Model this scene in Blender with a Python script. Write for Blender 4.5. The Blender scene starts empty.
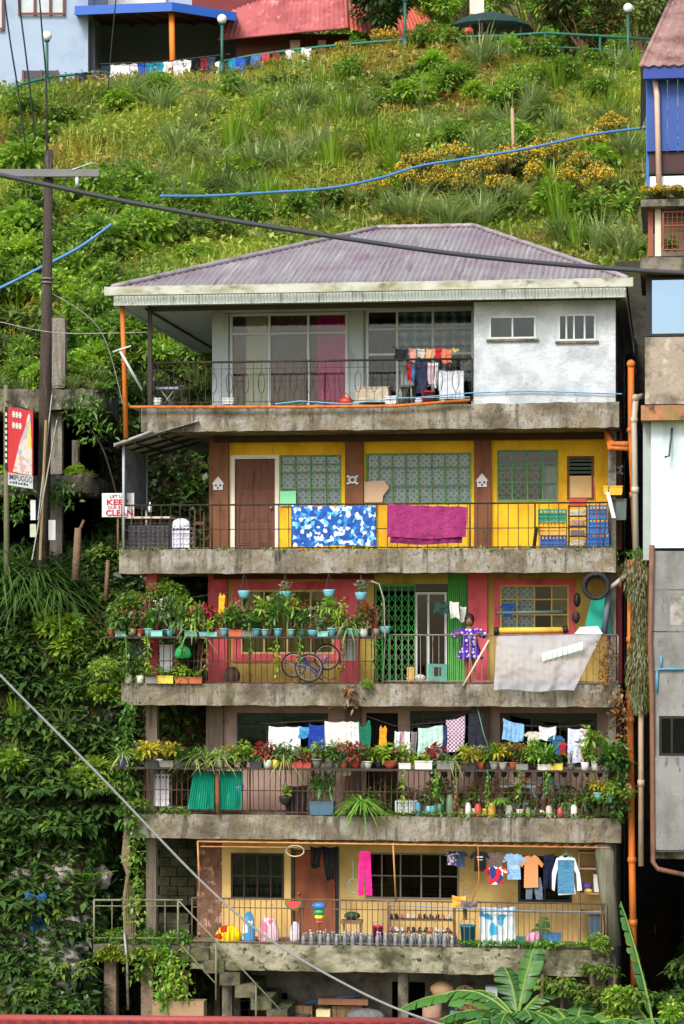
import bpy, math, random
import numpy as np
from mathutils import Vector, Matrix, noise
R = math.radians
S = bpy.context.scene; C = S.collection
random.seed(7); RG = np.random.default_rng(11)
TH = R(7.5); CT, ST = math.cos(TH), math.sin(TH)
F, HOR, CX, CZ = 2500.0, 620.0, 342.0, 10.0

def B(px, py, v=0.0):
    """photo direction -> (u, z) on the building-frame plane at depth v"""
    t = (px - CX) / F
    u = (t * (50 + v * CT) - v * ST) / (CT + t * ST)
    Y = 50 - u * ST + v * CT
    return u, CZ + (HOR - py) / F * Y
def U(px, v=0.0): return B(px, 600, v)[0]
def Z(py, px=342, v=0.0): return B(px, py, v)[1]
def P(px, py, v=0.0):
    u, z = B(px, py, v); return Vector((u, v, z))
def W(px, py, Y): return Vector(((px - CX) / F * Y, Y, CZ + (HOR - py) / F * Y))
def l2w(u, v): return (u * CT + v * ST, 50 - u * ST + v * CT)
def w2l(x, y): return (x * CT - (y - 50) * ST, x * ST + (y - 50) * CT)

# ------------------------------------------------------------------ mesh builder
class MB:
    def __init__(s): s.v = []; s.f = []; s.m = []; s.sm = []
    def add(s, vs, fs, m=0, sm=False):
        o = len(s.v); s.v.extend([tuple(p) for p in vs])
        for f in fs: s.f.append([i + o for i in f]); s.m.append(m); s.sm.append(sm)
        return s
    def box(s, x0, x1, y0, y1, z0, z1, m=0):
        if x0 > x1: x0, x1 = x1, x0
        if y0 > y1: y0, y1 = y1, y0
        if z0 > z1: z0, z1 = z1, z0
        vs = [(x0,y0,z0),(x1,y0,z0),(x1,y1,z0),(x0,y1,z0),(x0,y0,z1),(x1,y0,z1),(x1,y1,z1),(x0,y1,z1)]
        return s.add(vs, [(0,3,2,1),(4,5,6,7),(0,1,5,4),(1,2,6,5),(2,3,7,6),(3,0,4,7)], m)
    def pbox(s, px0, px1, py0, py1, v0, v1, m=0):
        pm = (px0 + px1) / 2
        return s.box(U(px0, v0), U(px1, v0), v0, v1, Z(py1, pm, v0), Z(py0, pm, v0), m)
    def wbox(s, px0, px1, py0, py1, Y0, Y1, m=0):
        a = W(px0, py1, Y0); b = W(px1, py0, Y0)
        return s.box(a.x, b.x, Y0, Y1, a.z, b.z, m)
    def tube(s, pts, r, n=6, m=0, closed=False, caps=True):
        pts = [Vector(p) for p in pts]; k = len(pts)
        if k < 2: return s
        rs = r if isinstance(r, (list, tuple)) else [r] * k
        vs = []; up = None
        for i, p in enumerate(pts):
            if closed: d = pts[(i+1) % k] - pts[i-1]
            else: d = pts[min(i+1, k-1)] - pts[max(i-1, 0)]
            if d.length < 1e-9: d = Vector((0,0,1))
            d.normalize()
            if up is None:
                up = d.orthogonal().normalized()
            else:
                up = (up - d * up.dot(d))
                up = up.normalized() if up.length > 1e-6 else d.orthogonal().normalized()
            w = d.cross(up)
            for j in range(n):
                a = 2*math.pi*j/n
                vs.append(p + (up*math.cos(a) + w*math.sin(a)) * rs[i])
        fs = []
        for i in range(k if closed else k-1):
            a = i*n; b = ((i+1) % k)*n
            for j in range(n):
                fs.append((a+j, a+(j+1)%n, b+(j+1)%n, b+j))
        if not closed and caps:
            fs.append(tuple(range(n-1,-1,-1))); fs.append(tuple((k-1)*n+j for j in range(n)))
        return s.add(vs, fs, m, n > 5)
    def prism(s, poly, y0, y1, m=0):
        n = len(poly)
        vs = [(x, y0, z) for x, z in poly] + [(x, y1, z) for x, z in poly]
        fs = [tuple(range(n)), tuple(range(2*n-1, n-1, -1))]
        for i in range(n): j = (i+1) % n; fs.append((i, i+n, j+n, j))
        return s.add(vs, fs, m)
    def lathe(s, c, prof, n=12, m=0, sx=1, sy=1):
        vs = []
        for r, z in prof:
            for j in range(n):
                a = 2*math.pi*j/n; vs.append((c[0]+r*sx*math.cos(a), c[1]+r*sy*math.sin(a), c[2]+z))
        fs = []
        for i in range(len(prof)-1):
            for j in range(n): fs.append((i*n+j, i*n+(j+1)%n, (i+1)*n+(j+1)%n, (i+1)*n+j))
        fs.append(tuple(range(n-1,-1,-1))); fs.append(tuple((len(prof)-1)*n+j for j in range(n)))
        return s.add(vs, fs, m, True)
    def grid(s, fn, nu, nv, m=0, sm=True):
        vs = [fn(i/nu, j/nv) for j in range(nv+1) for i in range(nu+1)]
        fs = [(j*(nu+1)+i, j*(nu+1)+i+1, (j+1)*(nu+1)+i+1, (j+1)*(nu+1)+i) for j in range(nv) for i in range(nu)]
        return s.add(vs, fs, m, sm)
    def ball(s, c, r, n=10, m=0, sx=1, sy=1, sz=1):
        prof = [(max(1e-3, math.sin(math.pi*i/8))*r, -math.cos(math.pi*i/8)*r*sz) for i in range(9)]
        return s.lathe(c, prof, n, m, sx, sy)
    def ring(s, c, r, tr, axis='y', n=20, m=0, k=6, sz=1):
        pts = []
        for i in range(n):
            a = 2*math.pi*i/n
            if axis == 'y': pts.append((c[0]+r*math.cos(a), c[1], c[2]+r*sz*math.sin(a)))
            elif axis == 'z': pts.append((c[0]+r*math.cos(a), c[1]+r*math.sin(a), c[2]))
            else: pts.append((c[0], c[1]+r*math.cos(a), c[2]+r*math.sin(a)))
        return s.tube(pts, tr, k, m, closed=True)

def mesh_from(mb, name, mats, base):
    me = bpy.data.meshes.new(name)
    b = Vector(base)
    me.from_pydata([(p[0]-b.x, p[1]-b.y, p[2]-b.z) for p in mb.v], [], mb.f)
    for mt in (mats if isinstance(mats, (list, tuple)) else [mats]): me.materials.append(mt)
    me.polygons.foreach_set('material_index', mb.m)
    me.polygons.foreach_set('use_smooth', mb.sm)
    me.update(); return me
def npmesh(name, V, T, mats, mi=None, smooth=False):
    """fast triangle mesh from arrays"""
    me = bpy.data.meshes.new(name)
    V = np.asarray(V, dtype=np.float32); T = np.asarray(T, dtype=np.int32)
    me.vertices.add(len(V)); me.vertices.foreach_set('co', V.ravel())
    me.loops.add(T.size); me.loops.foreach_set('vertex_index', T.ravel())
    me.polygons.add(len(T)); me.polygons.foreach_set('loop_start', np.arange(0, T.size, 3, dtype=np.int32))
    for mt in (mats if isinstance(mats, (list, tuple)) else [mats]): me.materials.append(mt)
    if mi is not None: me.polygons.foreach_set('material_index', np.asarray(mi, dtype=np.int32))
    if smooth: me.polygons.foreach_set('use_smooth', np.ones(len(T), dtype=bool))
    me.update(calc_edges=True); me.validate(); return me

def tag(o, label=None, cat=None, group=None, kind=None):
    if label: o['label'] = label
    if cat: o['category'] = cat
    if group: o['group'] = group
    if kind: o['kind'] = kind
    return o
def bbase(mb):
    a = np.array(mb.v); lo = a.min(0); hi = a.max(0)
    return Vector(((lo[0]+hi[0])/2, (lo[1]+hi[1])/2, lo[2]))
class T:
    """a thing: an Empty at its base and meshes under it; frame 'L' = building frame, 'W' = world"""
    def __init__(s, name, label, cat, group=None, frame='L', base=None):
        s.e = bpy.data.objects.new(name, None); C.objects.link(s.e); s.e.empty_display_size = .2
        tag(s.e, label, cat, group); s.fr = frame; s.b = None
        if base is not None: s.setbase(base)
    def setbase(s, b):
        s.b = Vector(b)
        if s.fr == 'L':
            x, y = l2w(s.b.x, s.b.y); s.e.location = (x, y, s.b.z); s.e.rotation_euler = (0,0,-TH)
        else: s.e.location = s.b
    def part(s, name, mb, mats, parent=None, label=None):
        if s.b is None: s.setbase(bbase(mb))
        o = bpy.data.objects.new(name, mesh_from(mb, name, mats, s.b)); C.objects.link(o)
        o.parent = parent or s.e
        if label: o['label'] = label
        return o
def one(name, mb, mats, label=None, cat=None, group=None, frame='L', kind=None):
    b = bbase(mb); o = bpy.data.objects.new(name, mesh_from(mb, name, mats, b)); C.objects.link(o)
    if frame == 'L':
        x, y = l2w(b.x, b.y); o.location = (x, y, b.z); o.rotation_euler = (0,0,-TH)
    else: o.location = b
    return tag(o, label, cat, group, kind)
def dup(root, loc, rz=None, sc=None, label=None, group=None):
    r = root.copy(); C.objects.link(r); r.location = loc
    if rz is not None: r.rotation_euler = (0,0,rz)
    if sc is not None: r.scale = (sc,sc,sc) if isinstance(sc, (int,float)) else sc
    if label: r['label'] = label
    if group: r['group'] = group
    for ch in list(root.children):
        c = ch.copy(); C.objects.link(c); c.parent = r
        for g in ch.children:
            d = g.copy(); C.objects.link(d); d.parent = c
    return r

# ------------------------------------------------------------------ materials
def lin(c):
    return tuple((x/255/12.92 if x/255 <= .04045 else ((x/255+.055)/1.055)**2.4) for x in c) + (1,)
_mc = {}
def mat(key, col, rough=.75, metal=0, var=.12, vs=3., dirt=None, bump=None, stretch=(1,1,1), spec=.3, emis=None, ws=False):
    """dirt: list of (rgb, lo, hi, scale, stretch)   bump: (scale, distance)"""
    if key in _mc: return _mc[key]
    m = bpy.data.materials.new(key); m.use_nodes = True; nt = m.node_tree; N = nt.nodes; L = nt.links
    bs = N['Principled BSDF']; bs.inputs['Roughness'].default_value = rough; bs.inputs['Metallic'].default_value = metal
    bs.inputs['Specular IOR Level'].default_value = spec
    tc = N.new('ShaderNodeTexCoord'); co = tc.outputs['Object']
    def noi(scale, st=(1,1,1), det=6, off=0):
        mp = N.new('ShaderNodeMapping'); mp.inputs['Scale'].default_value = st; mp.inputs['Location'].default_value = (off,off*.7,off*.3)
        L.new(co, mp.inputs['Vector']); n = N.new('ShaderNodeTexNoise'); n.inputs['Scale'].default_value = scale
        n.inputs['Detail'].default_value = det; n.inputs['Roughness'].default_value = .6; L.new(mp.outputs[0], n.inputs['Vector']); return n
    c = lin(col); n = noi(vs, stretch)
    mr = N.new('ShaderNodeMapRange'); mr.inputs['From Min'].default_value = .25; mr.inputs['From Max'].default_value = .75
    mr.inputs['To Min'].default_value = 1-var; mr.inputs['To Max'].default_value = 1+var; L.new(n.outputs['Fac'], mr.inputs['Value'])
    mx = N.new('ShaderNodeVectorMath'); mx.operation = 'SCALE'; mx.inputs[0].default_value = c[:3]; L.new(mr.outputs[0], mx.inputs['Scale'])
    out = mx.outputs[0]
    for i, (dc, lo, hi, sc, st) in enumerate(dirt or []):
        dn = noi(sc, st, 8, 3.7*(i+1)); r = N.new('ShaderNodeMapRange'); r.clamp = True
        r.inputs['From Min'].default_value = lo; r.inputs['From Max'].default_value = hi
        L.new(dn.outputs['Fac'], r.inputs['Value'])
        mi = N.new('ShaderNodeMix'); mi.data_type = 'RGBA'; L.new(r.outputs[0], mi.inputs['Factor'])
        L.new(out, mi.inputs['A']); mi.inputs['B'].default_value = lin(dc); out = mi.outputs['Result']
    L.new(out, bs.inputs['Base Color'])
    if bump:
        bn = noi(bump[0], (1,1,1), 6, 9.1); b = N.new('ShaderNodeBump'); b.inputs['Distance'].default_value = bump[1]
        b.inputs['Strength'].default_value = .8; L.new(bn.outputs['Fac'], b.inputs['Height']); L.new(b.outputs[0], bs.inputs['Normal'])
    if emis: bs.inputs['Emission Color'].default_value = lin(col); bs.inputs['Emission Strength'].default_value = emis
    _mc[key] = m; return m
V1 = (1,1,1); VS = (3,3,.35)
def glassmat(key, tint=(225,230,228), refl=.0, rough=.03):
    if key in _mc: return _mc[key]
    m = bpy.data.materials.new(key); m.use_nodes = True; nt = m.node_tree; N = nt.nodes; L = nt.links
    for n in list(N): N.remove(n)
    o = N.new('ShaderNodeOutputMaterial'); t = N.new('ShaderNodeBsdfTransparent'); t.inputs[0].default_value = lin(tint)
    g = N.new('ShaderNodeBsdfGlossy'); g.inputs['Roughness'].default_value = rough; g.inputs['Color'].default_value = (.5,.55,.6,1)
    f = N.new('ShaderNodeFresnel'); f.inputs['IOR'].default_value = 1.5
    a = N.new('ShaderNodeMath'); a.operation = 'ADD'; a.inputs[1].default_value = refl; L.new(f.outputs[0], a.inputs[0])
    mx = N.new('ShaderNodeMixShader'); L.new(a.outputs[0], mx.inputs[0]); L.new(t.outputs[0], mx.inputs[1]); L.new(g.outputs[0], mx.inputs[2])
    L.new(mx.outputs[0], o.inputs[0]); _mc[key] = m; return m
def leafmat(key, cols, transl=.3, rough=.5, patch=.35, pscale=.5):
    """leaf: colour picked per leaf (Random Per Island) and shifted in patches by position"""
    if key in _mc: return _mc[key]
    m = bpy.data.materials.new(key); m.use_nodes = True; nt = m.node_tree; N = nt.nodes; L = nt.links
    for n in list(N): N.remove(n)
    o = N.new('ShaderNodeOutputMaterial'); ge = N.new('ShaderNodeNewGeometry'); oi = N.new('ShaderNodeObjectInfo')
    no = N.new('ShaderNodeTexNoise'); no.inputs['Scale'].default_value = pscale; no.inputs['Detail'].default_value = 3
    tc = N.new('ShaderNodeTexCoord'); L.new(ge.outputs['Position'], no.inputs['Vector'])
    a = N.new('ShaderNodeMath'); a.operation = 'MULTIPLY'; a.inputs[1].default_value = 1-patch; L.new(ge.outputs['Random Per Island'], a.inputs[0])
    mr = N.new('ShaderNodeMapRange'); mr.inputs['From Min'].default_value = .3; mr.inputs['From Max'].default_value = .7
    mr.inputs['To Max'].default_value = patch; L.new(no.outputs['Fac'], mr.inputs['Value'])
    b = N.new('ShaderNodeMath'); b.operation = 'ADD'; L.new(a.outputs[0], b.inputs[0]); L.new(mr.outputs[0], b.inputs[1])
    rp = N.new('ShaderNodeValToRGB'); el = rp.color_ramp.elements
    while len(el) < len(cols): el.new(.5)
    for i, cc in enumerate(cols):
        el[i].position = i/(len(cols)-1); el[i].color = lin(cc)
    L.new(b.outputs[0], rp.inputs[0])
    hs = N.new('ShaderNodeHueSaturation'); L.new(rp.outputs[0], hs.inputs['Color'])
    vr = N.new('ShaderNodeMapRange'); vr.inputs['To Min'].default_value = .82; vr.inputs['To Max'].default_value = 1.18
    L.new(oi.outputs['Random'], vr.inputs['Value']); L.new(vr.outputs[0], hs.inputs['Value'])
    d = N.new('ShaderNodeBsdfDiffuse'); t = N.new('ShaderNodeBsdfTranslucent'); g = N.new('ShaderNodeBsdfGlossy'); g.inputs['Roughness'].default_value = rough
    L.new(hs.outputs[0], d.inputs[0]); L.new(hs.outputs[0], t.inputs[0])
    m1 = N.new('ShaderNodeMixShader'); m1.inputs[0].default_value = transl; L.new(d.outputs[0], m1.inputs[1]); L.new(t.outputs[0], m1.inputs[2])
    m2 = N.new('ShaderNodeMixShader'); m2.inputs[0].default_value = .05; L.new(m1.outputs[0], m2.inputs[1]); L.new(g.outputs[0], m2.inputs[2])
    L.new(m2.outputs[0], o.inputs[0]); _mc[key] = m; return m
def patmat(key, kind, cols, scale, bg=None):
    """printed cloth: kind 'floral' (voronoi cells), 'check', 'dots', 'stripe', 'lace'"""
    if key in _mc: return _mc[key]
    m = bpy.data.materials.new(key); m.use_nodes = True; nt = m.node_tree; N = nt.nodes; L = nt.links
    bs = N['Principled BSDF']; bs.inputs['Roughness'].default_value = .85; bs.inputs['Specular IOR Level'].default_value = .15
    tc = N.new('ShaderNodeTexCoord'); mp = N.new('ShaderNodeMapping'); mp.inputs['Scale'].default_value = (1,0,1)
    L.new(tc.outputs['Object'], mp.inputs[0])
    if kind in ('floral', 'dots', 'lace'):
        v = N.new('ShaderNodeTexVoronoi'); v.inputs['Scale'].default_value = scale
        v.inputs['Randomness'].default_value = 1 if kind == 'floral' else (.15 if kind == 'lace' else .5)
        L.new(mp.outputs[0], v.inputs['Vector'])
        rp = N.new('ShaderNodeValToRGB'); rp.color_ramp.interpolation = 'CONSTANT'; el = rp.color_ramp.elements
        while len(el) < len(cols): el.new(.5)
        for i, cc in enumerate(cols): el[i].position = i/len(cols)*(.9 if kind == 'floral' else .75); el[i].color = lin(cc)
        if kind == 'floral':
            se = N.new('ShaderNodeSeparateColor'); L.new(v.outputs['Color'], se.inputs[0]); L.new(se.outputs[0], rp.inputs[0])
        else: L.new(v.outputs['Distance'], rp.inputs[0])
        out = rp.outputs[0]
    else:
        ck = N.new('ShaderNodeTexChecker') if kind == 'check' else N.new('ShaderNodeTexWave')
        ck.inputs['Scale'].default_value = scale; L.new(mp.outputs[0], ck.inputs['Vector'])
        if kind == 'check':
            ck.inputs['Color1'].default_value = lin(cols[0]); ck.inputs['Color2'].default_value = lin(cols[1]); out = ck.outputs[0]
        else:
            rp = N.new('ShaderNodeValToRGB'); rp.color_ramp.interpolation = 'CONSTANT'; el = rp.color_ramp.elements
            while len(el) < len(cols): el.new(.5)
            for i, cc in enumerate(cols): el[i].position = i/len(cols); el[i].color = lin(cc)
            L.new(ck.outputs['Fac'], rp.inputs[0]); out = rp.outputs[0]
    L.new(out, bs.inputs['Base Color']); _mc[key] = m; return m
def fab(*c):
    c = tuple(int(.88*x + .12*(sum(c)/3)) for x in c)
    return mat('fabric_%d_%d_%d' % c, c, .9, 0, .2, 4, stretch=(2,2,.5), bump=(7, .09), spec=.1)
def plas(*c):
    c = tuple(int(.86*x + .12*(sum(c)/3)) for x in c)
    return mat('plastic_%d_%d_%d' % c, c, .45, 0, .1, 6, dirt=[((70,65,50), .58, .9, 6, V1)], spec=.4)
def paint(*c):
    return mat('paint_%d_%d_%d' % c, c, .6, .0, .12, 4, dirt=[((60,50,38), .58, .8, 5, V1)], spec=.3)

DK, MOSS = (38,36,32), (62,66,34)
concrete = mat('stained_concrete', (146,143,134), .9, 0, .25, 2.2, dirt=[((56,54,46), .55, .66, .9, (3,1,.3)), ((86,82,70), .5, .62, 1.3, (4.5,1,.35)), ((124,114,94), .40, .60, 2.2, (1,1,1.2)), ((88,80,66), .48, .66, 1.1, (1,1,1.6)), (MOSS, .60, .76, 1.3, V1), ((64,58,48), .54, .70, 9, (2,1,.8))], bump=(14,.04))
concrete_d = mat('old_dark_concrete', (120,114,102), .92, 0, .25, 2, dirt=[((66,62,54), .42, .62, 2.6, (1.5,1.5,.7)), (MOSS, .55, .7, 1.7, V1)], bump=(14,.04))
concrete_m = mat('mossy_concrete', (96,92,74), .95, 0, .25, 2, dirt=[((44,42,34), .42, .62, 3, V1), ((66,84,26), .48, .62, 2.2, V1)], bump=(12,.05))
concrete_g = mat('grey_cement_render', (132,132,130), .9, 0, .14, 1.6, dirt=[((104,104,102), .45, .68, 2, (1,1,.6)), ((80,78,74), .6, .72, 5, (2,2,.5))], bump=(20,.015))
whitewash = mat('whitewashed_wall', (190,197,203), .9, 0, .08, 2, dirt=[((160,168,174), .42, .62, 2.2, V1), ((140,144,146), .6, .74, 5, (1,1,.6)), ((98,98,92), .68, .8, 9, V1)], bump=(16,.03))
block = mat('bare_block_wall', (116,114,108), .95, 0, .25, 5, dirt=[((60,58,52), .5, .68, 3, V1)], bump=(14,.04))
soffit = mat('painted_soffit', (176,182,184), .8, 0, .06, 1.5, dirt=[((130,128,120), .55, .75, 1.5, V1)])
greywall = mat('grey_blue_wall', (158,170,172), .8, 0, .08, 2, dirt=[((120,126,124), .52, .7, 2.5, (1,1,.5))])
yellow = mat('yellow_paint', (224,178,30), .75, 0, .1, 2, dirt=[((196,134,20), .5, .74, 2.4, (1,1,.5)), ((120,86,30), .66, .8, 5, (2,2,.5))], bump=(20,.01))
brown = mat('brown_paint', (116,74,48), .75, 0, .14, 2, dirt=[((76,50,36), .5, .7, 3, (1.5,1.5,.5))])
redp = mat('coral_red_paint', (216,92,102), .75, 0, .12, 2, dirt=[((166,50,56), .5, .72, 2.6, (1,1,.5)), ((110,60,50), .66, .8, 6, V1)])
ochre = mat('ochre_paint', (186,160,84), .8, 0, .12, 2, dirt=[((158,128,58), .48, .7, 2.4, (1,1,.5)), ((96,80,44), .64, .78, 5, V1)])
taupe = mat('taupe_pink_paint', (174,148,136), .85, 0, .1, 2, dirt=[((136,114,104), .5, .7, 2.4, (1,1,.5)), ((88,78,66), .64, .78, 5, V1)])
cream = mat('cream_yellow_paint', (210,178,112), .8, 0, .1, 2, dirt=[((184,146,84), .5, .72, 2.4, (1,1,.5)), ((110,88,54), .64, .78, 5, V1)])
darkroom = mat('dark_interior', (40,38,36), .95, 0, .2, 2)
whitef = mat('white_window_frame', (190,196,196), .5, 0, .06, 4, dirt=[((150,150,146), .58, .75, 5, V1)])
greenf = mat('green_window_frame', (84,140,84), .6, 0, .12, 4, dirt=[((52,84,52), .55, .72, 5, V1)])
creamf = mat('cream_window_frame', (196,176,120), .65, 0, .12, 4, dirt=[((120,100,64), .55, .72, 5, V1)])
darkf = mat('dark_window_frame', (42,44,44), .5, 0, .15, 4)
tealf = mat('dark_teal_frame', (34,56,56), .6, 0, .15, 4)
iron = mat('dark_iron', (52,46,42), .65, .3, .25, 8, dirt=[((96,60,38), .52, .7, 7, V1)])
rustiron = mat('rusty_iron', (92,64,48), .8, .2, .25, 8, dirt=[((54,42,36), .45, .66, 7, V1), ((136,78,44), .6, .74, 9, V1)])
galv = mat('galvanised_pipe', (142,142,136), .5, .5, .12, 6, dirt=[((96,86,70), .54, .72, 5, V1)])
orange = mat('orange_pvc', (196,108,40), .6, 0, .15, 2, dirt=[((140,82,40), .46, .68, 3, (2,2,.4)), ((84,58,34), .64, .78, 5, V1)])
greypipe = mat('grey_pvc', (176,170,158), .6, 0, .1, 2, dirt=[((126,112,90), .5, .7, 2.5, (2,2,.3))])
brownpipe = mat('brown_pipe', (120,84,64), .7, 0, .15, 3, dirt=[((76,58,46), .5, .7, 4, (2,2,.4))])
roofm = mat('purple_grey_sheet_roof', (140,134,133), .6, .1, .1, .8, dirt=[((160,154,152), .52, .66, 1.2, (5,.35,.35)), ((112,90,88), .56, .7, 1.6, (6,.3,.3)), ((128,108,118), .46, .68, .9, (1,1,1)), ((100,80,76), .6, .76, 2.2, (3,.5,1))], spec=.4)
zincw = mat('white_zinc_trim', (226,234,232), .6, .1, .08, 2, dirt=[((140,146,138), .55, .72, 3, (2,2,.6))])
gutterm = mat('mouldy_gutter', (184,188,176), .8, 0, .12, 1.5, dirt=[((134,134,98), .45, .66, 1.6, (1,1,2)), ((84,84,62), .6, .74, 3, (1,1,2))])
zinc = mat('old_zinc_sheet', (136,140,144), .55, .35, .12, 2, dirt=[((92,88,84), .5, .7, 2.4, V1)])
wood = mat('weathered_wood', (134,108,80), .85, 0, .2, 6, stretch=(1,1,.3), dirt=[((84,68,52), .5, .7, 5, VS)], bump=(18,.02))
dwood = mat('dark_brown_wood', (98,62,46), .7, 0, .15, 5, stretch=(3,3,.4), dirt=[((64,42,34), .5, .7, 5, VS)])
redwood = mat('reddish_plywood', (140,76,48), .75, 0, .15, 3, dirt=[((98,56,38), .48, .7, 2.6, (1,1,.5))])
bamboo = mat('orange_bamboo', (184,132,84), .7, 0, .15, 6, dirt=[((130,90,58), .5, .7, 5, V1)])
rubber = mat('black_rubber', (34,34,36), .7, 0, .2, 10, dirt=[((84,80,72), .6, .75, 5, V1)])
black = mat('black_paint', (28,28,30), .5, 0, .2, 8)
white = mat('white_enamel', (200,202,202), .5, 0, .05, 4, dirt=[((160,158,150), .58, .76, 6, V1)])
soil = mat('potting_soil', (58,42,30), 1, 0, .3, 20)
glass = glassmat('window_glass'); dglass = glassmat('dark_window_glass', (186,196,194), .02)
skin_m = mat('skin', (144,98,74), .6, 0, .06, 10); hair_m = mat('black_hair', (24,20,18), .6, 0, .2, 30)
teal = mat('teal_sheet', (24,150,124), .6, .1, .12, 2, dirt=[((18,104,88), .5, .7, 3, (2,2,.4)), ((150,196,180), .62, .75, 4, (4,1,.5))])
trunkm = mat('tree_bark', (104,84,64), .95, 0, .25, 4, stretch=(2,2,.5), bump=(10,.05))

# leaf colours
Lgrass = leafmat('hill_grass_blades', [(150,112,56), (124,146,44), (168,182,60), (192,194,78), (136,168,54), (214,204,120)], .45, patch=.85, pscale=.2)
Lcover = leafmat('ground_cover_leaves', [(160,106,54), (176,150,62), (106,138,46), (140,168,54), (182,192,72), (84,118,42)], .4, patch=.85, pscale=.16)
Lbush = leafmat('bush_leaves', [(60,94,34), (98,138,44), (138,172,58), (172,192,78)], .4)
Lbright = leafmat('bright_leaves', [(90,134,38), (142,182,52), (178,200,70)], .42)
Ldark = leafmat('dark_broad_leaves', [(40,58,28), (54,84,38), (78,110,48), (108,134,62)], .3, rough=.4, patch=.5, pscale=.7)
Lmid = leafmat('mid_green_leaves', [(52,90,38), (84,130,48), (122,160,60)], .35)
Lfern = leafmat('fern_leaves', [(53,102,30), (102,156,40), (146,190,56)], .4)
Lreed = leafmat('tall_grass_leaves', [(73,112,43), (124,161,69), (178,192,110)], .4)
Lban = leafmat('banana_leaves', [(40,88,38), (56,108,44), (76,126,50), (104,128,52)], .35, rough=.5)
Lyel = leafmat('yellow_leaves', [(150,150,30), (198,186,40), (116,140,36)], .4)
Lflow = leafmat('yellow_flowers', [(244,204,36), (250,222,70), (228,180,30)], .3)
Lred = leafmat('red_leaves', [(150,30,36), (120,36,34), (190,60,50)], .3)
Lorange = leafmat('orange_tips', [(176,70,26), (200,110,40)], .3)
Lwhite = leafmat('pale_flowers', [(220,214,204), (230,190,190)], .3)
Lpink = leafmat('pink_flowers', [(214,60,90), (220,110,120)], .3)
Ldry = leafmat('dry_leaves', [(110,76,44), (140,104,60), (86,62,38)], .2)
# ------------------------------------------------------------------ foliage arrays
def unit(a): return a / (np.linalg.norm(a, axis=1, keepdims=True) + 1e-9)
def blades(base, az, L, w, lean, droop):
    """arching blades, 5 triangles each"""
    n = len(base); dh = np.stack([np.cos(az), np.sin(az), 0*az], 1); sd = np.stack([-np.sin(az), np.cos(az), 0*az], 1)
    ts = [0, .4, .75, 1.0]; ws = [.8, 1.0, .65, 0]; vs = []
    for t, k in zip(ts, ws):
        h = L*(t*np.cos(lean) - droop*t**2.2); o = L*(t*np.sin(lean) + droop*.55*t**2)
        c = base + dh*o[:,None] + np.array([0,0,1])*h[:,None]
        if k > 0: vs += [c - sd*(w*k/2)[:,None], c + sd*(w*k/2)[:,None]]
        else: vs += [c]
    V = np.stack(vs, 1).reshape(-1, 3); o = (np.arange(n)*7)[:,None]
    t0 = np.array([[0,1,3],[0,3,2],[2,3,5],[2,5,4],[4,5,6]])
    return V, (o[:,:,None]+t0[None]).reshape(-1, 3)
def leaves(p, d, L, w, fold=.15, droop=.25, roll=None):
    """folded pointed leaves: 6 verts, 4 triangles"""
    n = len(p); d = unit(d); up = np.tile([0,0,1.], (n,1)); s = np.cross(d, up); bad = np.linalg.norm(s, axis=1) < .1
    s[bad] = [1,0,0]; s = unit(s); nn = np.cross(s, d)
    roll = RG.normal(0, .5, n) if roll is None else roll
    s2 = s*np.cos(roll)[:,None] + nn*np.sin(roll)[:,None]; nn = np.cross(s2, d)
    L = L[:,None]; w = w[:,None]
    mid = p + d*L*.45 - nn*fold*w; tip = p + d*L - np.array([0,0,1.])*droop*L
    V = np.stack([p, mid + s2*w*.5 + nn*fold*w, mid - s2*w*.5 + nn*fold*w, mid, tip], 1).reshape(-1, 3)
    o = (np.arange(n)*5)[:,None]; t0 = np.array([[0,1,3],[0,3,2],[3,1,4],[3,4,2]])
    return V, (o[:,:,None]+t0[None]).reshape(-1, 3)
def merge(*vt):
    Vs, Ts, M_, o = [], [], [], 0
    for i, (V, t) in enumerate(vt):
        Vs.append(V); Ts.append(t+o); M_.append(np.full(len(t), i)); o += len(V)
    return np.concatenate(Vs), np.concatenate(Ts), np.concatenate(M_)
def rdir(n, up=.3):
    d = RG.normal(size=(n,3)); d = unit(d); d[:,2] = d[:,2]*.8 + up; return unit(d)
def crown(n, r, ls, up=.3, clumps=9, asp=.5, hollow=.5, flat=.8, droop=.25):
    """leaves gathered in clumps on an uneven crown; r=(rx,ry,rz), centred at z=rz"""
    r = np.array(r); cd = rdir(clumps, .25); cc = cd*r*RG.uniform(.45, .85, (clumps,1)); cc[:,2] = np.maximum(cc[:,2], -r[2]*.8)
    cr = RG.uniform(.25, .5, clumps)*r.mean()
    k = RG.integers(0, clumps, n); o = unit(RG.normal(size=(n,3)))*(RG.uniform(hollow, 1, (n,1)))*cr[k][:,None]; o[:,2] *= flat
    p = cc[k]+o; p[:,2] += r[2]
    p[:,2] = np.maximum(p[:,2], .02)
    d = unit(o + RG.normal(size=(n,3))*.15*cr.mean()); d[:,2] += up*.5
    L = ls*RG.uniform(.6, 1.25, n)
    return leaves(p, d, L, L*asp, droop=droop)
def stems(n, r, h, th, m=1, spread=.8):
    mb = MB()
    for i in range(n):
        a = random.uniform(0, 6.28); q = random.uniform(.2, spread)
        mb.tube([(0,0,0), (math.cos(a)*r*q*.4, math.sin(a)*r*q*.4, h*.5), (math.cos(a)*r*q, math.sin(a)*r*q, h)], [th, th*.7, th*.3], 5)
    return mb
def tris(mb):
    V = np.array(mb.v); Tt = []
    for f in mb.f:
        for i in range(1, len(f)-1): Tt.append((f[0], f[i], f[i+1]))
    return V, np.array(Tt)
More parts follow.
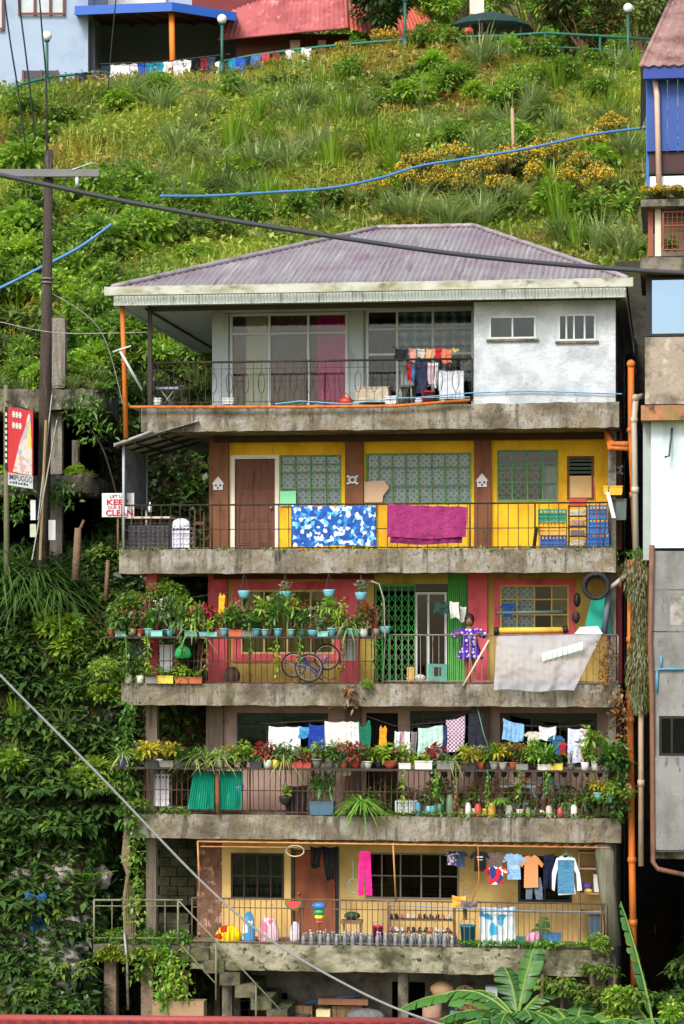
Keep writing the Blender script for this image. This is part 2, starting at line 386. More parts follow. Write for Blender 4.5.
# prototypes: name -> mesh (height about 1 unless noted)
def bush_mesh(n, r, ls, lm, asp=.5, clumps=9, flowers=None, fn=60, stem=True, droop=.25):
    a = [crown(n, r, ls, asp=asp, clumps=clumps, droop=droop)]
    mats = [lm]
    if stem: a.append(tris(stems(7, r[0]*.8, r[2]*1.5, .025*r[2]+.008))); mats.append(trunkm)
    if flowers:
        V = a[0][0].reshape(-1,5,3)[:,4]; top = V[V[:,2] > np.quantile(V[:,2], .45)]; p = top[RG.integers(0, len(top), fn)]
        p = p + RG.normal(0, .02, p.shape); q = np.repeat(p, 4, 0); d = rdir(len(q), .5)
        a.append(leaves(q, d, np.full(len(q), ls*.45), np.full(len(q), ls*.35), droop=0)); mats.append(flowers)
    V, t, mi = merge(*a); return npmesh('bush', V, t, mats, mi)
def clump_mesh(n, L, w, lm, lean=.35, droop=.5, spread=.12, name='grass_clump'):
    az = RG.uniform(0, 6.28, n); rr = RG.uniform(0, spread, n)
    base = np.stack([np.cos(az)*rr, np.sin(az)*rr, 0*az], 1); l = L*RG.uniform(.55, 1.1, n)
    V, t = blades(base, az+RG.normal(0, .5, n), l, w*RG.uniform(.6, 1.2, n), np.abs(RG.normal(lean, .25, n)), droop*RG.uniform(.4, 1.2, n))
    return npmesh(name, V, t, [lm])
def fern_mesh(nf, L, lm, leaflets=16, lw=.16, lean=.9, droop=.6, name='fern', stemm=None):
    """arching fronds carrying paired leaflets"""
    ps, ds, ls = [], [], []; mb = MB()
    for i in range(nf):
        a = 6.283*i/nf + random.uniform(-.3,.3); ll = L*random.uniform(.7, 1.1); le = lean*random.uniform(.5, 1.15); dr = droop*random.uniform(.6,1.2); pts = []
        for k in range(leaflets+1):
            t = k/leaflets; o = ll*(t*math.sin(le)+dr*.3*t*t); h = ll*(t*math.cos(le) - dr*t**2.2*.8)
            pts.append(Vector((math.cos(a)*o, math.sin(a)*o, h)))
        mb.tube(pts[::4], .006*L+.002, 3)
        for k in range(2, leaflets+1):
            dd = (pts[k]-pts[k-1]).normalized(); sd = dd.cross(Vector((0,0,1))).normalized(); t = k/leaflets
            for sg in (-1, 1):
                ps.append(pts[k]); ds.append(sd*sg + dd*.5); ls.append(ll*lw*(math.sin(math.pi*min(1, t*.85+.12))+.1))
    p = np.array([list(q) for q in ps]); d = np.array([list(q) for q in ds]); l = np.array(ls)
    V, t, mi = merge(leaves(p, d, l, l*.28, droop=.25, roll=np.zeros(len(l))), tris(mb)); return npmesh(name, V, t, [lm, lm], mi)
def broad_mesh(n, r, ls, lm, layers=1.0):
    """shrub of big drooping pointed leaves set in whorls on many stems"""
    k = max(8, n//11); cd = rdir(k, .35); cc = cd*np.array(r)*RG.uniform(.55, 1, (k,1)); cc[:,2] = np.abs(cc[:,2]) + r[2]*.25
    ix = np.repeat(np.arange(k), 11); az = RG.uniform(0, 6.28, len(ix))
    d = np.stack([np.cos(az), np.sin(az), RG.uniform(-.45, .35, len(ix))], 1); L = ls*RG.uniform(.6, 1.15, len(ix))
    p = cc[ix] + d*L[:,None]*.12; p[:,2] -= RG.uniform(0, .3, len(ix))*ls
    A = leaves(p, d, L, L*.42, fold=.12, droop=.32, roll=RG.normal(0,.2,len(ix)))
    mb = MB()
    for c in cc: mb.tube([(0,0,0), (c[0]*.5, c[1]*.5, c[2]*.6), tuple(c)], [.03*r[2],.02*r[2],.008], 4)
    V, t, mi = merge(A, tris(mb)); return npmesh('broad_shrub', V, t, [lm, trunkm], mi)
def meshobj(name, me, loc, rz=0, sc=1, label=None, cat=None, group=None, kind=None):
    o = bpy.data.objects.new(name, me); C.objects.link(o); o.location = loc; o.rotation_euler = (0,0,rz)
    o.scale = (sc,sc,sc) if isinstance(sc, (int,float)) else sc
    return tag(o, label, cat, group, kind)

# ------------------------------------------------------------------ terrain
def ss(a, b, x): t = np.clip((x-a)/(b-a), 0, 1); return t*t*(3-2*t)
def ground(x, y):
    x = np.asarray(x, float); y = np.asarray(y, float)
    base = np.interp(y, [-300,-40,10,30,40,48,50.5,53.8,55,58.2,60,63,82,83,92,97,130,200,600], [0,2,2.5,1.2,.9,1.1,3.4,10.0,11.2,11.6,16,18.2,28,28.4,28.6,30.5,52,70,150])
    edge = np.interp(x, [-30,-11,-7,-3,-.4,2.9,5.8,9.8,30], [-1.0,-.75,-.35,-.1,.35,.75,.35,-.45,-.6])
    base = base + edge*ss(62, 82, y)
    u, v = w2l(x, y)
    # pocket cut for the house: floor low, then the bank right behind it
    # side strip left of the house climbs later, so the open landings stay clear
    w = ss(-3.3, -2.75, u) * (1-ss(10.3, 12.2, v)) * (1 - ss(60, 80, x))
    low = np.minimum(base, .95 + 4.2*ss(6.1, 8.0, u)*ss(-1, 3, v)*.9)
    base = base*(1-w) + low*w
    s2 = ss(-5.5, -4.9, u)*(1-ss(-3.3,-2.75,u))*(1-ss(2.0,2.7,v))*(1 - ss(-4.0,-5.5,x)*0)
    base = base*(1-s2) + np.minimum(base, 1.0)*s2
    return base
def bump(x, y):
    n = np.zeros_like(x)
    for i in range(5):
        f = .25*1.9**i; a = .5/1.7**i; ph = i*1.7
        n += a*np.sin(x*f*1.3+ph+1.5*np.sin(y*f*.7+ph))*np.cos(y*f*1.1-ph*2+1.2*np.sin(x*f*.6))
    return n
def gz(x, y):
    x = np.asarray(x, float); y = np.asarray(y, float)
    b = bump(x, y)*.9*(ss(59, 64, y)*(1-ss(79, 82, y)) + .45*ss(48,51,y)*(1-ss(56,60,y)) + ss(97,110,y)*2)
    u, v = w2l(x, y); w = np.maximum(ss(-3.3, -2.75, u)*(1-ss(10.3, 12.2, v)), ss(-5.5,-4.9,u)*(1-ss(2.0,2.9,v))); return ground(x, y) + b*(1-w)
def hit(px, py, y0=44., y1=135.):
    ys = np.arange(y0, y1, .08); xs = (px-CX)/F*ys; zs = CZ+(HOR-py)/F*ys
    k = np.nonzero(gz(xs, ys) >= zs)[0]
    if len(k) == 0: return None
    i = k[0]; return Vector((xs[i], ys[i], float(gz(xs[i], ys[i]))))
def axis(lo, hi, step, far):
    a = list(np.arange(lo, hi, step)); s = step; p = hi
    r = []
    while p < far[1]: r.append(p); s *= 1.35; p += s
    r.append(far[1]); s = step; p = lo; l = []
    while p > far[0]: s *= 1.35; p -= s; l.append(max(p, far[0]))
    return np.array(sorted(set(l)) + a + r)
ax = axis(-18, 18, .3, (-400, 400)); ay = axis(44, 100, .3, (-200, 600))
XX, YY = np.meshgrid(ax, ay); ZZ = gz(XX, YY)
nx, ny = len(ax), len(ay); V = np.stack([XX, YY, ZZ], 2).reshape(-1, 3)
i0 = (np.arange(ny-1)[:,None]*nx + np.arange(nx-1)[None]).ravel()
Tt = np.concatenate([np.stack([i0, i0+1, i0+nx+1], 1), np.stack([i0, i0+nx+1, i0+nx], 1)])
hillm = mat('hillside_soil_and_turf', (122,128,58), 1, 0, .3, .8, dirt=[((116,84,50), .46, .6, .35, V1), ((60,88,30), .5, .62, .6, V1), ((44,36,26), .58, .7, 1.8, V1)], bump=(3,.2))
_n = hillm.node_tree; _g = _n.nodes.new('ShaderNodeNewGeometry'); _s = _n.nodes.new('ShaderNodeSeparateXYZ'); _r = _n.nodes.new('ShaderNodeMapRange'); _r.inputs['From Min'].default_value = .86; _r.inputs['From Max'].default_value = .66
_n.links.new(_g.outputs['Normal'], _s.inputs[0]); _n.links.new(_s.outputs['Z'], _r.inputs[0]); _m = _n.nodes.new('ShaderNodeMix'); _m.data_type = 'RGBA'; _b = _n.nodes['Principled BSDF'].inputs['Base Color']
_n.links.new(_r.outputs[0], _m.inputs['Factor']); _n.links.new(_b.links[0].from_socket, _m.inputs['A']); _m.inputs['B'].default_value = lin((64,52,38)); _n.links.new(_m.outputs['Result'], _b)
g = meshobj('terrain', npmesh('terrain', V, Tt, [hillm], smooth=True), (0,0,0), kind='structure')

# grass over the hill: nobody could count it
def scatter(n, x0, x1, y0, y1, keep=None):
    x = RG.uniform(x0, x1, n); y = RG.uniform(y0, y1, n); u, v = w2l(x, y)
    k = ~((u > -2.6) & (v < 10.8) & (v > -3) & (u < 12)); x, y = x[k], y[k]
    if keep is not None: q = keep(x, y); x, y = x[q], y[q]
    return np.stack([x, y, gz(x, y)], 1)
def patchn(x, y, s=.35, o=0.): return .5+.5*np.sin(x*s*2.1+o+1.3*np.sin(y*s*1.7+o))*np.cos(y*s*1.9-o+1.1*np.sin(x*s*1.4))
c0 = scatter(9500, -15, 13.5, 59.5, 82.8); k = 11
c1 = np.repeat(c0, k, 0); c1[:,:2] += RG.normal(0, .14, (len(c1),2)); c1[:,2] = gz(c1[:,0], c1[:,1]) - .03
pl = patchn(c1[:,0], c1[:,1]); n = len(c1)
Va, Ta = blades(c1, RG.uniform(0, 6.28, n), RG.uniform(.2, .62, n)*(.5+1.0*pl), RG.uniform(.012, .03, n), np.abs(RG.normal(.25,.25,n)), RG.uniform(.1,.8,n))
meshobj('hill_grass', npmesh('hill_grass', Va, Ta, [Lgrass]), (0,0,0), kind='stuff', label='mixed green and straw coloured grass covering the slope', cat='grass')
c0 = scatter(70000, -15, 13.5, 59.5, 83, lambda x, y: RG.uniform(0,1,len(x)) < patchn(x, y, .3, 2.)**.8+.1)
n = len(c0); c0[:,2] += RG.uniform(0, .28, n)
A = leaves(c0, rdir(n, .5), RG.uniform(.12,.34,n), RG.uniform(.05,.15,n))
meshobj('ground_cover', npmesh('ground_cover', *A, [Lcover]), (0,0,0), kind='stuff', label='low ferny ground cover and dead bracken on the slope', cat='ground cover')
# darker creeping cover on the steep bank left of the house
def surf(n, keep):
    A_, B_, C_ = V[Tt[:,0]], V[Tt[:,1]], V[Tt[:,2]]; m = (A_+B_+C_)/3; k = keep(m[:,0], m[:,1], m[:,2]); A_, B_, C_ = A_[k], B_[k], C_[k]
    nr = np.cross(B_-A_, C_-A_); ar = np.linalg.norm(nr, axis=1); ix = RG.choice(len(ar), n, p=ar/ar.sum()); r1, r2 = np.sqrt(RG.uniform(0,1,(n,1))), RG.uniform(0,1,(n,1))
    nr = nr/ar[:,None]; nr *= np.sign(nr[:,2:3]); return A_[ix]*(1-r1)+B_[ix]*r1*(1-r2)+C_[ix]*r1*r2, nr[ix]
def bankmask(x, y, z):
    u, v = w2l(x, y); return (x > -13.5) & (x < -1.) & (y > 46.5) & (y < 61.5) & ((u < -2.5)) & ~((u > -4.9) & (v < 2.1))
c0, nrm = surf(85000, bankmask); n = len(c0); c0 = c0 + nrm*RG.uniform(0, .3, (n,1))
A = leaves(c0, rdir(n, .2)+np.array([0,-.5,0]), RG.uniform(.1,.36,n)*(.5+patchn(c0[:,0]*2, c0[:,2]*2)), RG.uniform(.05,.17,n))
meshobj('bank_creepers', npmesh('bank_creepers', *A, [leafmat('bank_leaves', [(64,50,32),(34,58,26),(50,80,32),(84,116,42),(112,138,52)], .3, patch=.5, pscale=.8)]), (0,0,0), kind='stuff', label='dark creepers and weeds covering the steep bank', cat='creepers')
c0 = scatter(16000, 5.5, 14, 47, 60, lambda x, y: w2l(x,y)[1] < 1.) if False else None

c0, nrm = surf(9000, lambda x, y, z: (w2l(x,y)[0] > 5.6) & (w2l(x,y)[0] < 9) & (w2l(x,y)[1] > -3) & (w2l(x,y)[1] < 7)); n = len(c0); c0 = c0 + nrm*RG.uniform(0,.25,(n,1))
A = leaves(c0, rdir(n, .3), RG.uniform(.1,.26,n), RG.uniform(.04,.1,n))
meshobj('gully_creepers', npmesh('gully_creepers', *A, [_mc['bank_leaves']]), (0,0,0), kind='stuff', label='dark creepers on the ground under the neighbour house', cat='creepers')
# ---- prototypes
PB = {
 'bush': [bush_mesh(1500, (.75,.7,.5), .17, Lbush, clumps=11) for _ in range(3)],
 'bright': [bush_mesh(1100, (.7,.65,.5), .2, Lbright, clumps=9) for _ in range(2)],
 'flower': [bush_mesh(1300, (.7,.65,.6), .12, leafmat('flower_bush_leaves', [(120,124,56),(138,142,68),(94,108,46),(150,128,66)], .35), clumps=12, flowers=Lflow, fn=420) for _ in range(2)],
 'reed': [clump_mesh(110, 1.25, .045, leafmat('pale_reed', [(96,130,60),(146,166,92),(186,190,130)], .45), .3, .55, .22) for _ in range(2)] + [clump_mesh(90, 1.25, .04, leafmat('lime_grass', [(100,140,24),(140,170,40)], .4), .22, .3, .2)],
 'fern': [fern_mesh(12, 1.0, Lfern) for _ in range(2)],
 'broad': [broad_mesh(420, (.85,.75,.6), .36, Ldark) for _ in range(3)],
 'mid': [broad_mesh(460, (.85,.75,.55), .26, leafmat('hill_broad_leaves', [(50,84,28), (88,122,38), (122,148,56), (60,96,34)], .35), ) for _ in range(2)],
}
# ---- hillside plants, each one standing on the slope where the photograph has it
def put(kind, name, px, py, sc, label, cat, group, vi=None, sz=None):
    h = hit(px, py)
    if h is None: return None
    L_ = PB[kind]; me = L_[(vi if vi is not None else random.randrange(len(L_))) % len(L_)]
    h.z -= .08*sc
    return meshobj(name, me, h, random.uniform(0, 6.28), (sc*random.uniform(.9,1.15), sc*random.uniform(.9,1.1), sc*(sz or 1)*random.uniform(.9,1.1)), label, cat, group)
reeds = [(255,170),(290,168),(310,158),(335,165),(195,130),(205,112),(180,150),(230,150),(350,120),(215,165),(300,120),(600,250),(620,255),(580,248),(560,240),(450,220),(480,225),(432,222),(250,200),(160,210),(515,130),(530,110),(495,60),(480,65),(560,225),(640,245),(190,370),(170,350),(200,390),(130,180),(145,395),(270,205),(410,216)]
for i, (px, py) in enumerate(reeds):
    put('reed', 'tall_grass_clump', px+random.uniform(-3,3), py+random.uniform(0,6), random.uniform(1.0,1.6), 'clump of tall arching grass on the sunny hillside above the roof', 'grass clump', 'tall grass clumps on the hillside')
reeds2 = [(random.uniform(120,640), random.uniform(92,225)) for _ in range(60)]
for px, py in reeds2:
    put('reed', 'tall_grass_clump', px, py, random.uniform(.7,1.5), 'clump of tall arching grass on the sunny hillside above the roof', 'grass clump', 'tall grass clumps on the hillside')
lush = [(random.uniform(-5,215), random.uniform(190,385)) for _ in range(46)]
for i, (px, py) in enumerate(lush):
    k = ['bright','mid','bush','reed'][i % 4]
    put(k, 'bush' if k != 'reed' else 'tall_grass_clump', px, py, random.uniform(.7,1.15), 'lush bright green bush on the slope left of the roof' if k != 'reed' else 'tuft of pale tall grass among the bushes left of the roof', 'bush' if k != 'reed' else 'grass clump', 'lush bushes left of the roof' if k != 'reed' else 'grass tufts left of the roof')
bushes = [(30,150,1.1),(12,185,1.3),(70,190,1),(90,210,1.1),(120,220,1.1),(150,235,1),(60,240,1.2),(100,260,1.2),(25,215,1),(140,255,1.2),(180,240,1),(75,285,1.1),(110,300,1.2),(20,270,1.1),(215,235,1),(245,225,.9),(90,330,1.1),(60,310,1),(30,330,1.1),(120,350,1),(180,330,1.1),(200,350,1),(340,205,.9),(300,215,.9),(390,200,.9),(555,215,1),(520,220,1),(585,225,1),(440,95,.9),(415,105,.9),(400,90,.8),(520,95,1),(505,110,.9),(470,100,.9),(540,120,.9),(160,95,.8),(235,100,.8),(120,110,.9),(280,85,.7),(380,110,.8),(350,80,.7),(430,75,.9),(415,80,.8),(460,85,.8),(500,150,1),(525,155,1),(512,175,.9),(600,100,.8),(560,85,.8),(605,170,.9),(625,200,1),(640,225,1),(450,150,.8),(240,180,.8),(60,120,.8),(20,120,.9),(40,380,.9),(90,385,.9)]
for i, (px, py, s) in enumerate(bushes):
    k = ['bush','bright','mid','bush'][i % 4]
    put(k, {'bush':'bush','bright':'bush','mid':'shrub'}[k], px, py, s*1.0*random.uniform(.85,1.2),
        {'bush':'small leafed green bush growing among the grass of the hillside','bright':'light yellow green bush growing among the grass of the hillside','mid':'shrub with broad green leaves growing on the hillside'}[k], {'bush':'bush','bright':'bush','mid':'shrub'}[k],
        {'bush':'green bushes on the hillside','bright':'light green bushes on the hillside','mid':'broad leaved shrubs on the hillside'}[k])
for px, py, s in [(430,178,.9),(455,172,.9),(480,190,.9),(505,185,1),(525,180,1),(545,175,1),(560,168,.9),(580,185,.9),(595,160,.8),(405,200,.9),(382,208,.8),(440,198,.9),(610,140,.8),(540,195,.9),(570,200,.9),(465,205,.8),(415,185,.8),(500,205,.8),(600,195,.8)]:
    put('flower', 'flowering_shrub', px, py, s*.8, 'twiggy shrub with small yellow orange flowers on the hillside', 'shrub', 'yellow flowering shrubs on the hillside', sz=1.2)
for px, py, s in [(60,360,.9),(95,150,.7),(135,330,.9),(350,95,.6),(190,395,.8),(172,380,.8)]:
    put('fern', 'fern', px, py, s, 'fern with arching fronds growing on the hillside', 'fern', 'ferns on the hillside')
PB['dry'] = [fern_mesh(11, 1.0, leafmat('bracken_brown',[(150,96,46),(170,120,62),(120,80,44)],.3), lean=.8, droop=.9) for _ in range(2)]
for i in range(34):
    px, py = (random.gauss(470,50), random.gauss(130,22)) if i < 20 else (random.gauss(330,60), random.gauss(160,25)) if i < 28 else (random.uniform(40,110), random.uniform(110,200))
    put('dry', 'bracken', px, max(85,min(215,py)), random.uniform(.4,.8), 'brown dry bracken tuft among the grass of the hillside', 'bracken', 'dry bracken on the hillside')
# dark bank left of the house
bank = [(12,690,.9),(50,700,.8),(85,705,.8),(20,735,.8),(60,745,.9),(100,760,.9),(15,780,1),(50,795,1),(85,800,1),(115,800,.8),(20,830,1),(60,835,1.05),(95,830,1),(120,845,.8),(10,870,1),(45,870,.9),(5,925,1),(75,930,.75),(20,905,.9),(90,950,.7),(15,965,.9),(45,985,.8),(20,1010,.9),(80,990,.7),(60,1015,.8),(110,720,.7),(130,640,.6),(80,640,.7),(100,670,.7),(40,660,.8),(10,655,.7),(70,600,.6),(95,570,.6),(60,890,.8),(115,880,.6),(35,940,.7),(100,1010,.7)]
for i in range(30):
    k = ['bright','reed','fern','mid','fern'][i % 5]
    put(k, {'bright':'bush','reed':'tall_grass_clump','fern':'fern','mid':'shrub'}[k], random.uniform(-5,122), random.uniform(610,1010), random.uniform(.5,.9), {'bright':'bright green bush among the dark shrubs of the bank','reed':'tuft of pale grass among the dark shrubs of the bank','fern':'fern among the dark shrubs of the bank','mid':'mid green shrub among the darker ones of the bank'}[k], {'bright':'bush','reed':'grass clump','fern':'fern','mid':'shrub'}[k], {'bright':'bright bushes on the bank','reed':'grass tufts on the bank','fern':'ferns among the bank shrubs','mid':'mid green shrubs on the bank'}[k])
bank += [(random.uniform(-5,125), random.uniform(640,930), random.uniform(.55,.9)) for _ in range(14)]
bank = [b for b in bank if not (b[1] > 920 or 868 < b[1] < 900 and b[0] > 35)] + [(8,925,.9),(85,935,.6),(12,975,.8),(55,1012,.7),(95,1005,.6),(30,1008,.8)]
for px, py, s in bank:
    put('broad', 'broad_leaved_shrub', px+random.uniform(-4,4), py, s*random.uniform(.75,1.0), 'dark green shrub with big pointed leaves on the bank left of the house', 'shrub', 'dark shrubs on the steep bank')
for px, py, s in [(100,600,.7),(90,520,.6),(112,560,.6),(105,655,.6),(125,700,.7),(100,690,.6),(30,1000,.6),(120,760,.6),(75,660,.7),(120,610,.7),(105,535,.55),(85,545,.5)]:
    put('mid', 'shrub', px, py, s, 'mid green leafy shrub on the bank close to the house', 'shrub', 'leafy shrubs beside the house')
big = clump_mesh(420, 1.6, .045, leafmat('long_grass', [(40,70,26),(72,108,40),(104,136,60)], .3), .75, .95, .35)
for i, (px, py, s) in enumerate([(20,600,1.0),(55,600,.95),(5,575,1),(38,585,1.05)]):
    h = hit(px, py); meshobj('long_grass_clump', big, h + Vector((0,-.3,-.1)), i*1.7, s, 'big clump of long drooping grass under the red sign', 'grass clump', 'long grass below the red sign')
for px, py, s in [(60,655,.8),(92,625,.7),(25,640,.8)]:
    h = hit(px, py); meshobj('dry_fern', fern_mesh(12, .8, Ldry, lean=1.2, droop=1.2), h, 0, s, 'brown withered fern hanging on the bank below the long grass', 'fern', 'withered ferns on the bank')
# pale stones at the foot of the bank
stone_m = mat('pale_stone', (150,144,136), .95, 0, .2, 3, dirt=[((96,90,80), .48, .66, 4, V1)], bump=(6,.1))
def rock(px, py, r, label, group=None, Yo=0):
    h = hit(px, py); mb = MB(); sd = random.random()*50
    def fn(a, b):
        th = a*6.2832; ph = (b-.5)*math.pi; d = Vector((math.cos(th)*math.cos(ph), math.sin(th)*math.cos(ph), math.sin(ph)))
        q = 1 + .45*noise.noise(d*1.3+Vector((sd,0,0))) + .15*noise.noise(d*4+Vector((0,sd,0)))
        return (h.x + d.x*r*q*1.1, h.y + d.y*r*q, h.z + d.z*r*q*.75)
    mb.grid(fn, 14, 8, 0, False)
    return one('stone', mb, stone_m, label, 'stone', group, 'W')
for i in range(90):
    rock(random.uniform(15,100), random.uniform(925,1012), random.uniform(.05,.19), 'pale broken stone lying at the foot of the bank', 'stones at the foot of the bank')

for k,(px,py) in enumerate(((22,885),(60,880),(95,890),(110,740),(50,652),(45,950),(70,975))):
    rock(px, py, (.32,.28,.34,.2,.3,.25,.22)[k], ['mossy boulder half buried in the bank near the picture edge','mossy boulder in the middle of the bare patch of the bank','mossy boulder on the bank beside the landing','small boulder below the second storey slab end','boulder under the withered fern','larger pale stone among the rubble','pale stone at the right of the rubble'][k])
h = hit(36,915); mb = MB(); mb.grid(lambda a,b: (h.x-.2+.42*a+.05*math.sin(b*7), h.y-.35-.06*math.sin(a*9+b*5), h.z+.35-.75*b+.04*math.sin(a*8)), 12, 14); one('blue_rag', mb, fab(40,100,180), 'torn blue cloth caught on the bank above the pale stones', 'cloth', frame='W')
# ------------------------------------------------------------------ the apartment building
BL = T('apartment_building', 'five storey concrete house of stacked balconies with a purple grey hipped roof', 'apartment building', base=(.6, 5, .95))
def wallgrid(mb, u0, u1, z0, z1, v0, v1, holes, m=0):
    xs = sorted(set([u0, u1] + [h[i] for h in holes for i in (0,1)])); zs = sorted(set([z0, z1] + [h[i] for h in holes for i in (2,3)]))
    xs = [x for x in xs if u0-1e-6 <= x <= u1+1e-6]; zs = [z for z in zs if z0-1e-6 <= z <= z1+1e-6]
    for j in range(len(zs)-1):
        run = None
        for i in range(len(xs)-1):
            cx, cz = (xs[i]+xs[i+1])/2, (zs[j]+zs[j+1])/2
            solid = not any(h[0] < cx < h[1] and h[2] < cz < h[3] for h in holes)
            if solid: run = (run[0], xs[i+1]) if run else (xs[i], xs[i+1])
            if (not solid or i == len(xs)-2) and run: mb.box(run[0], run[1], v0, v1, zs[j], zs[j+1], m); run = None
def hole(px0, px1, py0, py1, v):
    pm = (px0+px1)/2; return (U(px0,v), U(px1,v), Z(py1,pm,v), Z(py0,pm,v))
def window(hl, v, cols, rows, fm, fw=.05, pm=glass, curtains=(), name='window', label=None, th=.07, parent=None, bl=None):
    """frame in the opening hl=(u0,u1,z0,z1); cols/rows = inner divisions as fractions"""
    u0,u1,z0,z1 = hl; mb = MB(); bl = bl or BL
    mb.box(u0,u1,v-.02,v+th,z1-fw,z1); mb.box(u0,u1,v-.02,v+th,z0,z0+fw); mb.box(u0,u0+fw,v-.02,v+th,z0+fw,z1-fw); mb.box(u1-fw,u1,v-.02,v+th,z0+fw,z1-fw)
    for c in cols: x = u0+(u1-u0)*c; mb.box(x-fw*.42,x+fw*.42,v-.012,v+th-.01,z0+fw,z1-fw)
    for r in rows:
        z = z0+(z1-z0)*r; xs = [u0+fw]+[x for c in cols for x in (u0+(u1-u0)*c-fw*.42, u0+(u1-u0)*c+fw*.42)]+[u1-fw]
        for k in range(0, len(xs), 2): mb.box(xs[k],xs[k+1],v-.01,v+th-.012,z-fw*.35,z+fw*.35)
    w = bl.part(name, mb, fm, parent, label)
    pn = MB(); pn.box(u0+fw*.5,u1-fw*.5,v+.018,v+.024,z0+fw*.5,z1-fw*.5); bl.part('pane', pn, pm, w)
    for (a,b,c,d,cm) in curtains:
        cu = MB(); x0,x1 = u0+(u1-u0)*a, u0+(u1-u0)*b; za, zb = z0+(z1-z0)*c, z0+(z1-z0)*d
        n = max(2, int((x1-x0)/.03)); fr = random.uniform(38,52)
        cu.grid(lambda s,t: (x0+(x1-x0)*s, v+.085+.02*math.sin(x0*9+(x1-x0)*s*fr), za+(zb-za)*t), n, 2); bl.part('curtain', cu, cm, w)
    return w
def railing(px0, px1, pt, pb, sp, v=.1, r=.011, mids=(), name='railing', m=None, tr=.018, posts=(), bl=None, label=None, jig=0):
    mb = MB(); u0, u1 = U(px0,v), U(px1,v); pm = (px0+px1)/2; zt, zb = Z(pt,pm,v), Z(pb,pm,v); s = sp/50
    n = max(1, int(round((u1-u0)/s)))
    for i in range(n+1):
        x = u0+(u1-u0)*i/n; mb.tube([(x+random.uniform(-jig,jig),v,zb),(x+random.uniform(-jig,jig),v,zt)], r, 4)
    mb.tube([(u0,v,zt),(u1,v,zt)], tr, 6); mb.tube([(u0,v,zb+.03),(u1,v,zb+.03)], r*1.4, 5)
    for q in mids: z = zb+(zt-zb)*q; mb.tube([(u0,v-.012,z),(u1,v-.012,z)], r*1.2, 4)
    for q in posts: x = U(q,v); mb.tube([(x,v,zb),(x,v,zt)], tr, 6)
    return (bl or BL).part(name, mb, m or iron, None, label)

# slabs with a worn front edge
LV = {}
def slab(k, px0, px1, pt, pb, mtl, v1=10.2, lab=None, th=None):
    zt, zb = Z(pt), Z(pb); LV[k] = (zt, zb); u0, u1 = U(px0), U(px1); mb = MB(); sd = k*13.7; n = 110
    prof = [(0,zb),(0,zb+(zt-zb)*.35),(0,zb+(zt-zb)*.7),(0,zt),(.12,zt),(v1,zt),(v1,zb),(.2,zb)]
    vs = []
    for i in range(n+1):
        x = u0+(u1-u0)*i/n
        for j,(a,z) in enumerate(prof):
            q = noise.noise(Vector((x*2.5, z*3+j, sd))); q2 = noise.noise(Vector((x*9, z*9+j, sd)))
            dz = (q*.022+q2*.012) if j in (0,3) else 0
            vs.append((x, a + (abs(q)*.03+abs(q2)*.02 if j < 4 else 0), z + dz))
    m_ = len(prof); fs = []
    for i in range(n):
        for j in range(m_): fs.append((i*m_+j, (i+1)*m_+j, (i+1)*m_+(j+1)%m_, i*m_+(j+1)%m_))
    fs.append(tuple(range(m_-1,-1,-1))); fs.append(tuple(n*m_+j for j in range(m_)))
    mb.add(vs, fs); return BL.part('slab', mb, mtl, None, lab)
slab(5, 141, 619, 405, 430, concrete); slab(4, 119, 616, 549, 573, concrete); slab(3, 121, 620, 684, 706, concrete)
slab(2, 126, 621, 816, 840, concrete); slab(1, 190, 610, 946, 972, mat('green_stained_concrete',(150,146,124),.9,0,.22,2.2,dirt=[((96,94,72),.4,.58,1.8,(1,1,2)),((64,64,42),.5,.63,1.5,V1),((48,48,38),.56,.66,7,V1)],bump=(14,.04)))
GZ = .95
UL, UR = U(213,1.4), U(615.5)        # rooms start left of the first column; right outer wall
# shell: side walls, rear wall, dark partition behind the rooms
mb = MB(); mb.box(UL, UL+.12, 1.56, 10.1, GZ-.5, LV[5][1]-.001); BL.part('side_wall', mb, mat('left_side_wall',(110,96,84),.9,0,.2,2,dirt=[((64,58,50),.45,.65,2,V1)]), None, 'brown grey left side wall')
mb = MB(); mb.box(UR-.16, UR, .5, 10.1, GZ-.5, LV[5][1]-.001); BL.part('side_wall', mb, block, None, 'bare block right side wall')
mb = MB(); mb.box(UL, UR-.17, 9.95, 10.09, GZ-.5, LV[5][1]-.002); BL.part('rear_wall', mb, block)
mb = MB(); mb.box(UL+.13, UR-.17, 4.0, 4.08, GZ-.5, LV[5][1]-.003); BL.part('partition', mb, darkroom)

# ---- top storey: roof
EV = -.55
uL, uR = U(112,EV), U(627,EV); zE = Z(284,370,EV); vF, vB = EV, 10.6; vR = 5.0
rl, rr = U(377,vR), U(474,vR); zR = Z(228,425,vR)
def corr(mb, A, Bp, top, n, amp=.016, m=0):
    """ribbed sheet: A,Bp eave ends; top(s)-> point above at fraction s"""
    nn = n*4; vs = []; A, Bp = Vector(A), Vector(Bp)
    for i in range(nn+1):
        s = i/nn; e = A.lerp(Bp, s); t = top(s); q = amp*math.sin(2*math.pi*i/4)
        vs += [e+Vector((0,0,q)), t+Vector((0,0,q))]
    mb.add(vs, [(2*i,2*i+2,2*i+3,2*i+1) for i in range(nn)], m, False)
mb = MB()
def topf(s):
    u = uL+(uR-uL)*s; k = min(1, (u-uL)/(rl-uL), (uR-u)/(uR-rr)); return Vector((u, vF+(vR-vF)*k, zE+(zR-zE)*k))
def topb(s):
    p = topf(s); return Vector((p.x, vB-(p.y-vF)*(vB-vR)/(vR-vF), p.z))
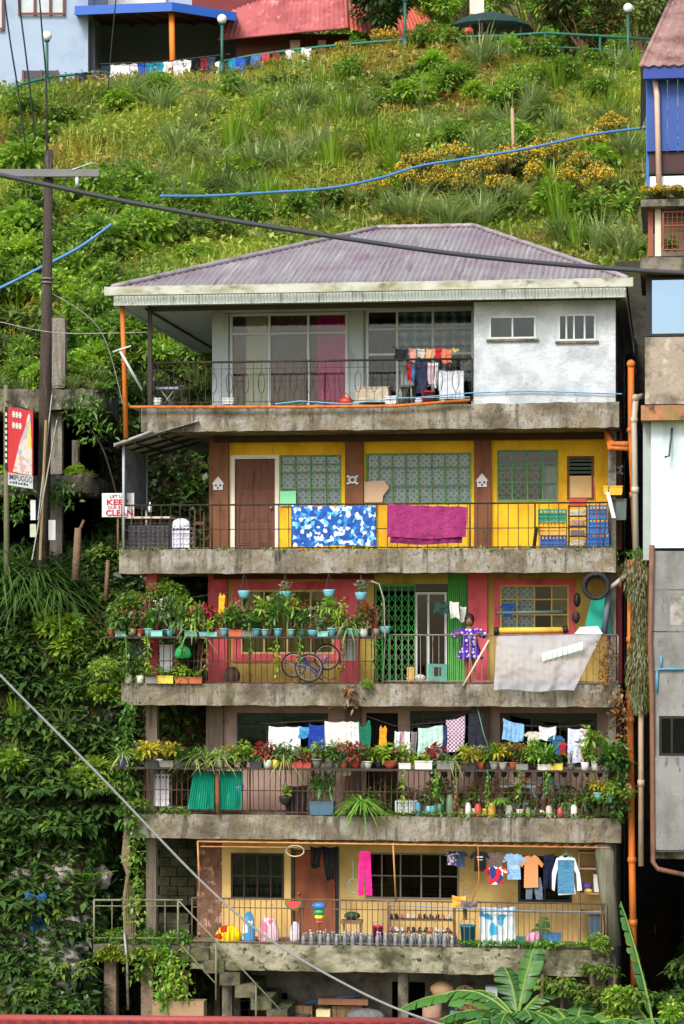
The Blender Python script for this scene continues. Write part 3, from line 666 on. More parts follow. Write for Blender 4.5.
corr(mb, (uL,vF,zE), (uR,vF,zE), topf, 88); corr(mb, (uL,vB,zE), (uR,vB,zE), topb, 88)
def tops(ux, ur):
    def f(s):
        v = vF+(vB-vF)*s; k = min((v-vF)/(vR-vF), (vB-v)/(vB-vR)); return Vector((ux+(ur-ux)*k, v, zE+(zR-zE)*k))
    return f
corr(mb, (uL,vF,zE), (uL,vB,zE), tops(uL,rl), 90); corr(mb, (uR,vF,zE), (uR,vB,zE), tops(uR,rr), 90)
roof = BL.part('roof', mb, roofm)
mb = MB()
for a, b in [((uL,vF,zE),(rl,vR,zR)),((uR,vF,zE),(rr,vR,zR)),((rl,vR,zR),(rr,vR,zR)),((uL,vB,zE),(rl,vR,zR)),((uR,vB,zE),(rr,vR,zR))]:
    a, b = Vector(a)+Vector((0,0,.03)), Vector(b)+Vector((0,0,.03)); n = 18
    mb.tube([a.lerp(b, i/n)+Vector((0,0,.008*(i%2))) for i in range(n+1)], .055, 6)
BL.part('ridge_cap', mb, mat('ridge_cap_sheet',(150,140,146),.6,.2,.15,1.5,dirt=[((110,98,90),.5,.7,3,V1)]), roof)
mb = MB(); zg1, zg0, zs0 = Z(285,370,EV), Z(292,370,EV), Z(301,370,EV)
prof = [(0,0),(-.14,.0),(-.16,.17),(-.13,.175),(-.115,.03),(0,.03)]
vs = []; fs = []
for i in range(41):
    u = uL-.12+(uR-uL+.24)*i/40; q = .012*noise.noise(Vector((u*1.5,0,3)))
    for a, z in prof: vs.append((u, vF-.02+a, zg0+z+q))
for i in range(40):
    for j in range(6): fs.append((i*6+j,(i+1)*6+j,(i+1)*6+(j+1)%6,i*6+(j+1)%6))
fs += [tuple(range(5,-1,-1)), tuple(240+j for j in range(6))]
mb.add(vs, fs); BL.part('gutter', mb, gutterm, roof)
mb = MB(); n = 620                       # ribbed white trim under the gutter
vs = []
for i in range(n+1):
    u = uL+.04+(uR-uL-.08)*i/n; y = vF+.05+.012*(1 if (i//2) % 2 else -1); vs += [(u,y,zs0),(u,y,zg0+.01)]
mb.add(vs, [(2*i,2*i+2,2*i+3,2*i+1) for i in range(n)])
for ux in (uL+.03, uR-.03):
    mb.box(ux-.01, ux+.01, vF+.07, vB-.05, zs0, zg0)
BL.part('eave_trim', mb, zincw, roof)
mb = MB(); zc = zs0+.05; mb.box(uL+.05, uR-.05, vF+.08, vB-.06, zc, zc+.03)
BL.part('soffit', mb, soffit, roof)
mb = MB(); zf = LV[5][0]
for x in (U(148,.5), ): mb.box(x, x+.01, .2, 9, zc-.06, zc)
mb.box(U(150,.12), U(473,.12), .1, .2, zc-.1, zc-.002)
mb.box(UR-3.2, UR+.1, .04, .16, zc-.04, zc-.001)
BL.part('eave_beam', mb, mat('dark_beam',(74,70,66),.8,0,.15,3), roof)

# ---- top storey: walls
V5 = 1.4
zt5, ztop = LV[5][0], zc-.003
h1 = hole(230,348,313,404,V5); h2 = hole(366,474,309,404,V5)
h1 = (h1[0],h1[1],zt5+.02,h1[3]); h2 = (h2[0],h2[1],zt5+.02,h2[3])
mb = MB(); wallgrid(mb, UL, U(475,V5), zt5, ztop, V5, V5+.15, [h1,h2]); mb.box(UL,UL+.14,V5+.15,10,zt5,ztop)
mb.box(U(213,V5), U(229,V5), V5-.1, V5-.002, zt5, ztop); mb.box(U(349,V5), U(364,V5), V5-.1, V5-.002, zt5, ztop)
BL.part('wall', mb, greywall, None, 'blue grey rear wall and piers of the top balcony')
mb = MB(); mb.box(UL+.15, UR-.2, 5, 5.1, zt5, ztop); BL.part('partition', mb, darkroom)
brc = fab(140,96,70); crc = mat('cream_curtain',(238,226,200),.9,0,.08,3); mgc = mat('magenta_curtain',(236,50,146),.8,0,.15,4,spec=.2); drc = fab(150,108,100); gcur = patmat('dotted_grey_cloth','lace',[(70,84,110),(120,132,140),(196,206,202)],5)
window(h1, V5, (.335,.665), (.79,), whitef, .055, glass, [(.0,.13,.02,.98,brc),(.13,.33,.02,.98,crc),(.34,.66,.02,.98,drc),(.68,.73,.02,.98,brc),(.73,.995,.02,.98,mgc)], label='three bay window with brown, cream and magenta curtains')
window(h2, V5, (.29,.62), (.55,.8), whitef, .055, glass, [(.29,.995,.3,.98,gcur),(.02,.28,.02,.98,fab(70,54,50))], label='white framed window and door with dotted grey cloth behind')
# block room on the right
V0 = .03; ux0, ux1 = U(474,V0), UR
wa = hole(489,536,316,339,V0); wb = hole(558,596,314,341,V0)
mb = MB(); wallgrid(mb, ux0, ux1, zt5-.02, ztop-.03, V0, V0+.15, [wa,wb]); mb.box(ux0,ux0+.14,V0+.15,V5-.005,zt5,ztop-.03); BL.part('wall', mb, whitewash, None, 'patchy whitewashed front wall of the block room')
mb = MB(); zz = zt5; i = 0
while zz < ztop-.05:                     # coursed block side wall
    z2 = min(zz+.2, ztop-.03); mb.box(ux1-.14+.01*(i%2), ux1-.002+.008*(i%2), V0+.152, 10.0, zz+.006, z2-.006); zz += .2; i += 1
mb.box(ux1-.12, ux1-.02, V0+.16, 10.0, zt5, ztop-.03)
BL.part('side_wall', mb, block, None, 'bare block side wall of the top room')
for hh, cols in ((wa,(.5,)), (wb,(.22,.42,.7))):
    window(hh, V0, cols, (), whitef, .04, dglass, [(.0,.28,0,1,fab(80,140,110)),(.28,.48,0,1,fab(190,150,100))] if hh is wa else [(.3,.6,0,1,fab(120,124,122))], th=.1)
    mb = MB(); mb.box(hh[0]-.05,hh[1]+.05,V0-.05,V0-.003,hh[2]-.05,hh[2]-.002); BL.part('window_sill', mb, concrete_d)
# top railing: bars with oval rings
mb = MB(); zr1, zr0 = Z(361,300,.1), Z(403,300,.1); u0, u1 = U(150,.1), U(472,.1)
mb.tube([(u0,.1,zr1),(u1,.1,zr1)], .022, 6); mb.tube([(u0,.1,zr1-.14),(u1,.1,zr1-.14)], .007, 4); mb.tube([(u0,.1,zr0+.04),(u1,.1,zr0+.04)], .009, 4)
n = 40
for i in range(n+1):
    x = u0+(u1-u0)*i/n
    if i % 2 == 0:
        mb.tube([(x,.1,zr0),(x,.1,zr0+.2)], .007, 4); mb.tube([(x,.1,zr1-.22),(x,.1,zr1)], .007, 4)
        mb.ring((x,.1,(zr0+zr1)/2-.01), .065, .007, 'y', 14, 0, 4, sz=3.2)
    else: mb.tube([(x,.1,zr0),(x,.1,zr1)], .007, 4)
for q in (152,307,472): mb.tube([(U(q,.1),.1,zr0),(U(q,.1),.1,zr1)], .022, 6)
for k in range(1,22): mb.tube([(u0,.1+k*.2,zr0),(u0,.1+k*.2,zr1)], .007, 4)
mb.tube([(u0,.1,zr1),(u0,4.6,zr1)], .022, 6); mb.tube([(u0,.1,zr0+.04),(u0,4.6,zr0+.04)], .009, 4)
BL.part('railing', mb, iron, None, 'dark iron railing with oval rings on the top balcony')
mb = MB(); mb.box(U(150,.1)-.04, U(150,.1)+.04, .06, .14, zt5, zc); BL.part('post', mb, mat('dark_post',(58,54,52),.8,0,.2,5))

# ---- fourth storey (yellow)
V4 = 1.4; zt, zb = LV[4][0], LV[5][1]-.001
D4 = hole(235,275,459,551,V4); D4 = (D4[0],D4[1],zt,D4[3]); Wn = [hole(280,341,455,505,V4), hole(366,471,453,504,V4), hole(497,558,450,501,V4)]
SD = hole(567,594,456,500,V4)
mb = MB(); wallgrid(mb, U(228,V4), U(620,V4), zt, zb, V4, V4+.15, [D4,SD]+Wn); BL.part('wall', mb, yellow, None, 'bright yellow balcony wall')
for a, b in ((209,228),(345,363),(474,491),(608,622)):
    mb = MB(); mb.box(U(a,V4-.12), U(b,V4-.12), V4-.12, V4-.002 if a > 209 else V4+.15, zt, zb-.001); BL.part('column', mb, brown)
mb = MB(); mb.box(U(213,V4-.16), U(620,V4-.16), V4-.16, V4-.122, zb-.14, zb-.002); BL.part('beam', mb, mat('dark_brown_beam',(70,50,40),.8,0,.15,3))
lace = patmat('lace_curtain','lace',[(160,182,216),(226,232,240),(140,166,170)],8)
window(Wn[0], V4, (.25,.5,.75), (.33,.66,.82), greenf, .03, glass, [(.02,.98,.02,.98,lace)], label='green framed window with lace curtain beside the brown door')
window(Wn[1], V4, (.125,.25,.375,.5,.625,.75,.875), (.36,.72), greenf, .032, glass, [(.02,.98,.02,.98,lace)], label='wide green framed window with lace curtain')
window(Wn[2], V4, (.25,.5,.75), (.36,.72), greenf, .03, glass, [(.0,.7,.0,.7,patmat('dark_lace','lace',[(60,74,60),(110,124,110),(40,46,44)],6)),(.76,.98,.02,.68,fab(170,180,178))], label='green framed window half open to the dark room')
mb = MB(); u0,u1,z0,z1 = D4; mb.box(u0-.09,u0-.002,V4-.03,V4-.003,z0,z1+.08); mb.box(u1+.002,u1+.09,V4-.03,V4-.003,z0,z1+.08); mb.box(u0-.002,u1+.002,V4-.03,V4-.003,z1+.002,z1+.08)
BL.part('door_frame', mb, mat('cream_door_frame',(214,206,190),.7,0,.1,3))
def panel_door(u0,u1,z0,z1,v,m,rows=((.06,.28),(.32,.62),(.68,.94)),label=None):
    mb = MB(); mb.box(u0,u1,v,v+.05,z0,z1); w = u1-u0; h = z1-z0
    for a,b in rows:
        for c,d in ((.1,.46),(.54,.9)):
            mb.box(u0+w*c,u0+w*d,v-.012,v-.001,z0+h*a,z0+h*b); mb.box(u0+w*c+.05,u0+w*d-.05,v-.022,v-.013,z0+h*a+.04,z0+h*b-.04)
    d_ = BL.part('door', mb, m, None, label); hb = MB(); hb.ball((u1-.07,v-.05,z0+h*.47), .03, 8); hb.tube([(u1-.07,v,z0+h*.47),(u1-.07,v-.05,z0+h*.47)], .012, 6); BL.part('handle', hb, galv, d_); return d_
panel_door(D4[0]+.01,D4[1]-.01,D4[2]+.01,D4[3]-.01,V4+.03,dwood,label='dark brown panelled door in the yellow wall')
u0,u1,z0,z1 = SD; mb = MB(); mb.box(u0,u1,V4-.02,V4+.04,z0,z0+.05); mb.box(u0,u1,V4-.02,V4+.04,z1-.05,z1); mb.box(u0,u0+.05,V4-.02,V4+.04,z0+.05,z1-.05); mb.box(u1-.05,u1,V4-.02,V4+.04,z0+.05,z1-.05)
sd = BL.part('small_window', mb, mat('brown_frame',(104,66,40),.7,0,.15,4)); mb = MB(); mb.box(u0+.05,u1-.05,V4,V4+.03,z0+.05,z0+(z1-z0)*.55); BL.part('panel', mb, mat('beige_board',(206,172,118),.8), sd)
mb = MB()
for i in range(4): z = z0+(z1-z0)*(.6+.09*i); mb.box(u0+.05,u1-.05,V4,V4+.02,z,z+.05)
BL.part('louvre', mb, mat('dark_green_slats',(44,66,56),.5), sd)
# painted cut-out ornaments on the columns
def house_orn(px, py):
    u, z = B(px,py,V4-.15); mb = MB(); w, h = .13, .14
    mb.prism([(u-w,z-.02),(u-w*.75,z-.02),(u-w*.75,z-h),(u+w*.75,z-h),(u+w*.75,z-.02),(u+w,z-.02),(u,z+h)], V4-.15, V4-.124, 0)
    for dx in (-.045,.045): mb.box(u+dx-.02,u+dx+.02,V4-.158,V4-.151,z-.07,z-.03,1)
    mb.box(u-.02,u+.02,V4-.158,V4-.151,z-.12,z-.085,1); BL.part('house_ornament', mb, [white, black])
def star_orn(px, py):
    u, z = B(px,py,V4-.15); mb = MB(); mb.ring((u,V4-.14,z), .06, .022, 'y', 12, 0, 5)
    for k in range(4):
        a = math.pi/4+k*math.pi/2; c = Vector((u+.12*math.cos(a)*1.1, V4-.14, z+.1*math.sin(a)))
        mb.tube([(u+.07*math.cos(a),V4-.14,z+.07*math.sin(a)), c], .02, 5); mb.ball(c, .032, 7)
    for dx in (-.07,.07): mb.ball((u+dx,V4-.14,z),.03,7)
    BL.part('round_ornament', mb, white)
house_orn(218,483); house_orn(482,480); star_orn(352.5,480); star_orn(617,470)
mb = MB(); a, b = P(280,491,V4-.05), P(296,506,V4-.05); mb.box(a.x,b.x,V4-.05,V4-.035,b.z,a.z); one('mint_green_board', mb, mat('mint_board',(130,214,160),.7,0,.06), 'small mint green board at the left window of the yellow wall', 'board')
mb = MB(); a = P(364,482,V4-.05); mb.prism([(a.x,a.z),(a.x+.42,a.z+.03),(a.x+.52,a.z-.12),(a.x+.4,a.z-.28),(a.x+.38,a.z-.42),(a.x,a.z-.42)], V4-.06, V4-.04); one('cardboard_sheet', mb, mat('tan_cardboard',(196,166,136),.9,0,.1,3), 'torn tan cardboard leaning against the wide green window', 'cardboard')
railing(122, 610, 504, 549, 10, mids=(.45,), posts=(122,212,292,376,470,535,610), label='thin iron railing of the yellow balcony', jig=.01)

# ---- third storey (coral red and ochre)
V3 = 1.4; zt, zb = LV[3][0], LV[4][1]-.001
W3 = [hole(241,334,590,654,V3), hole(500,569,585,630,V3)]; G3 = hole(374,448,584,682,V3); G3 = (G3[0],G3[1],zt,G3[3])
mb = MB(); wallgrid(mb, U(226,V3), U(374,V3), zt, zb, V3, V3+.15, [W3[0]]); wallgrid(mb, U(468,V3), U(622,V3), zt, zb, V3, V3+.15, [W3[1]]); mb.box(U(374,V3),U(468,V3),V3,V3+.15,G3[3],zb)
BL.part('wall', mb, ochre, None, 'ochre balcony wall of the third storey')
def fr(h, w, v0, v1, m, name='surround'):
    u0,u1,z0,z1 = h; mb = MB(); mb.box(u0-w,u1+w,v0,v1,z1+.002,z1+w); mb.box(u0-w,u1+w,v0,v1,z0-w,z0-.002); mb.box(u0-w,u0-.002,v0,v1,z0-.002,z1+.002); mb.box(u1+.002,u1+w,v0,v1,z0-.002,z1+.002); BL.part(name, mb, m)
fr(W3[0], .17, V3-.03, V3-.003, redp, 'red_window_surround'); fr(W3[1], .12, V3-.03, V3-.003, redp, 'red_window_surround')
for a, b in ((208,227),(341,358),(468,487),(607,622)):
    mb = MB(); mb.box(U(a,V3-.12), U(b,V3-.12), V3-.12, V3-.002 if a > 208 else V3+.15, zt, zb-.001); BL.part('column', mb, redp)
mb = MB(); mb.box(U(146,.6), U(157,.6), .6, .8, zt, zb-.001); BL.part('column', mb, redp, None, 'coral red free standing post at the left')
mb = MB(); mb.box(U(213,V3-.16), U(374,V3-.16), V3-.16, V3-.122, zb-.1, zb-.002); BL.part('beam', mb, mat('dark_red_beam',(110,44,44),.8,0,.15,3))
window(W3[0], V3, (.25,.5,.75), (.7,), creamf, .04, glass, [(.02,.98,.02,.98,mat('ochre_curtain',(176,152,72),.9,0,.2,4)),], label='cream framed window with ochre curtains in a coral surround')
window(W3[1], V3, (.25,.5,.75), (.34,.68), mat('mustard_frame',(200,170,80),.65,0,.12,4), .035, glass, [(.0,.5,.0,1,lace),(.75,1,0,1,fab(190,160,90))], label='mustard framed window with patterned curtains')
# green folding gate with diamond lattice, sliding glass door, green slatted panel
mb = MB(); u0,u1 = U(376,V3),U(415,V3); z0,z1 = zt+.02, G3[3]-.05; n = 6
for i in range(n+1): x = u0+(u1-u0)*i/n; mb.box(x-.012,x+.012,V3-.03,V3-.01,z0,z1)
for i in range(n):
    x0,x1 = u0+(u1-u0)*i/n, u0+(u1-u0)*(i+1)/n; h = .2; z = z0
    while z+h < z1: mb.tube([(x0,V3-.035,z),(x1,V3-.035,z+h)], .008, 4); mb.tube([(x1,V3-.045,z),(x0,V3-.045,z+h)], .008, 4); z += h
mb.box(u0-.02,u1+.02,V3-.05,V3-.005,z1,z1+.05)
BL.part('folding_gate', mb, mat('gate_green',(66,160,74),.6,0,.12,3,dirt=[((46,98,52),.55,.72,4,V1)]))
window((U(415,V3),U(447,V3),zt+.01,Z(592,431,V3)), V3, (.42,), (), whitef, .05, dglass, [(.0,.42,0,1,fab(66,72,80))], name='sliding_door', label='white framed sliding glass door standing dark')
mb = MB(); mb.box(U(376,V3),U(466,V3),V3+.02,V3+.05,Z(592,431,V3)+.02,G3[3]); BL.part('transom', mb, mat('grey_green_board',(84,96,84),.8))
mb = MB(); u0,u1 = U(448,V3),U(468,V3)
for i in range(10): x = u0+(u1-u0)*i/10; mb.box(x,x+.03,V3-.03+.006*(i%2),V3,zt+.01,zb)
BL.part('slatted_panel', mb, mat('panel_green',(78,160,72),.65,0,.15,3,dirt=[((48,100,50),.5,.7,3,(2,2,.3))]))
railing(122, 384, 638, 684, 6.2, mids=(.5,), posts=(122,176,250,300,384), m=rustiron, label='rusty bar railing under the plant shelf, third storey', jig=.012)
railing(384, 618, 635, 683, 6.2, mids=(), posts=(384,470,618), m=mat('grey_bars',(120,112,104),.7,.2,.2,6,dirt=[((84,60,46),.5,.7,6,V1)]), label='straight bar railing where the person leans')
def shelf(px0, px1, py, v0, v1, th=.04, lab=None, m=None):
    mb = MB(); u0,u1 = U(px0), U(px1); z = Z(py); n = 14
    for i in range(n): a = u0+(u1-u0)*i/n; mb.box(a, u0+(u1-u0)*(i+1)/n-.004, v0, v1, z-th+random.uniform(-.006,.006), z+random.uniform(-.004,.004))
    return BL.part('plant_shelf', mb, m or mat('dark_old_plank',(62,54,46),.9,0,.25,4), None, lab)
shelf(106, 385, 636.5, -.28, .06); SH3 = Z(636.5)
# ---- second storey (taupe)
V2 = 1.4; zt, zb = LV[2][0], LV[3][1]-.001
W2 = [hole(237,328,713,762,V2), hole(410,472,711,764,V2), hole(500,597,713,766,V2)]
dr = hole(366,398,713,800,V2); dr = (dr[0],dr[1],zt,dr[3])
mb = MB(); wallgrid(mb, U(222,V2), U(622,V2), zt, zb, V2, V2+.15, W2+[dr]); BL.part('wall', mb, taupe, None, 'taupe pink balcony wall of the second storey')
for a, b, v in ((206,223,V2-.1),(146,157,.6)):
    mb = MB(); mb.box(U(a,v), U(b,v), v, v+.22, zt, zb-.001); BL.part('column', mb, mat('grey_brown_post',(126,112,98),.9,0,.15,2,dirt=[((86,76,64),.48,.68,3,VS)]))
for a, b in ((345,360),(474,490)):
    mb = MB(); mb.box(U(a,V2-.1), U(b,V2-.1), V2-.1, V2-.002, zt, zb-.001); BL.part('column', mb, mat('dark_mauve_column',(112,92,86),.9,0,.15,2))
wcur = patmat('teal_print_curtain','floral',[(60,96,96),(84,110,104),(50,70,76),(110,120,110)],8)
window(W2[0], V2, (.33,.5,.8), (.3,.72), tealf, .05, dglass, [(.02,.98,.02,.98,wcur)]); window(W2[1], V2, (.5,), (.7,), darkf, .05, dglass, [(.0,.4,0,1,fab(60,66,64))]); window(W2[2], V2, (.33,.62), (.75,), darkf, .05, dglass, [(.05,.3,0,.7,fab(120,110,104)),(.66,.95,0,.7,fab(140,144,150))])
u0,u1,z0,z1 = dr; mb = MB(); mb.box(u0,u1,V2+.3,V2+.34,z0,z1); BL.part('door', mb, darkroom, None, 'dark panel standing for the shade inside the open doorway')  # panel coloured dark for the shade inside; there is no door leaf
railing(128, 622, 770, 815, 5.6, mids=(.52,), posts=(128,250,313,385,452,545,622), m=rustiron, label='rusty bar railing of the second storey', jig=.012)
shelf(112, 612, 768, -.25, .06); SH2 = Z(768)
# ---- first storey (cream)
V1f = 1.3; zt, zb = LV[1][0], LV[2][1]-.001
W1 = [hole(231,284,853,899,V1f), hole(365,459,853,899,V1f), hole(518,572,856,902,V1f)]; D1 = hole(294,336,850,945,V1f); D1 = (D1[0],D1[1],zt,D1[3])
mb = MB(); wallgrid(mb, U(222,V1f), U(605,V1f), zt, zb, V1f, V1f+.15, W1+[D1]); BL.part('wall', mb, cream, None, 'cream yellow balcony wall of the first storey')
mb = MB(); wallgrid(mb, U(197,V1f), U(222,V1f), zt, zb, V1f, V1f+.15, []); BL.part('wall', mb, mat('brick_patch',(120,84,66),.9,0,.3,7,dirt=[((180,150,130),.55,.65,6,V1),((70,52,42),.5,.7,4,V1)]), None, 'patch of bare brick wall beside the cream wall')
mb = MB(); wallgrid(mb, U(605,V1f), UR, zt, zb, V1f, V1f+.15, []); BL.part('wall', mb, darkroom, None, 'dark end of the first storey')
window(W1[0], V1f, (.25,.5,.75), (.5,), mat('black_brown_frame',(50,40,34),.6), .04, dglass, [(0,1,0,1,fab(70,52,44))], label='four pane dark window with grille')
window(W1[1], V1f, (.18,.38,.6,.8), (.5,), mat('grey_wood_frame',(120,112,100),.7,0,.15,4), .035, dglass, [(.18,.37,0,.48,mat('brown_board',(150,96,66),.8)),(0,.17,0,1,fab(50,46,44))], label='grey framed window row with a brown board')
window(W1[2], V1f, (.5,), (), darkf, .05, dglass, [(0,1,0,1,fab(40,42,50))])
mb = MB(); u0,u1,z0,z1 = D1; mb.box(u0+.02,u1-.02,V1f+.02,V1f+.06,z0+.01,z1-.02); d_ = BL.part('door', mb, redwood, None, 'reddish plywood door'); mb = MB(); mb.ball((u0+.1,V1f-.02,z0+.9),.03,8); mb.tube([(u0+.1,V1f-.02,z0+.9),(u0+.1,V1f+.02,z0+.9)],.012,6); BL.part('handle', mb, galv, d_)
mb = MB(); mb.box(u0-.06,u0-.002,V1f-.03,V1f-.003,z0,z1+.06); mb.box(u1+.002,u1+.06,V1f-.03,V1f-.003,z0,z1+.06); BL.part('door_frame', mb, darkf)
railing(192, 606, 901, 946, 5.4, mids=(.8,), posts=(192,300,388,455,540,606), m=mat('brown_bars',(106,88,72),.7,.2,.2,6,dirt=[((70,50,40),.5,.7,6,V1)]), label='bar railing of the first storey', jig=.01)
mb = MB(); mb.tube([P(604,843,.3),P(606,880,.3),P(614,946,.3)], [.2,.17,.14], 14); BL.part('round_column', mb, mat('grey_green_column',(116,116,100),.9,0,.2,2,dirt=[((78,78,62),.45,.65,2,VS)]))
for px0,px1 in ((146,156),):
    mb = MB(); a,b = U(px0,.7),U(px1,.7); mb.box(a,b,.7,.9,3.2,LV[2][1]-.001); BL.part('column', mb, mat('grey_brown_post2',(140,128,112),.9,0,.15,2,dirt=[((92,84,70),.48,.68,3,VS)]))
# ---- ground floor: dark recess
zt, zb = GZ, LV[1][1]-.001
og = hole(240,288,992,1020,1.6); og = (og[0],og[1],Z(1019,262,1.6),Z(992,262,1.6)); ob = (U(392,1.6),U(425,1.6),zt,Z(982,410,1.6))
mb = MB(); xs0, xs1 = U(222,1.6), UR-.2; wallgrid(mb, xs0, xs1, zt-.3, zb, 1.6, 1.75, [og,ob]); BL.part('wall', mb, mat('grey_block_wall',(112,106,98),.95,0,.2,4,dirt=[((72,66,58),.45,.66,2.4,V1)],bump=(14,.03)), None, 'grey block wall of the ground floor')
window(og, 1.6, (.2,.4,.6,.8), (.33,.66), darkf, .02, dglass, ())
mb = MB()
for k,(a,b) in enumerate(((222,232),(398,408),(592,606))):
    mb = MB(); mb.box(U(a,.4),U(b,.4),.4,.6,zt-.3,zb); BL.part('column', mb, concrete_d)
# ---- stains, moss and drain pipes
def pipe(name, pts, r, m, label, v=None):
    mb = MB(); mb.tube(pts, r, 8)
    for p in pts[1:-1]: mb.ball(p, r*1.35, 8)
    for i in range(len(pts)-1):
        a, b = Vector(pts[i]), Vector(pts[i+1]); L_ = (b-a).length; k = int(L_//2.4)
        for j in range(1, k+1):
            c = a.lerp(b, j/(k+1)); d = (b-a).normalized()*.06; mb.tube([c-d,c+d], r*1.25, 8)
    return BL.part(name, mb, m, None, label)
pipe('drain_pipe', [P(634,372,1.2),P(631,364,.0),P(631,430,.0),P(636,560,.0)], .065, orange, 'orange drain pipe from the top storey')
pipe('drain_pipe', [P(631,560,.3),P(630,720,.3),P(632,860,.3),P(634,985,.3)], .07, orange, 'long orange drain pipe down the right corner')
pipe('drain_pipe', [P(642,396,.4),P(636,398,-.15),P(634,420,-.15),P(636,560,-.15)], .06, greypipe, 'pale grey pipe beside the orange one')
pipe('drain_pipe', [P(637,636,-.15),P(641,700,-.15),P(641,866,-.15)], .055, mat('worn_beige_pipe',(184,156,134),.7,0,.15,3,dirt=[((120,108,80),.5,.7,3,(2,2,.4))]), 'worn beige pipe in the gap')
pipe('drain_pipe', [P(603,424,.6),P(612,444,.3),P(629,444,.1)], .06, orange, 'short orange elbow under the top slab')
pipe('drain_pipe', [P(606,436,.5),P(610,448,.2),P(629,449,.05)], .045, orange, 'lower orange elbow pipe')
pipe('drain_pipe', [P(122,303,-.3),P(124,360,-.25),P(126,438,-.2)], .05, orange, 'orange post pipe at the left corner of the roof')
pipe('drain_pipe', [P(128,407,-.12),P(300,407,-.12),P(395,406,-.12),P(470,400,-.12)], .03, orange, 'thin orange pipe along the top slab')
# small lean-to over the left end of the yellow balcony
LT = T('lean_to_roof', 'zinc lean-to roof and side sheet sheltering the left end of the yellow balcony', 'lean-to')
mb = MB(); a, b = P(115,445,-.15), P(153,431,-.15)
n = 40; vs = []
for i in range(n+1):
    s = i/n; v = -.15+3.4*s; q = .02*math.sin(i*1.57); vs += [(a.x, v, a.z+q), (a.x+1.7, v, a.z+.02+q+(b.z-a.z)*1.6)]
mb.add(vs, [(2*i,2*i+2,2*i+3,2*i+1) for i in range(n)]); mb.box(a.x-.02,a.x+.0,-.17,3.2,a.z-.03,a.z+.04)
mb.tube([(a.x,-.17,a.z),(a.x+.78,-.17,b.z)], .03, 6)
LT.part('roof_sheet', mb, mat('old_white_zinc',(168,170,168),.6,.2,.12,2,dirt=[((112,108,100),.48,.68,2.4,V1)]))
mb = MB()
for v in (.1,1.1,2.1,3.0): mb.tube([(a.x+.02,v,a.z-.04),(a.x+1.7,v,a.z-.02+(b.z-a.z)*1.6)], .025, 5)
for du in (.4,.9,1.4): mb.tube([(a.x+du,-.1,a.z-.06+(b.z-a.z)*.95*du/1.0),(a.x+du,3.1,a.z-.06+(b.z-a.z)*.95*du)], .022, 5)
LT.part('rafters', mb, iron)
mb = MB(); x = U(124,.1); n = 40; vs = []
for i in range(n+1): v = .1+2.2*i/n; q = .015*math.sin(i*1.57); vs += [(x+q,v,Z(506,124,.1)),(x+q,v,a.z-.05)]
mb.add(vs, [(2*i,2*i+2,2*i+3,2*i+1) for i in range(n)]); LT.part('side_sheet', mb, mat('grey_side_sheet',(120,124,130),.55,.3,.12,2,dirt=[((84,84,86),.5,.7,2.4,V1)]))
mb = MB(); mb.tube([(x,.06,Z(549,124,.1)),(x,.06,a.z)], .03, 6); mb.tube([(x,2.3,Z(549,124,.1)),(x,2.3,a.z-.02)], .03, 6); LT.part('posts', mb, mat('pale_post',(160,164,168),.6))
# bamboo and rebar rack hanging under the second slab
RK = T('drying_rack', 'orange brown ladder shaped drying rack under the slab above the cream balcony', 'drying rack')
mb = MB(); za, zb_ = Z(842), Z(849)
mb.tube([(U(200),-.25,za),(U(610),-.25,za-.03)], .018, 6); mb.tube([(U(200),.45,za-.01),(U(610),.45,za-.05)], .018, 6)
RK.part('rail', mb, bamboo); mb = MB()
x = U(285)
while x < U(600): mb.tube([(x,-.25,za-.01),(x+.14,.45,za-.02)], .014, 5); x += .2
RK.part('rungs', mb, bamboo)
for pp, rr_ in (([(U(200),-.25,za),(U(201),-.1,Z(901,201))],.02), ([P(393,843,-.25),P(396,902,-.05)],.018), ([P(478,845,-.25),P(479,880,0),P(472,902,0)],.012), ([(U(203),-.25,za-.1),(U(300),-.25,za-.1)],.012)):
    mb = MB(); mb.tube(pp, rr_, 6); RK.part('support_pole', mb, bamboo)
# ------------------------------------------------------------------ household things
ORD = ['first','second','third','fourth','fifth','sixth','seventh','eighth','ninth','tenth','eleventh','twelfth','thirteenth','fourteenth','fifteenth','sixteenth','seventeenth','eighteenth','nineteenth','twentieth','21st','22nd','23rd','24th','25th','26th','27th','28th','29th','30th']
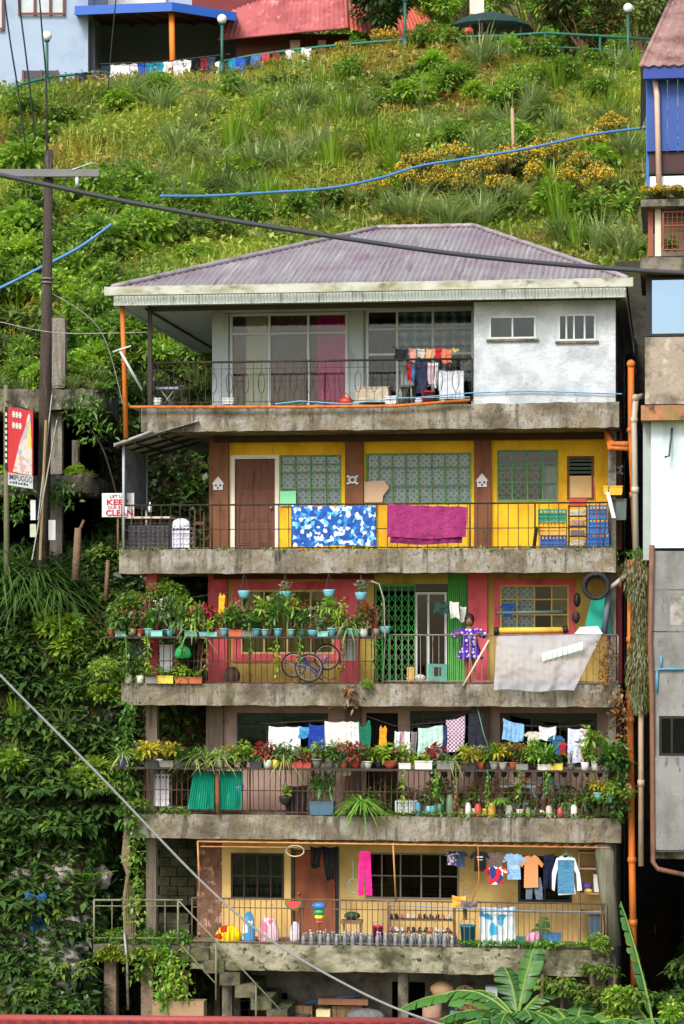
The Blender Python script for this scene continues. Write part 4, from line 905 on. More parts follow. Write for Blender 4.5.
# potted plants: foliage prototypes (about .5 m tall)
def leafy_up(lm, n=40, L=.42, w=.055):  # upright strap leaves
    az = RG.uniform(0,6.28,n); base = np.stack([np.cos(az)*.03, np.sin(az)*.03, 0*az], 1)
    V, t = blades(base, az, L*RG.uniform(.6,1.1,n), w*RG.uniform(.7,1.2,n), np.abs(RG.normal(.45,.25,n)), RG.uniform(.2,.7,n)); return npmesh('foliage', V, t, [lm])
def mesh_flowering(lm, fl): return bush_mesh(170, (.16,.16,.17), .085, lm, clumps=7, flowers=fl, fn=26)
FO = {
 'bushy': [bush_mesh(190, (.18,.18,.19), .09, Lmid, clumps=7), bush_mesh(170, (.2,.18,.17), .1, leafmat('pot_leaves_b', [(40,80,30),(90,130,44),(120,150,60)], .35), clumps=6)],
 'light': [bush_mesh(150, (.2,.2,.17), .1, Lbright, clumps=7)],
 'yellow': [bush_mesh(150, (.2,.2,.14), .11, Lyel, clumps=6, asp=.35)],
 'strap': [leafy_up(Lfern), leafy_up(leafmat('strap_dark', [(36,78,34),(66,110,48)], .3), 26, .5, .05)],
 'spider': [clump_mesh(60, .42, .025, leafmat('spider_leaves', [(110,150,60),(160,186,96),(190,204,130)], .4), .9, .9, .03)],
 'fern': [fern_mesh(10, .36, Lfern, 10), fern_mesh(9, .4, Lbright, 10)],
 'pink': [mesh_flowering(Lmid, Lpink)], 'white': [mesh_flowering(leafmat('pale_pot_leaves', [(90,120,70),(140,160,110)], .3), Lwhite)],
 'red': [bush_mesh(140, (.16,.16,.15), .09, Lred, clumps=6)], 'orange': [mesh_flowering(Lmid, Lorange)],
 'big': [bush_mesh(110, (.2,.2,.2), .13, leafmat('pot_broad', [(40,96,36),(80,136,50),(120,160,60)], .35), clumps=6, asp=.45)],
 'broadtall': [bush_mesh(110, (.13,.13,.26), .11, Lbright, clumps=6, asp=.4)],
 'twig': [bush_mesh(60, (.17,.17,.22), .06, Ldry, clumps=8)],
}
POTC = {'blue': plas(110,186,206), 'aqua': plas(120,196,186), 'white': plas(206,206,196), 'terracotta': mat('terracotta',(176,92,60),.85,0,.12,5), 'black': plas(44,44,46),
 'grey': plas(120,120,112), 'red': plas(180,50,44), 'purple': plas(120,100,190), 'green': plas(60,120,90), 'yellow': plas(220,190,60), 'tin': mat('rusty_tin',(126,110,92),.6,.4,.3,6,dirt=[((104,64,40),.45,.65,6,V1)])}
_pot = {}
def pot_mesh(col, shape):
    k = (col, shape)
    if k in _pot: return _pot[k]
    mb = MB()
    if shape == 'round': mb.lathe((0,0,0), [(.055,0),(.075,.1),(.085,.125),(.092,.125),(.092,.145),(.08,.145),(.076,.125)], 12)
    elif shape == 'bowl': mb.lathe((0,0,0), [(.045,0),(.085,.05),(.1,.1),(.104,.11),(.092,.11),(.085,.09)], 12)
    elif shape == 'tub': mb.box(-.13,.13,-.07,.07,0,.11); mb.box(-.14,.14,-.08,.08,.112,.13)
    else: mb.lathe((0,0,0), [(.075,0),(.078,.08),(.08,.16),(.075,.16)], 10)
    top = {'round':.128,'bowl':.095,'tub':.131,'tin':.162}[shape]
    if shape == 'tub': mb.box(-.12,.12,-.06,.06,top-.01,top,1)
    else: mb.lathe((0,0,top-.02), [(.074,0),(.074,.02)], 10, 1)
    me = mesh_from(mb, 'pot', [POTC[col], soil], (0,0,0)); _pot[k] = (me, top); return _pot[k]
def potplant(fo, u, v, z, h, col='aqua', shape='round', ps=1., label='', group=None, wide=1., name='potted_plant'):
    e = bpy.data.objects.new(name, None); C.objects.link(e); x, y = l2w(u, v); e.location = (x,y,z); e.rotation_euler = (0,0,-TH+(random.uniform(-.4,.4) if shape=='tub' else random.uniform(0,6)))
    if shape == 'tub': e.rotation_euler = (0,0,-TH)
    tag(e, label, 'potted plant', group)
    me, top = pot_mesh(col, shape); p = bpy.data.objects.new('pot', me); C.objects.link(p); p.parent = e; p.scale = (ps,)*3
    fm = random.choice(FO[fo]); f = bpy.data.objects.new('foliage', fm); C.objects.link(f); f.parent = e; f.location = (0,0,top*ps*.92)
    zs = max(v_.co.z for v_ in fm.vertices); s = h/zs; s = min(s, 1.9); sw = min(s, 1.25)*wide; f.scale = (sw, sw, s); f.rotation_euler = (0,0,random.uniform(0,6.28)); return e
FONAME = {'bushy':'bushy green','light':'light green bushy','yellow':'bright yellow leafed','strap':'upright strap leafed','spider':'arching spider leafed','fern':'ferny','pink':'pink flowering','white':'pale flowering','red':'red leafed','orange':'orange flowering','big':'big leafed green','broadtall':'tall light green','twig':'dry twiggy'}
SHN = {'round':'pot','bowl':'bowl','tub':'trough','tin':'can'}
def potrow(lst, z, v, where, group):
    for i, it in enumerate(lst):
        px, fo, hp, col, sh = it[:5]; ps = it[5] if len(it) > 5 else 1.; wd = it[6] if len(it) > 6 else 1.
        zz = z
        potplant(fo, U(px, v), v+random.uniform(-.03,.03), zz, hp/50, col, sh, ps, '%s plant in %s %s, %s %s' % (FONAME[fo], ('an ' if col in ('aqua',) else 'a ')+('rusty' if col=='tin' else col), SHN[sh], ORD[i], where), group, wd)
# plant shelf of the third storey
potrow([(112,'orange',20,'terracotta','round'),(121,'bushy',26,'aqua','tub',.8),(133,'twig',24,'tin','tin'),(141,'orange',20,'red','round'),(148,'strap',24,'aqua','round',1.1),(157,'big',30,'aqua','tub',.9,.8),(170,'bushy',44,'blue','round',1,.7),(181,'bushy',34,'black','round'),(191,'light',46,'aqua','tub',.95,.7),(204,'pink',34,'blue','tub',.7),(213,'light',18,'aqua','tub',.7),(224,'bushy',22,'blue','round',1.1),(236,'bushy',22,'terracotta','tub',1,1.1),(248,'bushy',24,'grey','tub',.9,1.1),(256,'strap',18,'blue','round',1.1),(265,'broadtall',36,'aqua','round',1,1),(278,'big',48,'blue','round',1.1,.8),(291,'broadtall',40,'aqua','round',1,.9),(303,'bushy',22,'green','round'),(313,'twig',16,'blue','bowl',1.2),(323,'broadtall',34,'aqua','tub',.8,.6),(332,'orange',16,'blue','round',1.2),(341,'light',26,'grey','round',1.3,.6),(351,'pink',20,'aqua','round',1.1),(357,'twig',20,'blue','round'),(364,'bushy',24,'white','tin'),(376,'twig',26,'tin','tin')],
  SH3, -.1, 'along third storey shelf', 'plants on the third storey shelf')
# plant shelf of the second storey
potrow([(124,'spider',16,'purple','round',1.5),(141,'light',16,'black','round'),(152,'yellow',22,'black','tub',1,1.3),(167,'yellow',20,'grey','tub',1,1.3),(181,'strap',20,'black','tub',.9,1.2),(194,'spider',15,'grey','round'),(208,'spider',20,'tin','tin'),(220,'spider',18,'white','round'),(232,'light',18,'black','round'),(243,'bushy',15,'black','round'),(256,'bushy',12,'black','tub',.9),(268,'twig',22,'white','tin'),(276,'orange',14,'yellow','tin'),(286,'bushy',22,'terracotta','round',1.2),(297,'twig',14,'red','tub',.9),(306,'red',12,'red','tub',.8),(317,'light',22,'grey','round',1.3),(331,'bushy',22,'grey','round'),(344,'pink',22,'terracotta','round',1,.9),(356,'red',22,'red','round'),(368,'orange',18,'white','round'),(379,'light',20,'black','round'),(390,'light',22,'terracotta','bowl',1.5,1.2),(405,'light',22,'white','tub',.9),(424,'light',8,'white','tub',1.3,1.6),(446,'bushy',8,'grey','tub',1.3,1.6),(470,'yellow',18,'black','tub',.9),(481,'yellow',14,'terracotta','round'),(494,'strap',34,'white','round',1.1)],
  SH2, -.1, 'along second storey shelf', 'plants on the left of the second storey shelf')
potrow([(503,'yellow',22,'white','round'),(513,'orange',24,'terracotta','round'),(522,'twig',22,'grey','tub',.9),(533,'light',26,'black','round'),(544,'strap',28,'white','tub',.9),(556,'bushy',12,'yellow','tub',1,1.2),(571,'twig',16,'grey','round'),(585,'light',24,'white','tin'),(596,'broadtall',36,'white','tin',1.2,1.3),(607,'strap',44,'white','round',1.2,1.2)],
  SH2, -.1, 'on right end of second storey shelf', 'plants on the right of the second storey shelf')
# pots on the second storey floor
Z2 = LV[2][0]
potrow([(372,'bushy',22,'white','tin',1),(382,'twig',18,'grey','round',1.2),(430,'bushy',26,'blue','tin',1.3),(440,'big',30,'green','tin',1.6,.9),(462,'fern',30,'tin','tin',1),(474,'orange',28,'white','tin',1),(484,'white',14,'yellow','tin',1),(498,'twig',34,'grey','tin',1),(520,'bushy',26,'white','tin',1),(533,'pink',16,'grey','tin',.9),(543,'twig',14,'white','tin',.9),(553,'white',18,'tin','tin',1),(566,'bushy',30,'white','round',1.2),(576,'light',16,'terracotta','tin',1.2),(588,'bushy',34,'black','tin',1.2),(598,'bushy',26,'grey','round',1.3)],
  Z2, .28, 'on second storey floor', 'pots on the second storey floor')
potrow([(104,'bushy',22,'black','round',1),(128,'white',20,'white','tin',1),(140,'bushy',20,'white','tin',1),(152,'fern',24,'grey','tub',1,1.3),(166,'fern',22,'yellow','tub',1.2,1.2),(182,'light',16,'terracotta','tub',1,1.1),(196,'fern',14,'terracotta','tub',1)],
  LV[3][0], .0, 'on third storey slab', 'plants on the third storey slab')
# small wild plants rooted on slab ends
for px, py, v, s, lab in [(108,684,-.1,.5,'weedy plant rooted on the left end of the third storey slab'),(368,690,-.12,.2,'little weed growing out of the middle of the third slab'),(600,955,-.1,.4,'weedy plant rooted on the right end of the lowest slab')]:
    p = P(px,py,v); meshobj('weed', PB['bush'][0], Vector((*l2w(p.x,p.y), p.z)), 1, s, lab, 'weed')
_k = ['bushy','light','broadtall','orange','pink','spider','twig','fern','red','white']
potrow([(118+15.5*i+random.uniform(-4,4), _k[(i*3)%10], random.uniform(24,44), ['tin','black','grey','green','terracotta'][i%5], ['tin','round'][i%2], random.uniform(.8,1.1), random.uniform(.8,1.2)) for i in range(17)], SH3, .0, 'in back row of third storey shelf', 'back row plants of the third storey shelf')
potrow([(128+17*i+random.uniform(-4,4), _k[(i*7+2)%10], random.uniform(12,24), ['tin','black','white','green','grey'][i%5], ['tin','round'][i%2], random.uniform(.7,1.), 1.1) for i in range(26)], SH2, .01, 'in back row of second storey shelf', 'back row plants of the second storey shelf')
potrow([(350+12*i+random.uniform(-4,4), _k[(i*3+1)%10], random.uniform(14,34), ['tin','white','grey','tin','green'][i%5], ['tin','round','tub'][i%3], random.uniform(.7,1.1), 1.) for i in range(21)], Z2, .62, 'in back row on second storey floor', 'back row pots on the second storey floor')
for i in range(16):
    px = 120+31*i+random.uniform(-8,8); zz = SH3 if px < 385 else SH2
    n = 46; L_ = random.uniform(.35,.9); t_ = RG.uniform(0,1,n); pp_ = np.stack([RG.normal(0,.05,n), RG.normal(0,.03,n), -t_*L_], 1)
    u_ = U(px,-.3); sm_ = MB(); sm_.tube([(0,0,.02),(.02,0,-L_*.5),(0,.01,-L_)], .012, 4); lv_, lt_, lm_ = merge(leaves(pp_*np.array([.5,.5,1]), rdir(n,-.3), RG.uniform(.05,.12,n), RG.uniform(.03,.06,n)), tris(sm_)); meshobj('trailing_plant', npmesh('trailing', lv_, lt_, [[Lmid,Lbright,Lfern,Ldry][i%4], Lmid], lm_), Vector((*l2w(u_,-.3), zz)), 0, 1, 'leafy strand trailing down from a balcony plant shelf', 'plant', 'strands trailing from the plant shelves')
# big ones
def ffern(px, py, v, s, lab, fm=None, name='hanging_fern'):
    p = P(px,py,v); return meshobj(name, fm or clump_mesh(120, .55, .04, leafmat('sword_fern', [(84,140,40),(124,174,64),(150,190,90)], .4), 1.0, 1.2, .05), Vector((*l2w(p.x,p.y),p.z)), 0, s, lab, 'fern')
ffern(362, 803, -.2, 1.0, 'large light green fern spilling over the edge of the second storey slab')
ffern(500, 800, -.1, .4, 'little fern tuft between the bars of the second storey railing')
# corner mass at the right of the second storey
for px, py, v, k, s, lab in [(603,795,-.15,'mid',.42,'bushy corner plant hanging outside the right end of the second storey'),(620,790,-.2,'mid',.4,'leafy plant hanging beside the orange pipe at the second storey'),(612,760,-.1,'broad',.42,'dark leafed plant at the right corner of the second storey shelf'),(118,784,-.15,'mid',.45,'leafy creeper hanging at the left end of the second storey'),(138,800,-.15,'mid',.35,'small creeper at the left foot of the second storey railing'),(112,668,-.1,'mid',.4,'leafy creeper at the left end of the third storey'),(166,600,.35,'bush',.55,'dark bush standing behind the third storey plant shelf'),(130,610,.2,'bush',.5,'bush beside the coral post of the third storey')]:
    p = P(px,py,v); meshobj('corner_plant', PB[k][0], Vector((*l2w(p.x,p.y),p.z-.15)), random.uniform(0,6), s, lab, 'plant')
p = P(612,735,-.1)
yl = potplant('yellow', U(598,-.3), -.3, Z(797), .3, 'aqua','round',1.1,'yellow leafed plant in an aqua pot hung outside the right railing'); yl = potplant('light', U(609,-.3), -.3, Z(799), .36, 'aqua','round',1.1,'light green plant in an aqua pot hung beside the orange pipe')
# hanging baskets on strings
def hanging(px, pytop, pybot, fo, col, hp, label, group=None, v=.05, sc=1.):
    h = T('hanging_pot', label, 'hanging pot', group); c = P(px, pybot, v); t = Z(pytop, px, v); r = .115*sc
    mb = MB(); mb.lathe((c.x,v,c.z), [(.04*sc,0),(r*.85,.05*sc),(r,.12*sc),(r*1.08,.15*sc),(r*1.08,.17*sc),(r*.9,.17*sc),(r*.85,.14*sc)], 14); mb.lathe((c.x,v,c.z+.12*sc), [(r*.86,0),(r*.86,.03)], 12, 1)
    h.part('pot', mb, [POTC[col], soil]); mb = MB(); top = (c.x,v,c.z+.17*sc+.35)
    for a in (0,2.1,4.2): mb.tube([(c.x+r*math.cos(a),v+r*math.sin(a),c.z+.17*sc), top], .006, 4)
    mb.tube([top,(c.x,v,t)], .006, 4); h.part('string', mb, iron)
    if fo:
        fm = FO[fo][0]; f = bpy.data.objects.new('foliage', fm); C.objects.link(f); f.parent = h.e; f.location = (0,0,.15*sc)
        zs = max(v_.co.z for v_ in fm.vertices); s = hp/50/zs; f.scale = (s,s,s)
G_ = 'blue hanging pots of the third storey'
hanging(244,574,599,None,'blue',0,'empty blue bowl hanging left of the ochre window',G_,sc=1)
hanging(285,574,600,'white',8,'blue','blue hanging pot with pale flowers before the ochre window',G_) if False else hanging(285,574,600,'white','blue',12,'blue hanging pot with pale flowers before the ochre window',G_)
hanging(329,574,598,None,'blue',0,'pale blue bowl hanging at the right of the ochre window',G_)
hanging(361,574,601,'white','blue',14,'blue hanging pot with trailing pale plant beside the coral column',G_)
hanging(385,600,634,None,'blue',0,'blue hanging bowl in front of the green folding gate',G_,sc=.9)
hanging(285,770,805,'light','black',14,'black hanging pot with light green plant low on the second storey')
hanging(239,770,793,None,'purple',0,'small purple pot hanging beside the green sheets',sc=.8)

# ---- laundry
def line(name_lab, pts, r=.007, m=None):
    mb = MB(); mb.tube(pts, r, 5); return one('clothesline', mb, m or iron, name_lab, 'clothesline')
def cloth(px0, px1, py0, py1, v, m, label, cat='towel', group=None, name='hanging_towel', amp=.03, folds=5, dy=0, py1b=None, taper=0, over=None):
    a, b = P(px0,py0,v), P(px1,py0+dy,v); z0 = Z(py1,px0,v); z1 = Z(py1b if py1b else py1, px1, v); w = b.x-a.x; ph = random.uniform(0,6); mb = MB()
    nu = max(10, int(w/.025)); mid = (a.x+b.x)/2
    def fn(s, t, back=0):
        k = .35+.65*t; u = a.x+w*s; u = mid+(u-mid)*(1-taper*t) + .02*math.sin(t*4+ph)*t
        zt_ = a.z+(b.z-a.z)*s - .015*math.sin(math.pi*s) - .018*abs(math.sin(s*w*9)); zb_ = z0+(z1-z0)*s + .018*math.sin(s*7+ph)
        y = v - .03 + back + .025*noise.noise(Vector((u*7, zt_*2+t*5, ph))) + amp*k*math.sin(s*folds*6.283+ph) + amp*.5*k*math.sin(s*folds*14.1+ph*2+t*2)
        return (u, y, zt_+(zb_-zt_)*t)
    mb.grid(lambda s,t: fn(s,t), nu, 10)
    mb.grid(lambda s,t: fn(1-s, t*(over or .16), .05 if False else .045), nu, 3)     # flap folded over behind the line
    return one(name, mb, m, label, cat, group)
SHIRT = [(-.1,0),(-.04,-.05),(.04,-.05),(.1,0),(.3,-.05),(.52,-.26),(.4,-.37),(.27,-.26),(.29,-1),(-.29,-1),(-.27,-.26),(-.4,-.37),(-.52,-.26),(-.3,-.05)]
LONGS = [(-.1,0),(-.04,-.05),(.04,-.05),(.1,0),(.3,-.05),(.46,-.4),(.5,-.86),(.4,-.88),(.33,-.45),(.27,-.3),(.29,-1),(-.29,-1),(-.27,-.3),(-.33,-.45),(-.4,-.88),(-.5,-.86),(-.46,-.4),(-.3,-.05)]
TROUS = [(-.28,0),(.28,0),(.33,-.45),(.36,-1),(.08,-1),(.0,-.34),(-.08,-1),(-.36,-1),(-.33,-.45)]
DRESS = [(-.12,0),(-.05,-.06),(.05,-.06),(.12,0),(.22,-.1),(.2,-.35),(.36,-1),(-.36,-1),(-.2,-.35),(-.22,-.1)]
SINGLET = [(-.2,0),(-.12,-.2),(.12,-.2),(.2,0),(.26,0),(.3,-.3),(.3,-1),(-.3,-1),(-.3,-.3),(-.26,0)]
def garment(shape, px, py0, wpx, hpx, v, m, label, cat='shirt', group=None, name=None, hanger=False, trim=None):
    c = P(px, py0, v); w, h = wpx/50, hpx/50; mb = MB(); ph = random.uniform(0,6)
    poly = [(c.x+x*w+random.gauss(0,.02)*w, c.z+z*h+random.gauss(0,.012)*h-abs(x)*h*.06) for x,z in shape]; n = len(poly)
    # two puffed faces: outline ring front/back with an inner ring pushed out, wavy
    cx, cz = c.x, c.z-h*.5
    def wave(x, z): return .014*math.sin((x-cx)*34+ph)*(.4+.6*(c.z-z)/h)
    out = [(x, v-.0+wave(x,z), z) for x,z in poly]; k = .8
    import mathutils.geometry as mg
    tri = mg.tessellate_polygon([[Vector((x,z,0)) for x,z in poly]])
    f = [(x, v-.022+wave(x,z), z) for x,z in poly]; b = [(x, v+.022+wave(x,z), z) for x,z in poly]
    mb.add(f+b, [t for t in tri]+[(t[2]+n,t[1]+n,t[0]+n) for t in tri]+[(i,i+n,(i+1)%n+n,(i+1)%n) for i in range(n)], 0)
    g_ = T(name or 'hanging_shirt', label, cat, group); g_.part('cloth', mb, m)
    if trim:
        for (x0,x1,z0_,z1_,tm) in trim:
            tb = MB(); tb.box(c.x+x0*w, c.x+x1*w, v-.036, v-.03, c.z+z0_*h, c.z+z1_*h); g_.part('print', tb, tm)
    if hanger:
        hb = MB(); hb.tube([(c.x-w*.28,v,c.z-h*.05),(c.x,v,c.z+.05),(c.x+w*.28,v,c.z-h*.05)], .009, 5); hb.tube([(c.x,v,c.z+.05),(c.x,v,c.z+.12),(c.x+.03,v,c.z+.15)], .006, 5); g_.part('hanger', hb, plas(60,150,110))
    return g_
def ffloral(key, cols, sc): return patmat(key, 'floral', cols, sc)
# fourth storey: two cloths over the rail
cloth(292,376,505,546,.09, ffloral('blue_floral',[(34,84,160),(206,214,222),(60,130,190),(44,70,150),(200,210,220),(40,80,150),(100,180,205),(44,90,170)],15), 'blue and white floral cloth spread over the iron railing beside the brown door', 'cloth', name='floral_cloth', folds=3, amp=.012)
cloth(388,467,503,538,.09, fab(150,46,104), 'magenta blanket spread over the railing under the wide green window', 'blanket', name='magenta_blanket', folds=3, amp=.015, dy=3)
cloth(391,463,530,544,.12, fab(120,34,84), 'darker lower fold of a second magenta cloth behind the blanket', 'cloth', name='magenta_cloth', folds=3, amp=.015, over=.1)
# second storey line
line('rising clothesline crossing in front of the taupe wall', [P(262,724,.25),P(345,719,.25),P(366,716,.2),P(395,726,.2),P(445,722,.2),P(476,707,.2)])
line('clothesline at the right window of the second storey', [P(500,722,.25),P(550,728,.3),P(594,724,.25)])
G2 = 'laundry on the second storey line'
cloth(269,301,726,758,.25, fab(226,226,230), 'plain white sheet at the left end of the second storey line', 'sheet', G2, 'hanging_sheet')
cloth(299,309,726,738,.25, fab(60,150,214), 'small bright blue cloth next to the white sheet', 'cloth', G2, 'hanging_cloth')
cloth(309,326,724,752,.25, fab(30,60,160), 'deep blue towel between white cloths', 'towel', G2)
cloth(325,351,721,775,.25, fab(222,220,210), 'long off white sheet left of the green shirt', 'sheet', G2, 'hanging_sheet')
cloth(350,359,721,760,.26, patmat('speckled_white','dots',[(90,90,120),(220,220,216),(222,222,218)],24), 'narrow speckled white cloth beside the green shirt', 'cloth', G2, 'hanging_cloth', folds=2)
garment(SINGLET, 364, 720, 22, 32, .25, fab(24,110,84), 'dark green shirt hanging left of the orange dress', group=G2)
garment(DRESS, 383, 725, 16, 34, .24, fab(226,150,30), 'orange dress hanging on the second storey line', 'dress', G2, 'hanging_dress')
for i,(x0,x1,y1,c,l) in enumerate([(395,400,752,(214,214,224),'thin white strip of cloth right of the orange dress'),(401,405,750,(196,150,170),'thin pink strip of cloth among the laundry'),(405,410,753,(226,226,230),'second thin white cloth right of the orange dress'),(411,417,752,(120,110,120),'thin grey cloth left of the mint towel')]):
    cloth(x0,x1,731,y1,.22, fab(*c), l, 'cloth', G2, 'hanging_cloth', folds=1)
cloth(418,443,728,757,.2, fab(170,206,196), 'mint green towel on the second storey line', 'towel', G2, dy=-4)
cloth(443,450,725,760,.2, fab(40,50,90), 'navy cloth between the mint towel and the purple patterned one', 'towel', G2, folds=1)
cloth(446,465,720,754,.18, patmat('purple_pattern','check',[(120,70,110),(200,190,200)],26), 'purple and white patterned towel tilted on the line', 'towel', G2, dy=-5, py1b=748)
garment(TROUS, 476, 712, 24, 48, .2, fab(40,42,54), 'dark trousers at the right end of the line', 'trousers', G2, 'hanging_trousers')
G3_ = 'laundry at the right window'
cloth(503,524,718,740,.28, fab(120,174,220), 'light blue tilted cloth at the right window of the second storey', 'cloth', G3_, 'hanging_cloth', dy=6, py1b=742)
garment(SHIRT, 533, 731, 18, 15, .28, fab(190,190,170), 'small grey white shirt hanging at the right window', group=G3_)
cloth(539,556,726,740,.28, patmat('striped_white','stripe',[(220,220,226),(70,80,120),(226,226,226)],9), 'striped white cloth at the right window', 'cloth', G3_, 'hanging_cloth')
garment(SHIRT, 556, 735, 18, 18, .26, fab(40,90,130), 'dark blue shirt at the right window', group=G3_)
garment(SHIRT, 563, 742, 10, 12, .26, fab(170,40,50), 'small red shirt at the right window', group=G3_)
cloth(568,581,728,763,.28, fab(196,206,230), 'pale lilac towel at the right window', 'towel', G3_, folds=2); cloth(581,589,728,762,.28, patmat('pink_print','floral',[(210,200,210),(190,130,150),(230,226,230)],20), 'pink printed towel at the right end of the window', 'towel', G3_, folds=1)
line('short low line of the second storey', [P(500,758,.3),P(560,757,.3)])
mb = MB(); mb.ball(P(556,754,.2), .09, 10); one('blue_ball', mb, plas(50,110,180), 'blue ball hanging under the dark blue shirt', 'ball')
mb = MB(); mb.tube([P(477,706,.15),P(484,735,.05),P(494,762,0)], .014, 6); one('leaning_rod', mb, plas(70,110,90), 'thin green rod leaning from the dark trousers to the plant shelf', 'rod')
# first storey
garment(TROUS, 365, 851, 20, 44, .1, fab(222,30,130), 'bright magenta trousers hanging beside the plywood door', 'trousers', 'laundry of the first storey', 'hanging_trousers')
GL = 'laundry of the first storey'
garment(SHIRT, 480, 851, 22, 20, .2, fab(34,34,38), 'black shirt with white print at the left end of the row', group=GL, trim=[(-.14,.14,-.32,-.26,white),(-.12,.12,-.45,-.41,white)])
garment(SHIRT, 495, 852, 26, 24, .2, fab(110,90,84), 'brown grey shirt with red and blue front', group=GL)
garment(SHIRT, 496, 866, 24, 18, .15, ffloral('red_blue_shirt',[(190,30,44),(200,40,50),(40,60,120),(220,220,220)],9), 'red shirt with blue and white print', group=GL)
garment(SHIRT, 514, 853, 24, 26, .2, fab(130,176,220), 'light blue polo shirt', group=GL, trim=[(-.2,.2,-.62,-.45,fab(160,196,226))])
garment(TROUS, 534, 877, 24, 22, .25, fab(96,110,128), 'grey shorts hanging below the orange shirt', 'shorts', GL, 'hanging_shorts')
garment(SHIRT, 531, 855, 24, 32, .2, patmat('orange_check','check',[(214,150,100),(196,126,84)],30), 'orange checked shirt with short sleeves', group=GL)
garment(TROUS, 549, 854, 18, 34, .25, fab(30,34,60), 'navy trousers left of the blue and white shirt', 'trousers', GL, 'hanging_trousers')
g_ = garment(LONGS, 566, 856, 30, 38, .15, fab(222,226,228), 'white sleeved shirt with a blue body on a green hanger', group=GL, hanger=True, trim=[(-.27,.27,-.97,-.1,fab(70,130,170))])
garment(SHIRT, 452, 851, 16, 14, .5, patmat('lilac_print','floral',[(120,90,150),(190,190,200),(50,50,80)],26), 'small lilac printed shirt above the grey framed window', group=GL)
garment(SHIRT, 461, 851, 14, 16, .5, fab(60,80,110), 'small slate blue shirt above the grey framed window', group=GL)
cloth(310,322,846,868,.4, fab(24,24,26), 'black net bundle hanging above the plywood door', 'net', None, 'black_net', folds=2, taper=.3); cloth(322,338,846,880,.5, fab(30,28,30), 'black cloth hanging right of the plywood door', 'cloth', None, 'hanging_cloth', folds=3, taper=.5)
cloth(480,515,906,946,.2, patmat('white_blue_print','floral',[(206,220,226),(200,214,222),(190,210,220),(60,160,200),(214,224,228),(210,220,226)],7), 'white sheet with blue lettering like print on the first storey railing', 'sheet', None, 'hanging_sheet', folds=2, amp=.012)
# third storey
cloth(450,459,601,618,.5, fab(214,214,206), 'white cloth hanging before the green slatted panel', 'cloth', None, 'hanging_cloth', folds=1); cloth(434,450,601,614,.52, fab(40,70,60), 'dark green cloth hanging left of the white one', 'cloth', None, 'hanging_cloth', folds=2); line('short clothesline before the green slatted panel', [P(424,601,.5),P(466,602,.5)])
cloth(460,466,606,622,.7, fab(224,224,220), 'small white cloth above the head of the leaning person', 'cloth', None, 'hanging_cloth', folds=1)
garment(DRESS, 222, 593, 14, 34, .1, fab(232,170,30), 'orange yellow dress hanging on the third storey', 'dress', None, 'hanging_dress')
garment(SHIRT, 205, 607, 12, 14, .0, fab(200,30,70), 'small crimson shirt hanging among the shelf plants', 'shirt')
garment(SHIRT, 147, 611, 14, 17, .05, fab(240,90,30), 'bright orange shirt among the plants at the left', 'shirt'); garment(SHIRT, 137, 611, 8, 14, .05, fab(130,160,210), 'small pale blue shirt at the left of the orange one', 'shirt')
line('thin line carrying clothes at the left of the third storey', [P(126,606,.1),P(232,592,.1)])
garment(SHIRT, 508, 603, 16, 14, .6, fab(24,60,120), 'small navy shirt hanging at the mustard window', 'shirt')
# translucent tarpaulin over the right railing
def tarp():
    tl, tr, bl_, br = P(497,636,-.02), P(602,634,-.02), P(494,690,-.2), P(574,691,-.2); mb = MB()
    def fn(s, t):
        top = tl.lerp(tr, s); bot = bl_.lerp(br, s); p = top.lerp(bot, t)
        sag = .06*math.sin(math.pi*s)*math.sin(math.pi*t)
        q = .02*noise.noise(Vector((p.x*2+2*t, p.z*1.2, 2)))+.03*math.sin((s-.5)*18*(1-.4*t)+noise.noise(Vector((s*3,t*3,5)))*4)*(.25+t*.75)+.02*noise.noise(Vector((p.x*9,p.z*9,1)))
        return (p.x, p.y-.08*t-q-sag, p.z+.05*math.sin(s*9)*t*.4)
    mb.grid(fn, 70, 40); mb.box(P(545,644,-.1).x, P(583,644,-.1).x, -.2, -.195, Z(652,565,-.1), Z(645,565,-.1), 1) if False else None
    m = bpy.data.materials.new('tarp_film'); m.use_nodes = True; nt = m.node_tree; N = nt.nodes; L = nt.links; bs = N['Principled BSDF']; bs.inputs['Base Color'].default_value = lin((160,162,170)); bs.inputs['Roughness'].default_value = .6
    tr_ = N.new('ShaderNodeBsdfTransparent'); mx = N.new('ShaderNodeMixShader'); no = N.new('ShaderNodeTexNoise'); no.inputs['Scale'].default_value = 1.2; no.inputs['Detail'].default_value = 3
    mr = N.new('ShaderNodeMapRange'); mr.inputs['From Min'].default_value = .35; mr.inputs['From Max'].default_value = .65; mr.inputs['To Min'].default_value = .58; mr.inputs['To Max'].default_value = .8
    tc = N.new('ShaderNodeTexCoord'); L.new(tc.outputs['Object'], no.inputs['Vector']); L.new(no.outputs[0], mr.inputs[0]); L.new(mr.outputs[0], mx.inputs[0]); L.new(tr_.outputs[0], mx.inputs[1]); L.new(bs.outputs[0], mx.inputs[2]); L.new(mx.outputs[0], N['Material Output'].inputs[0])
    t_ = T('tarpaulin', 'translucent grey plastic sheet draped over the right railing of the third storey', 'tarpaulin'); t_.part('sheet', mb, m)
    mb = MB(); a, b = P(543,654,-.0), P(584,642,-.0)
    for i in range(8):
        s0, s1 = i/8, (i+.86)/8; p0, p1 = a.lerp(b, s0), a.lerp(b, s1); mb.add([(p0.x,-.275,p0.z-.14),(p1.x,-.275,p1.z-.14),(p1.x,-.275,p1.z+.02),(p0.x,-.275,p0.z+.02)], [(0,1,2,3)])
    t_.part('pale_patch', mb, mat('pale_green_patch',(190,232,206),.7,0,.05))
tarp()
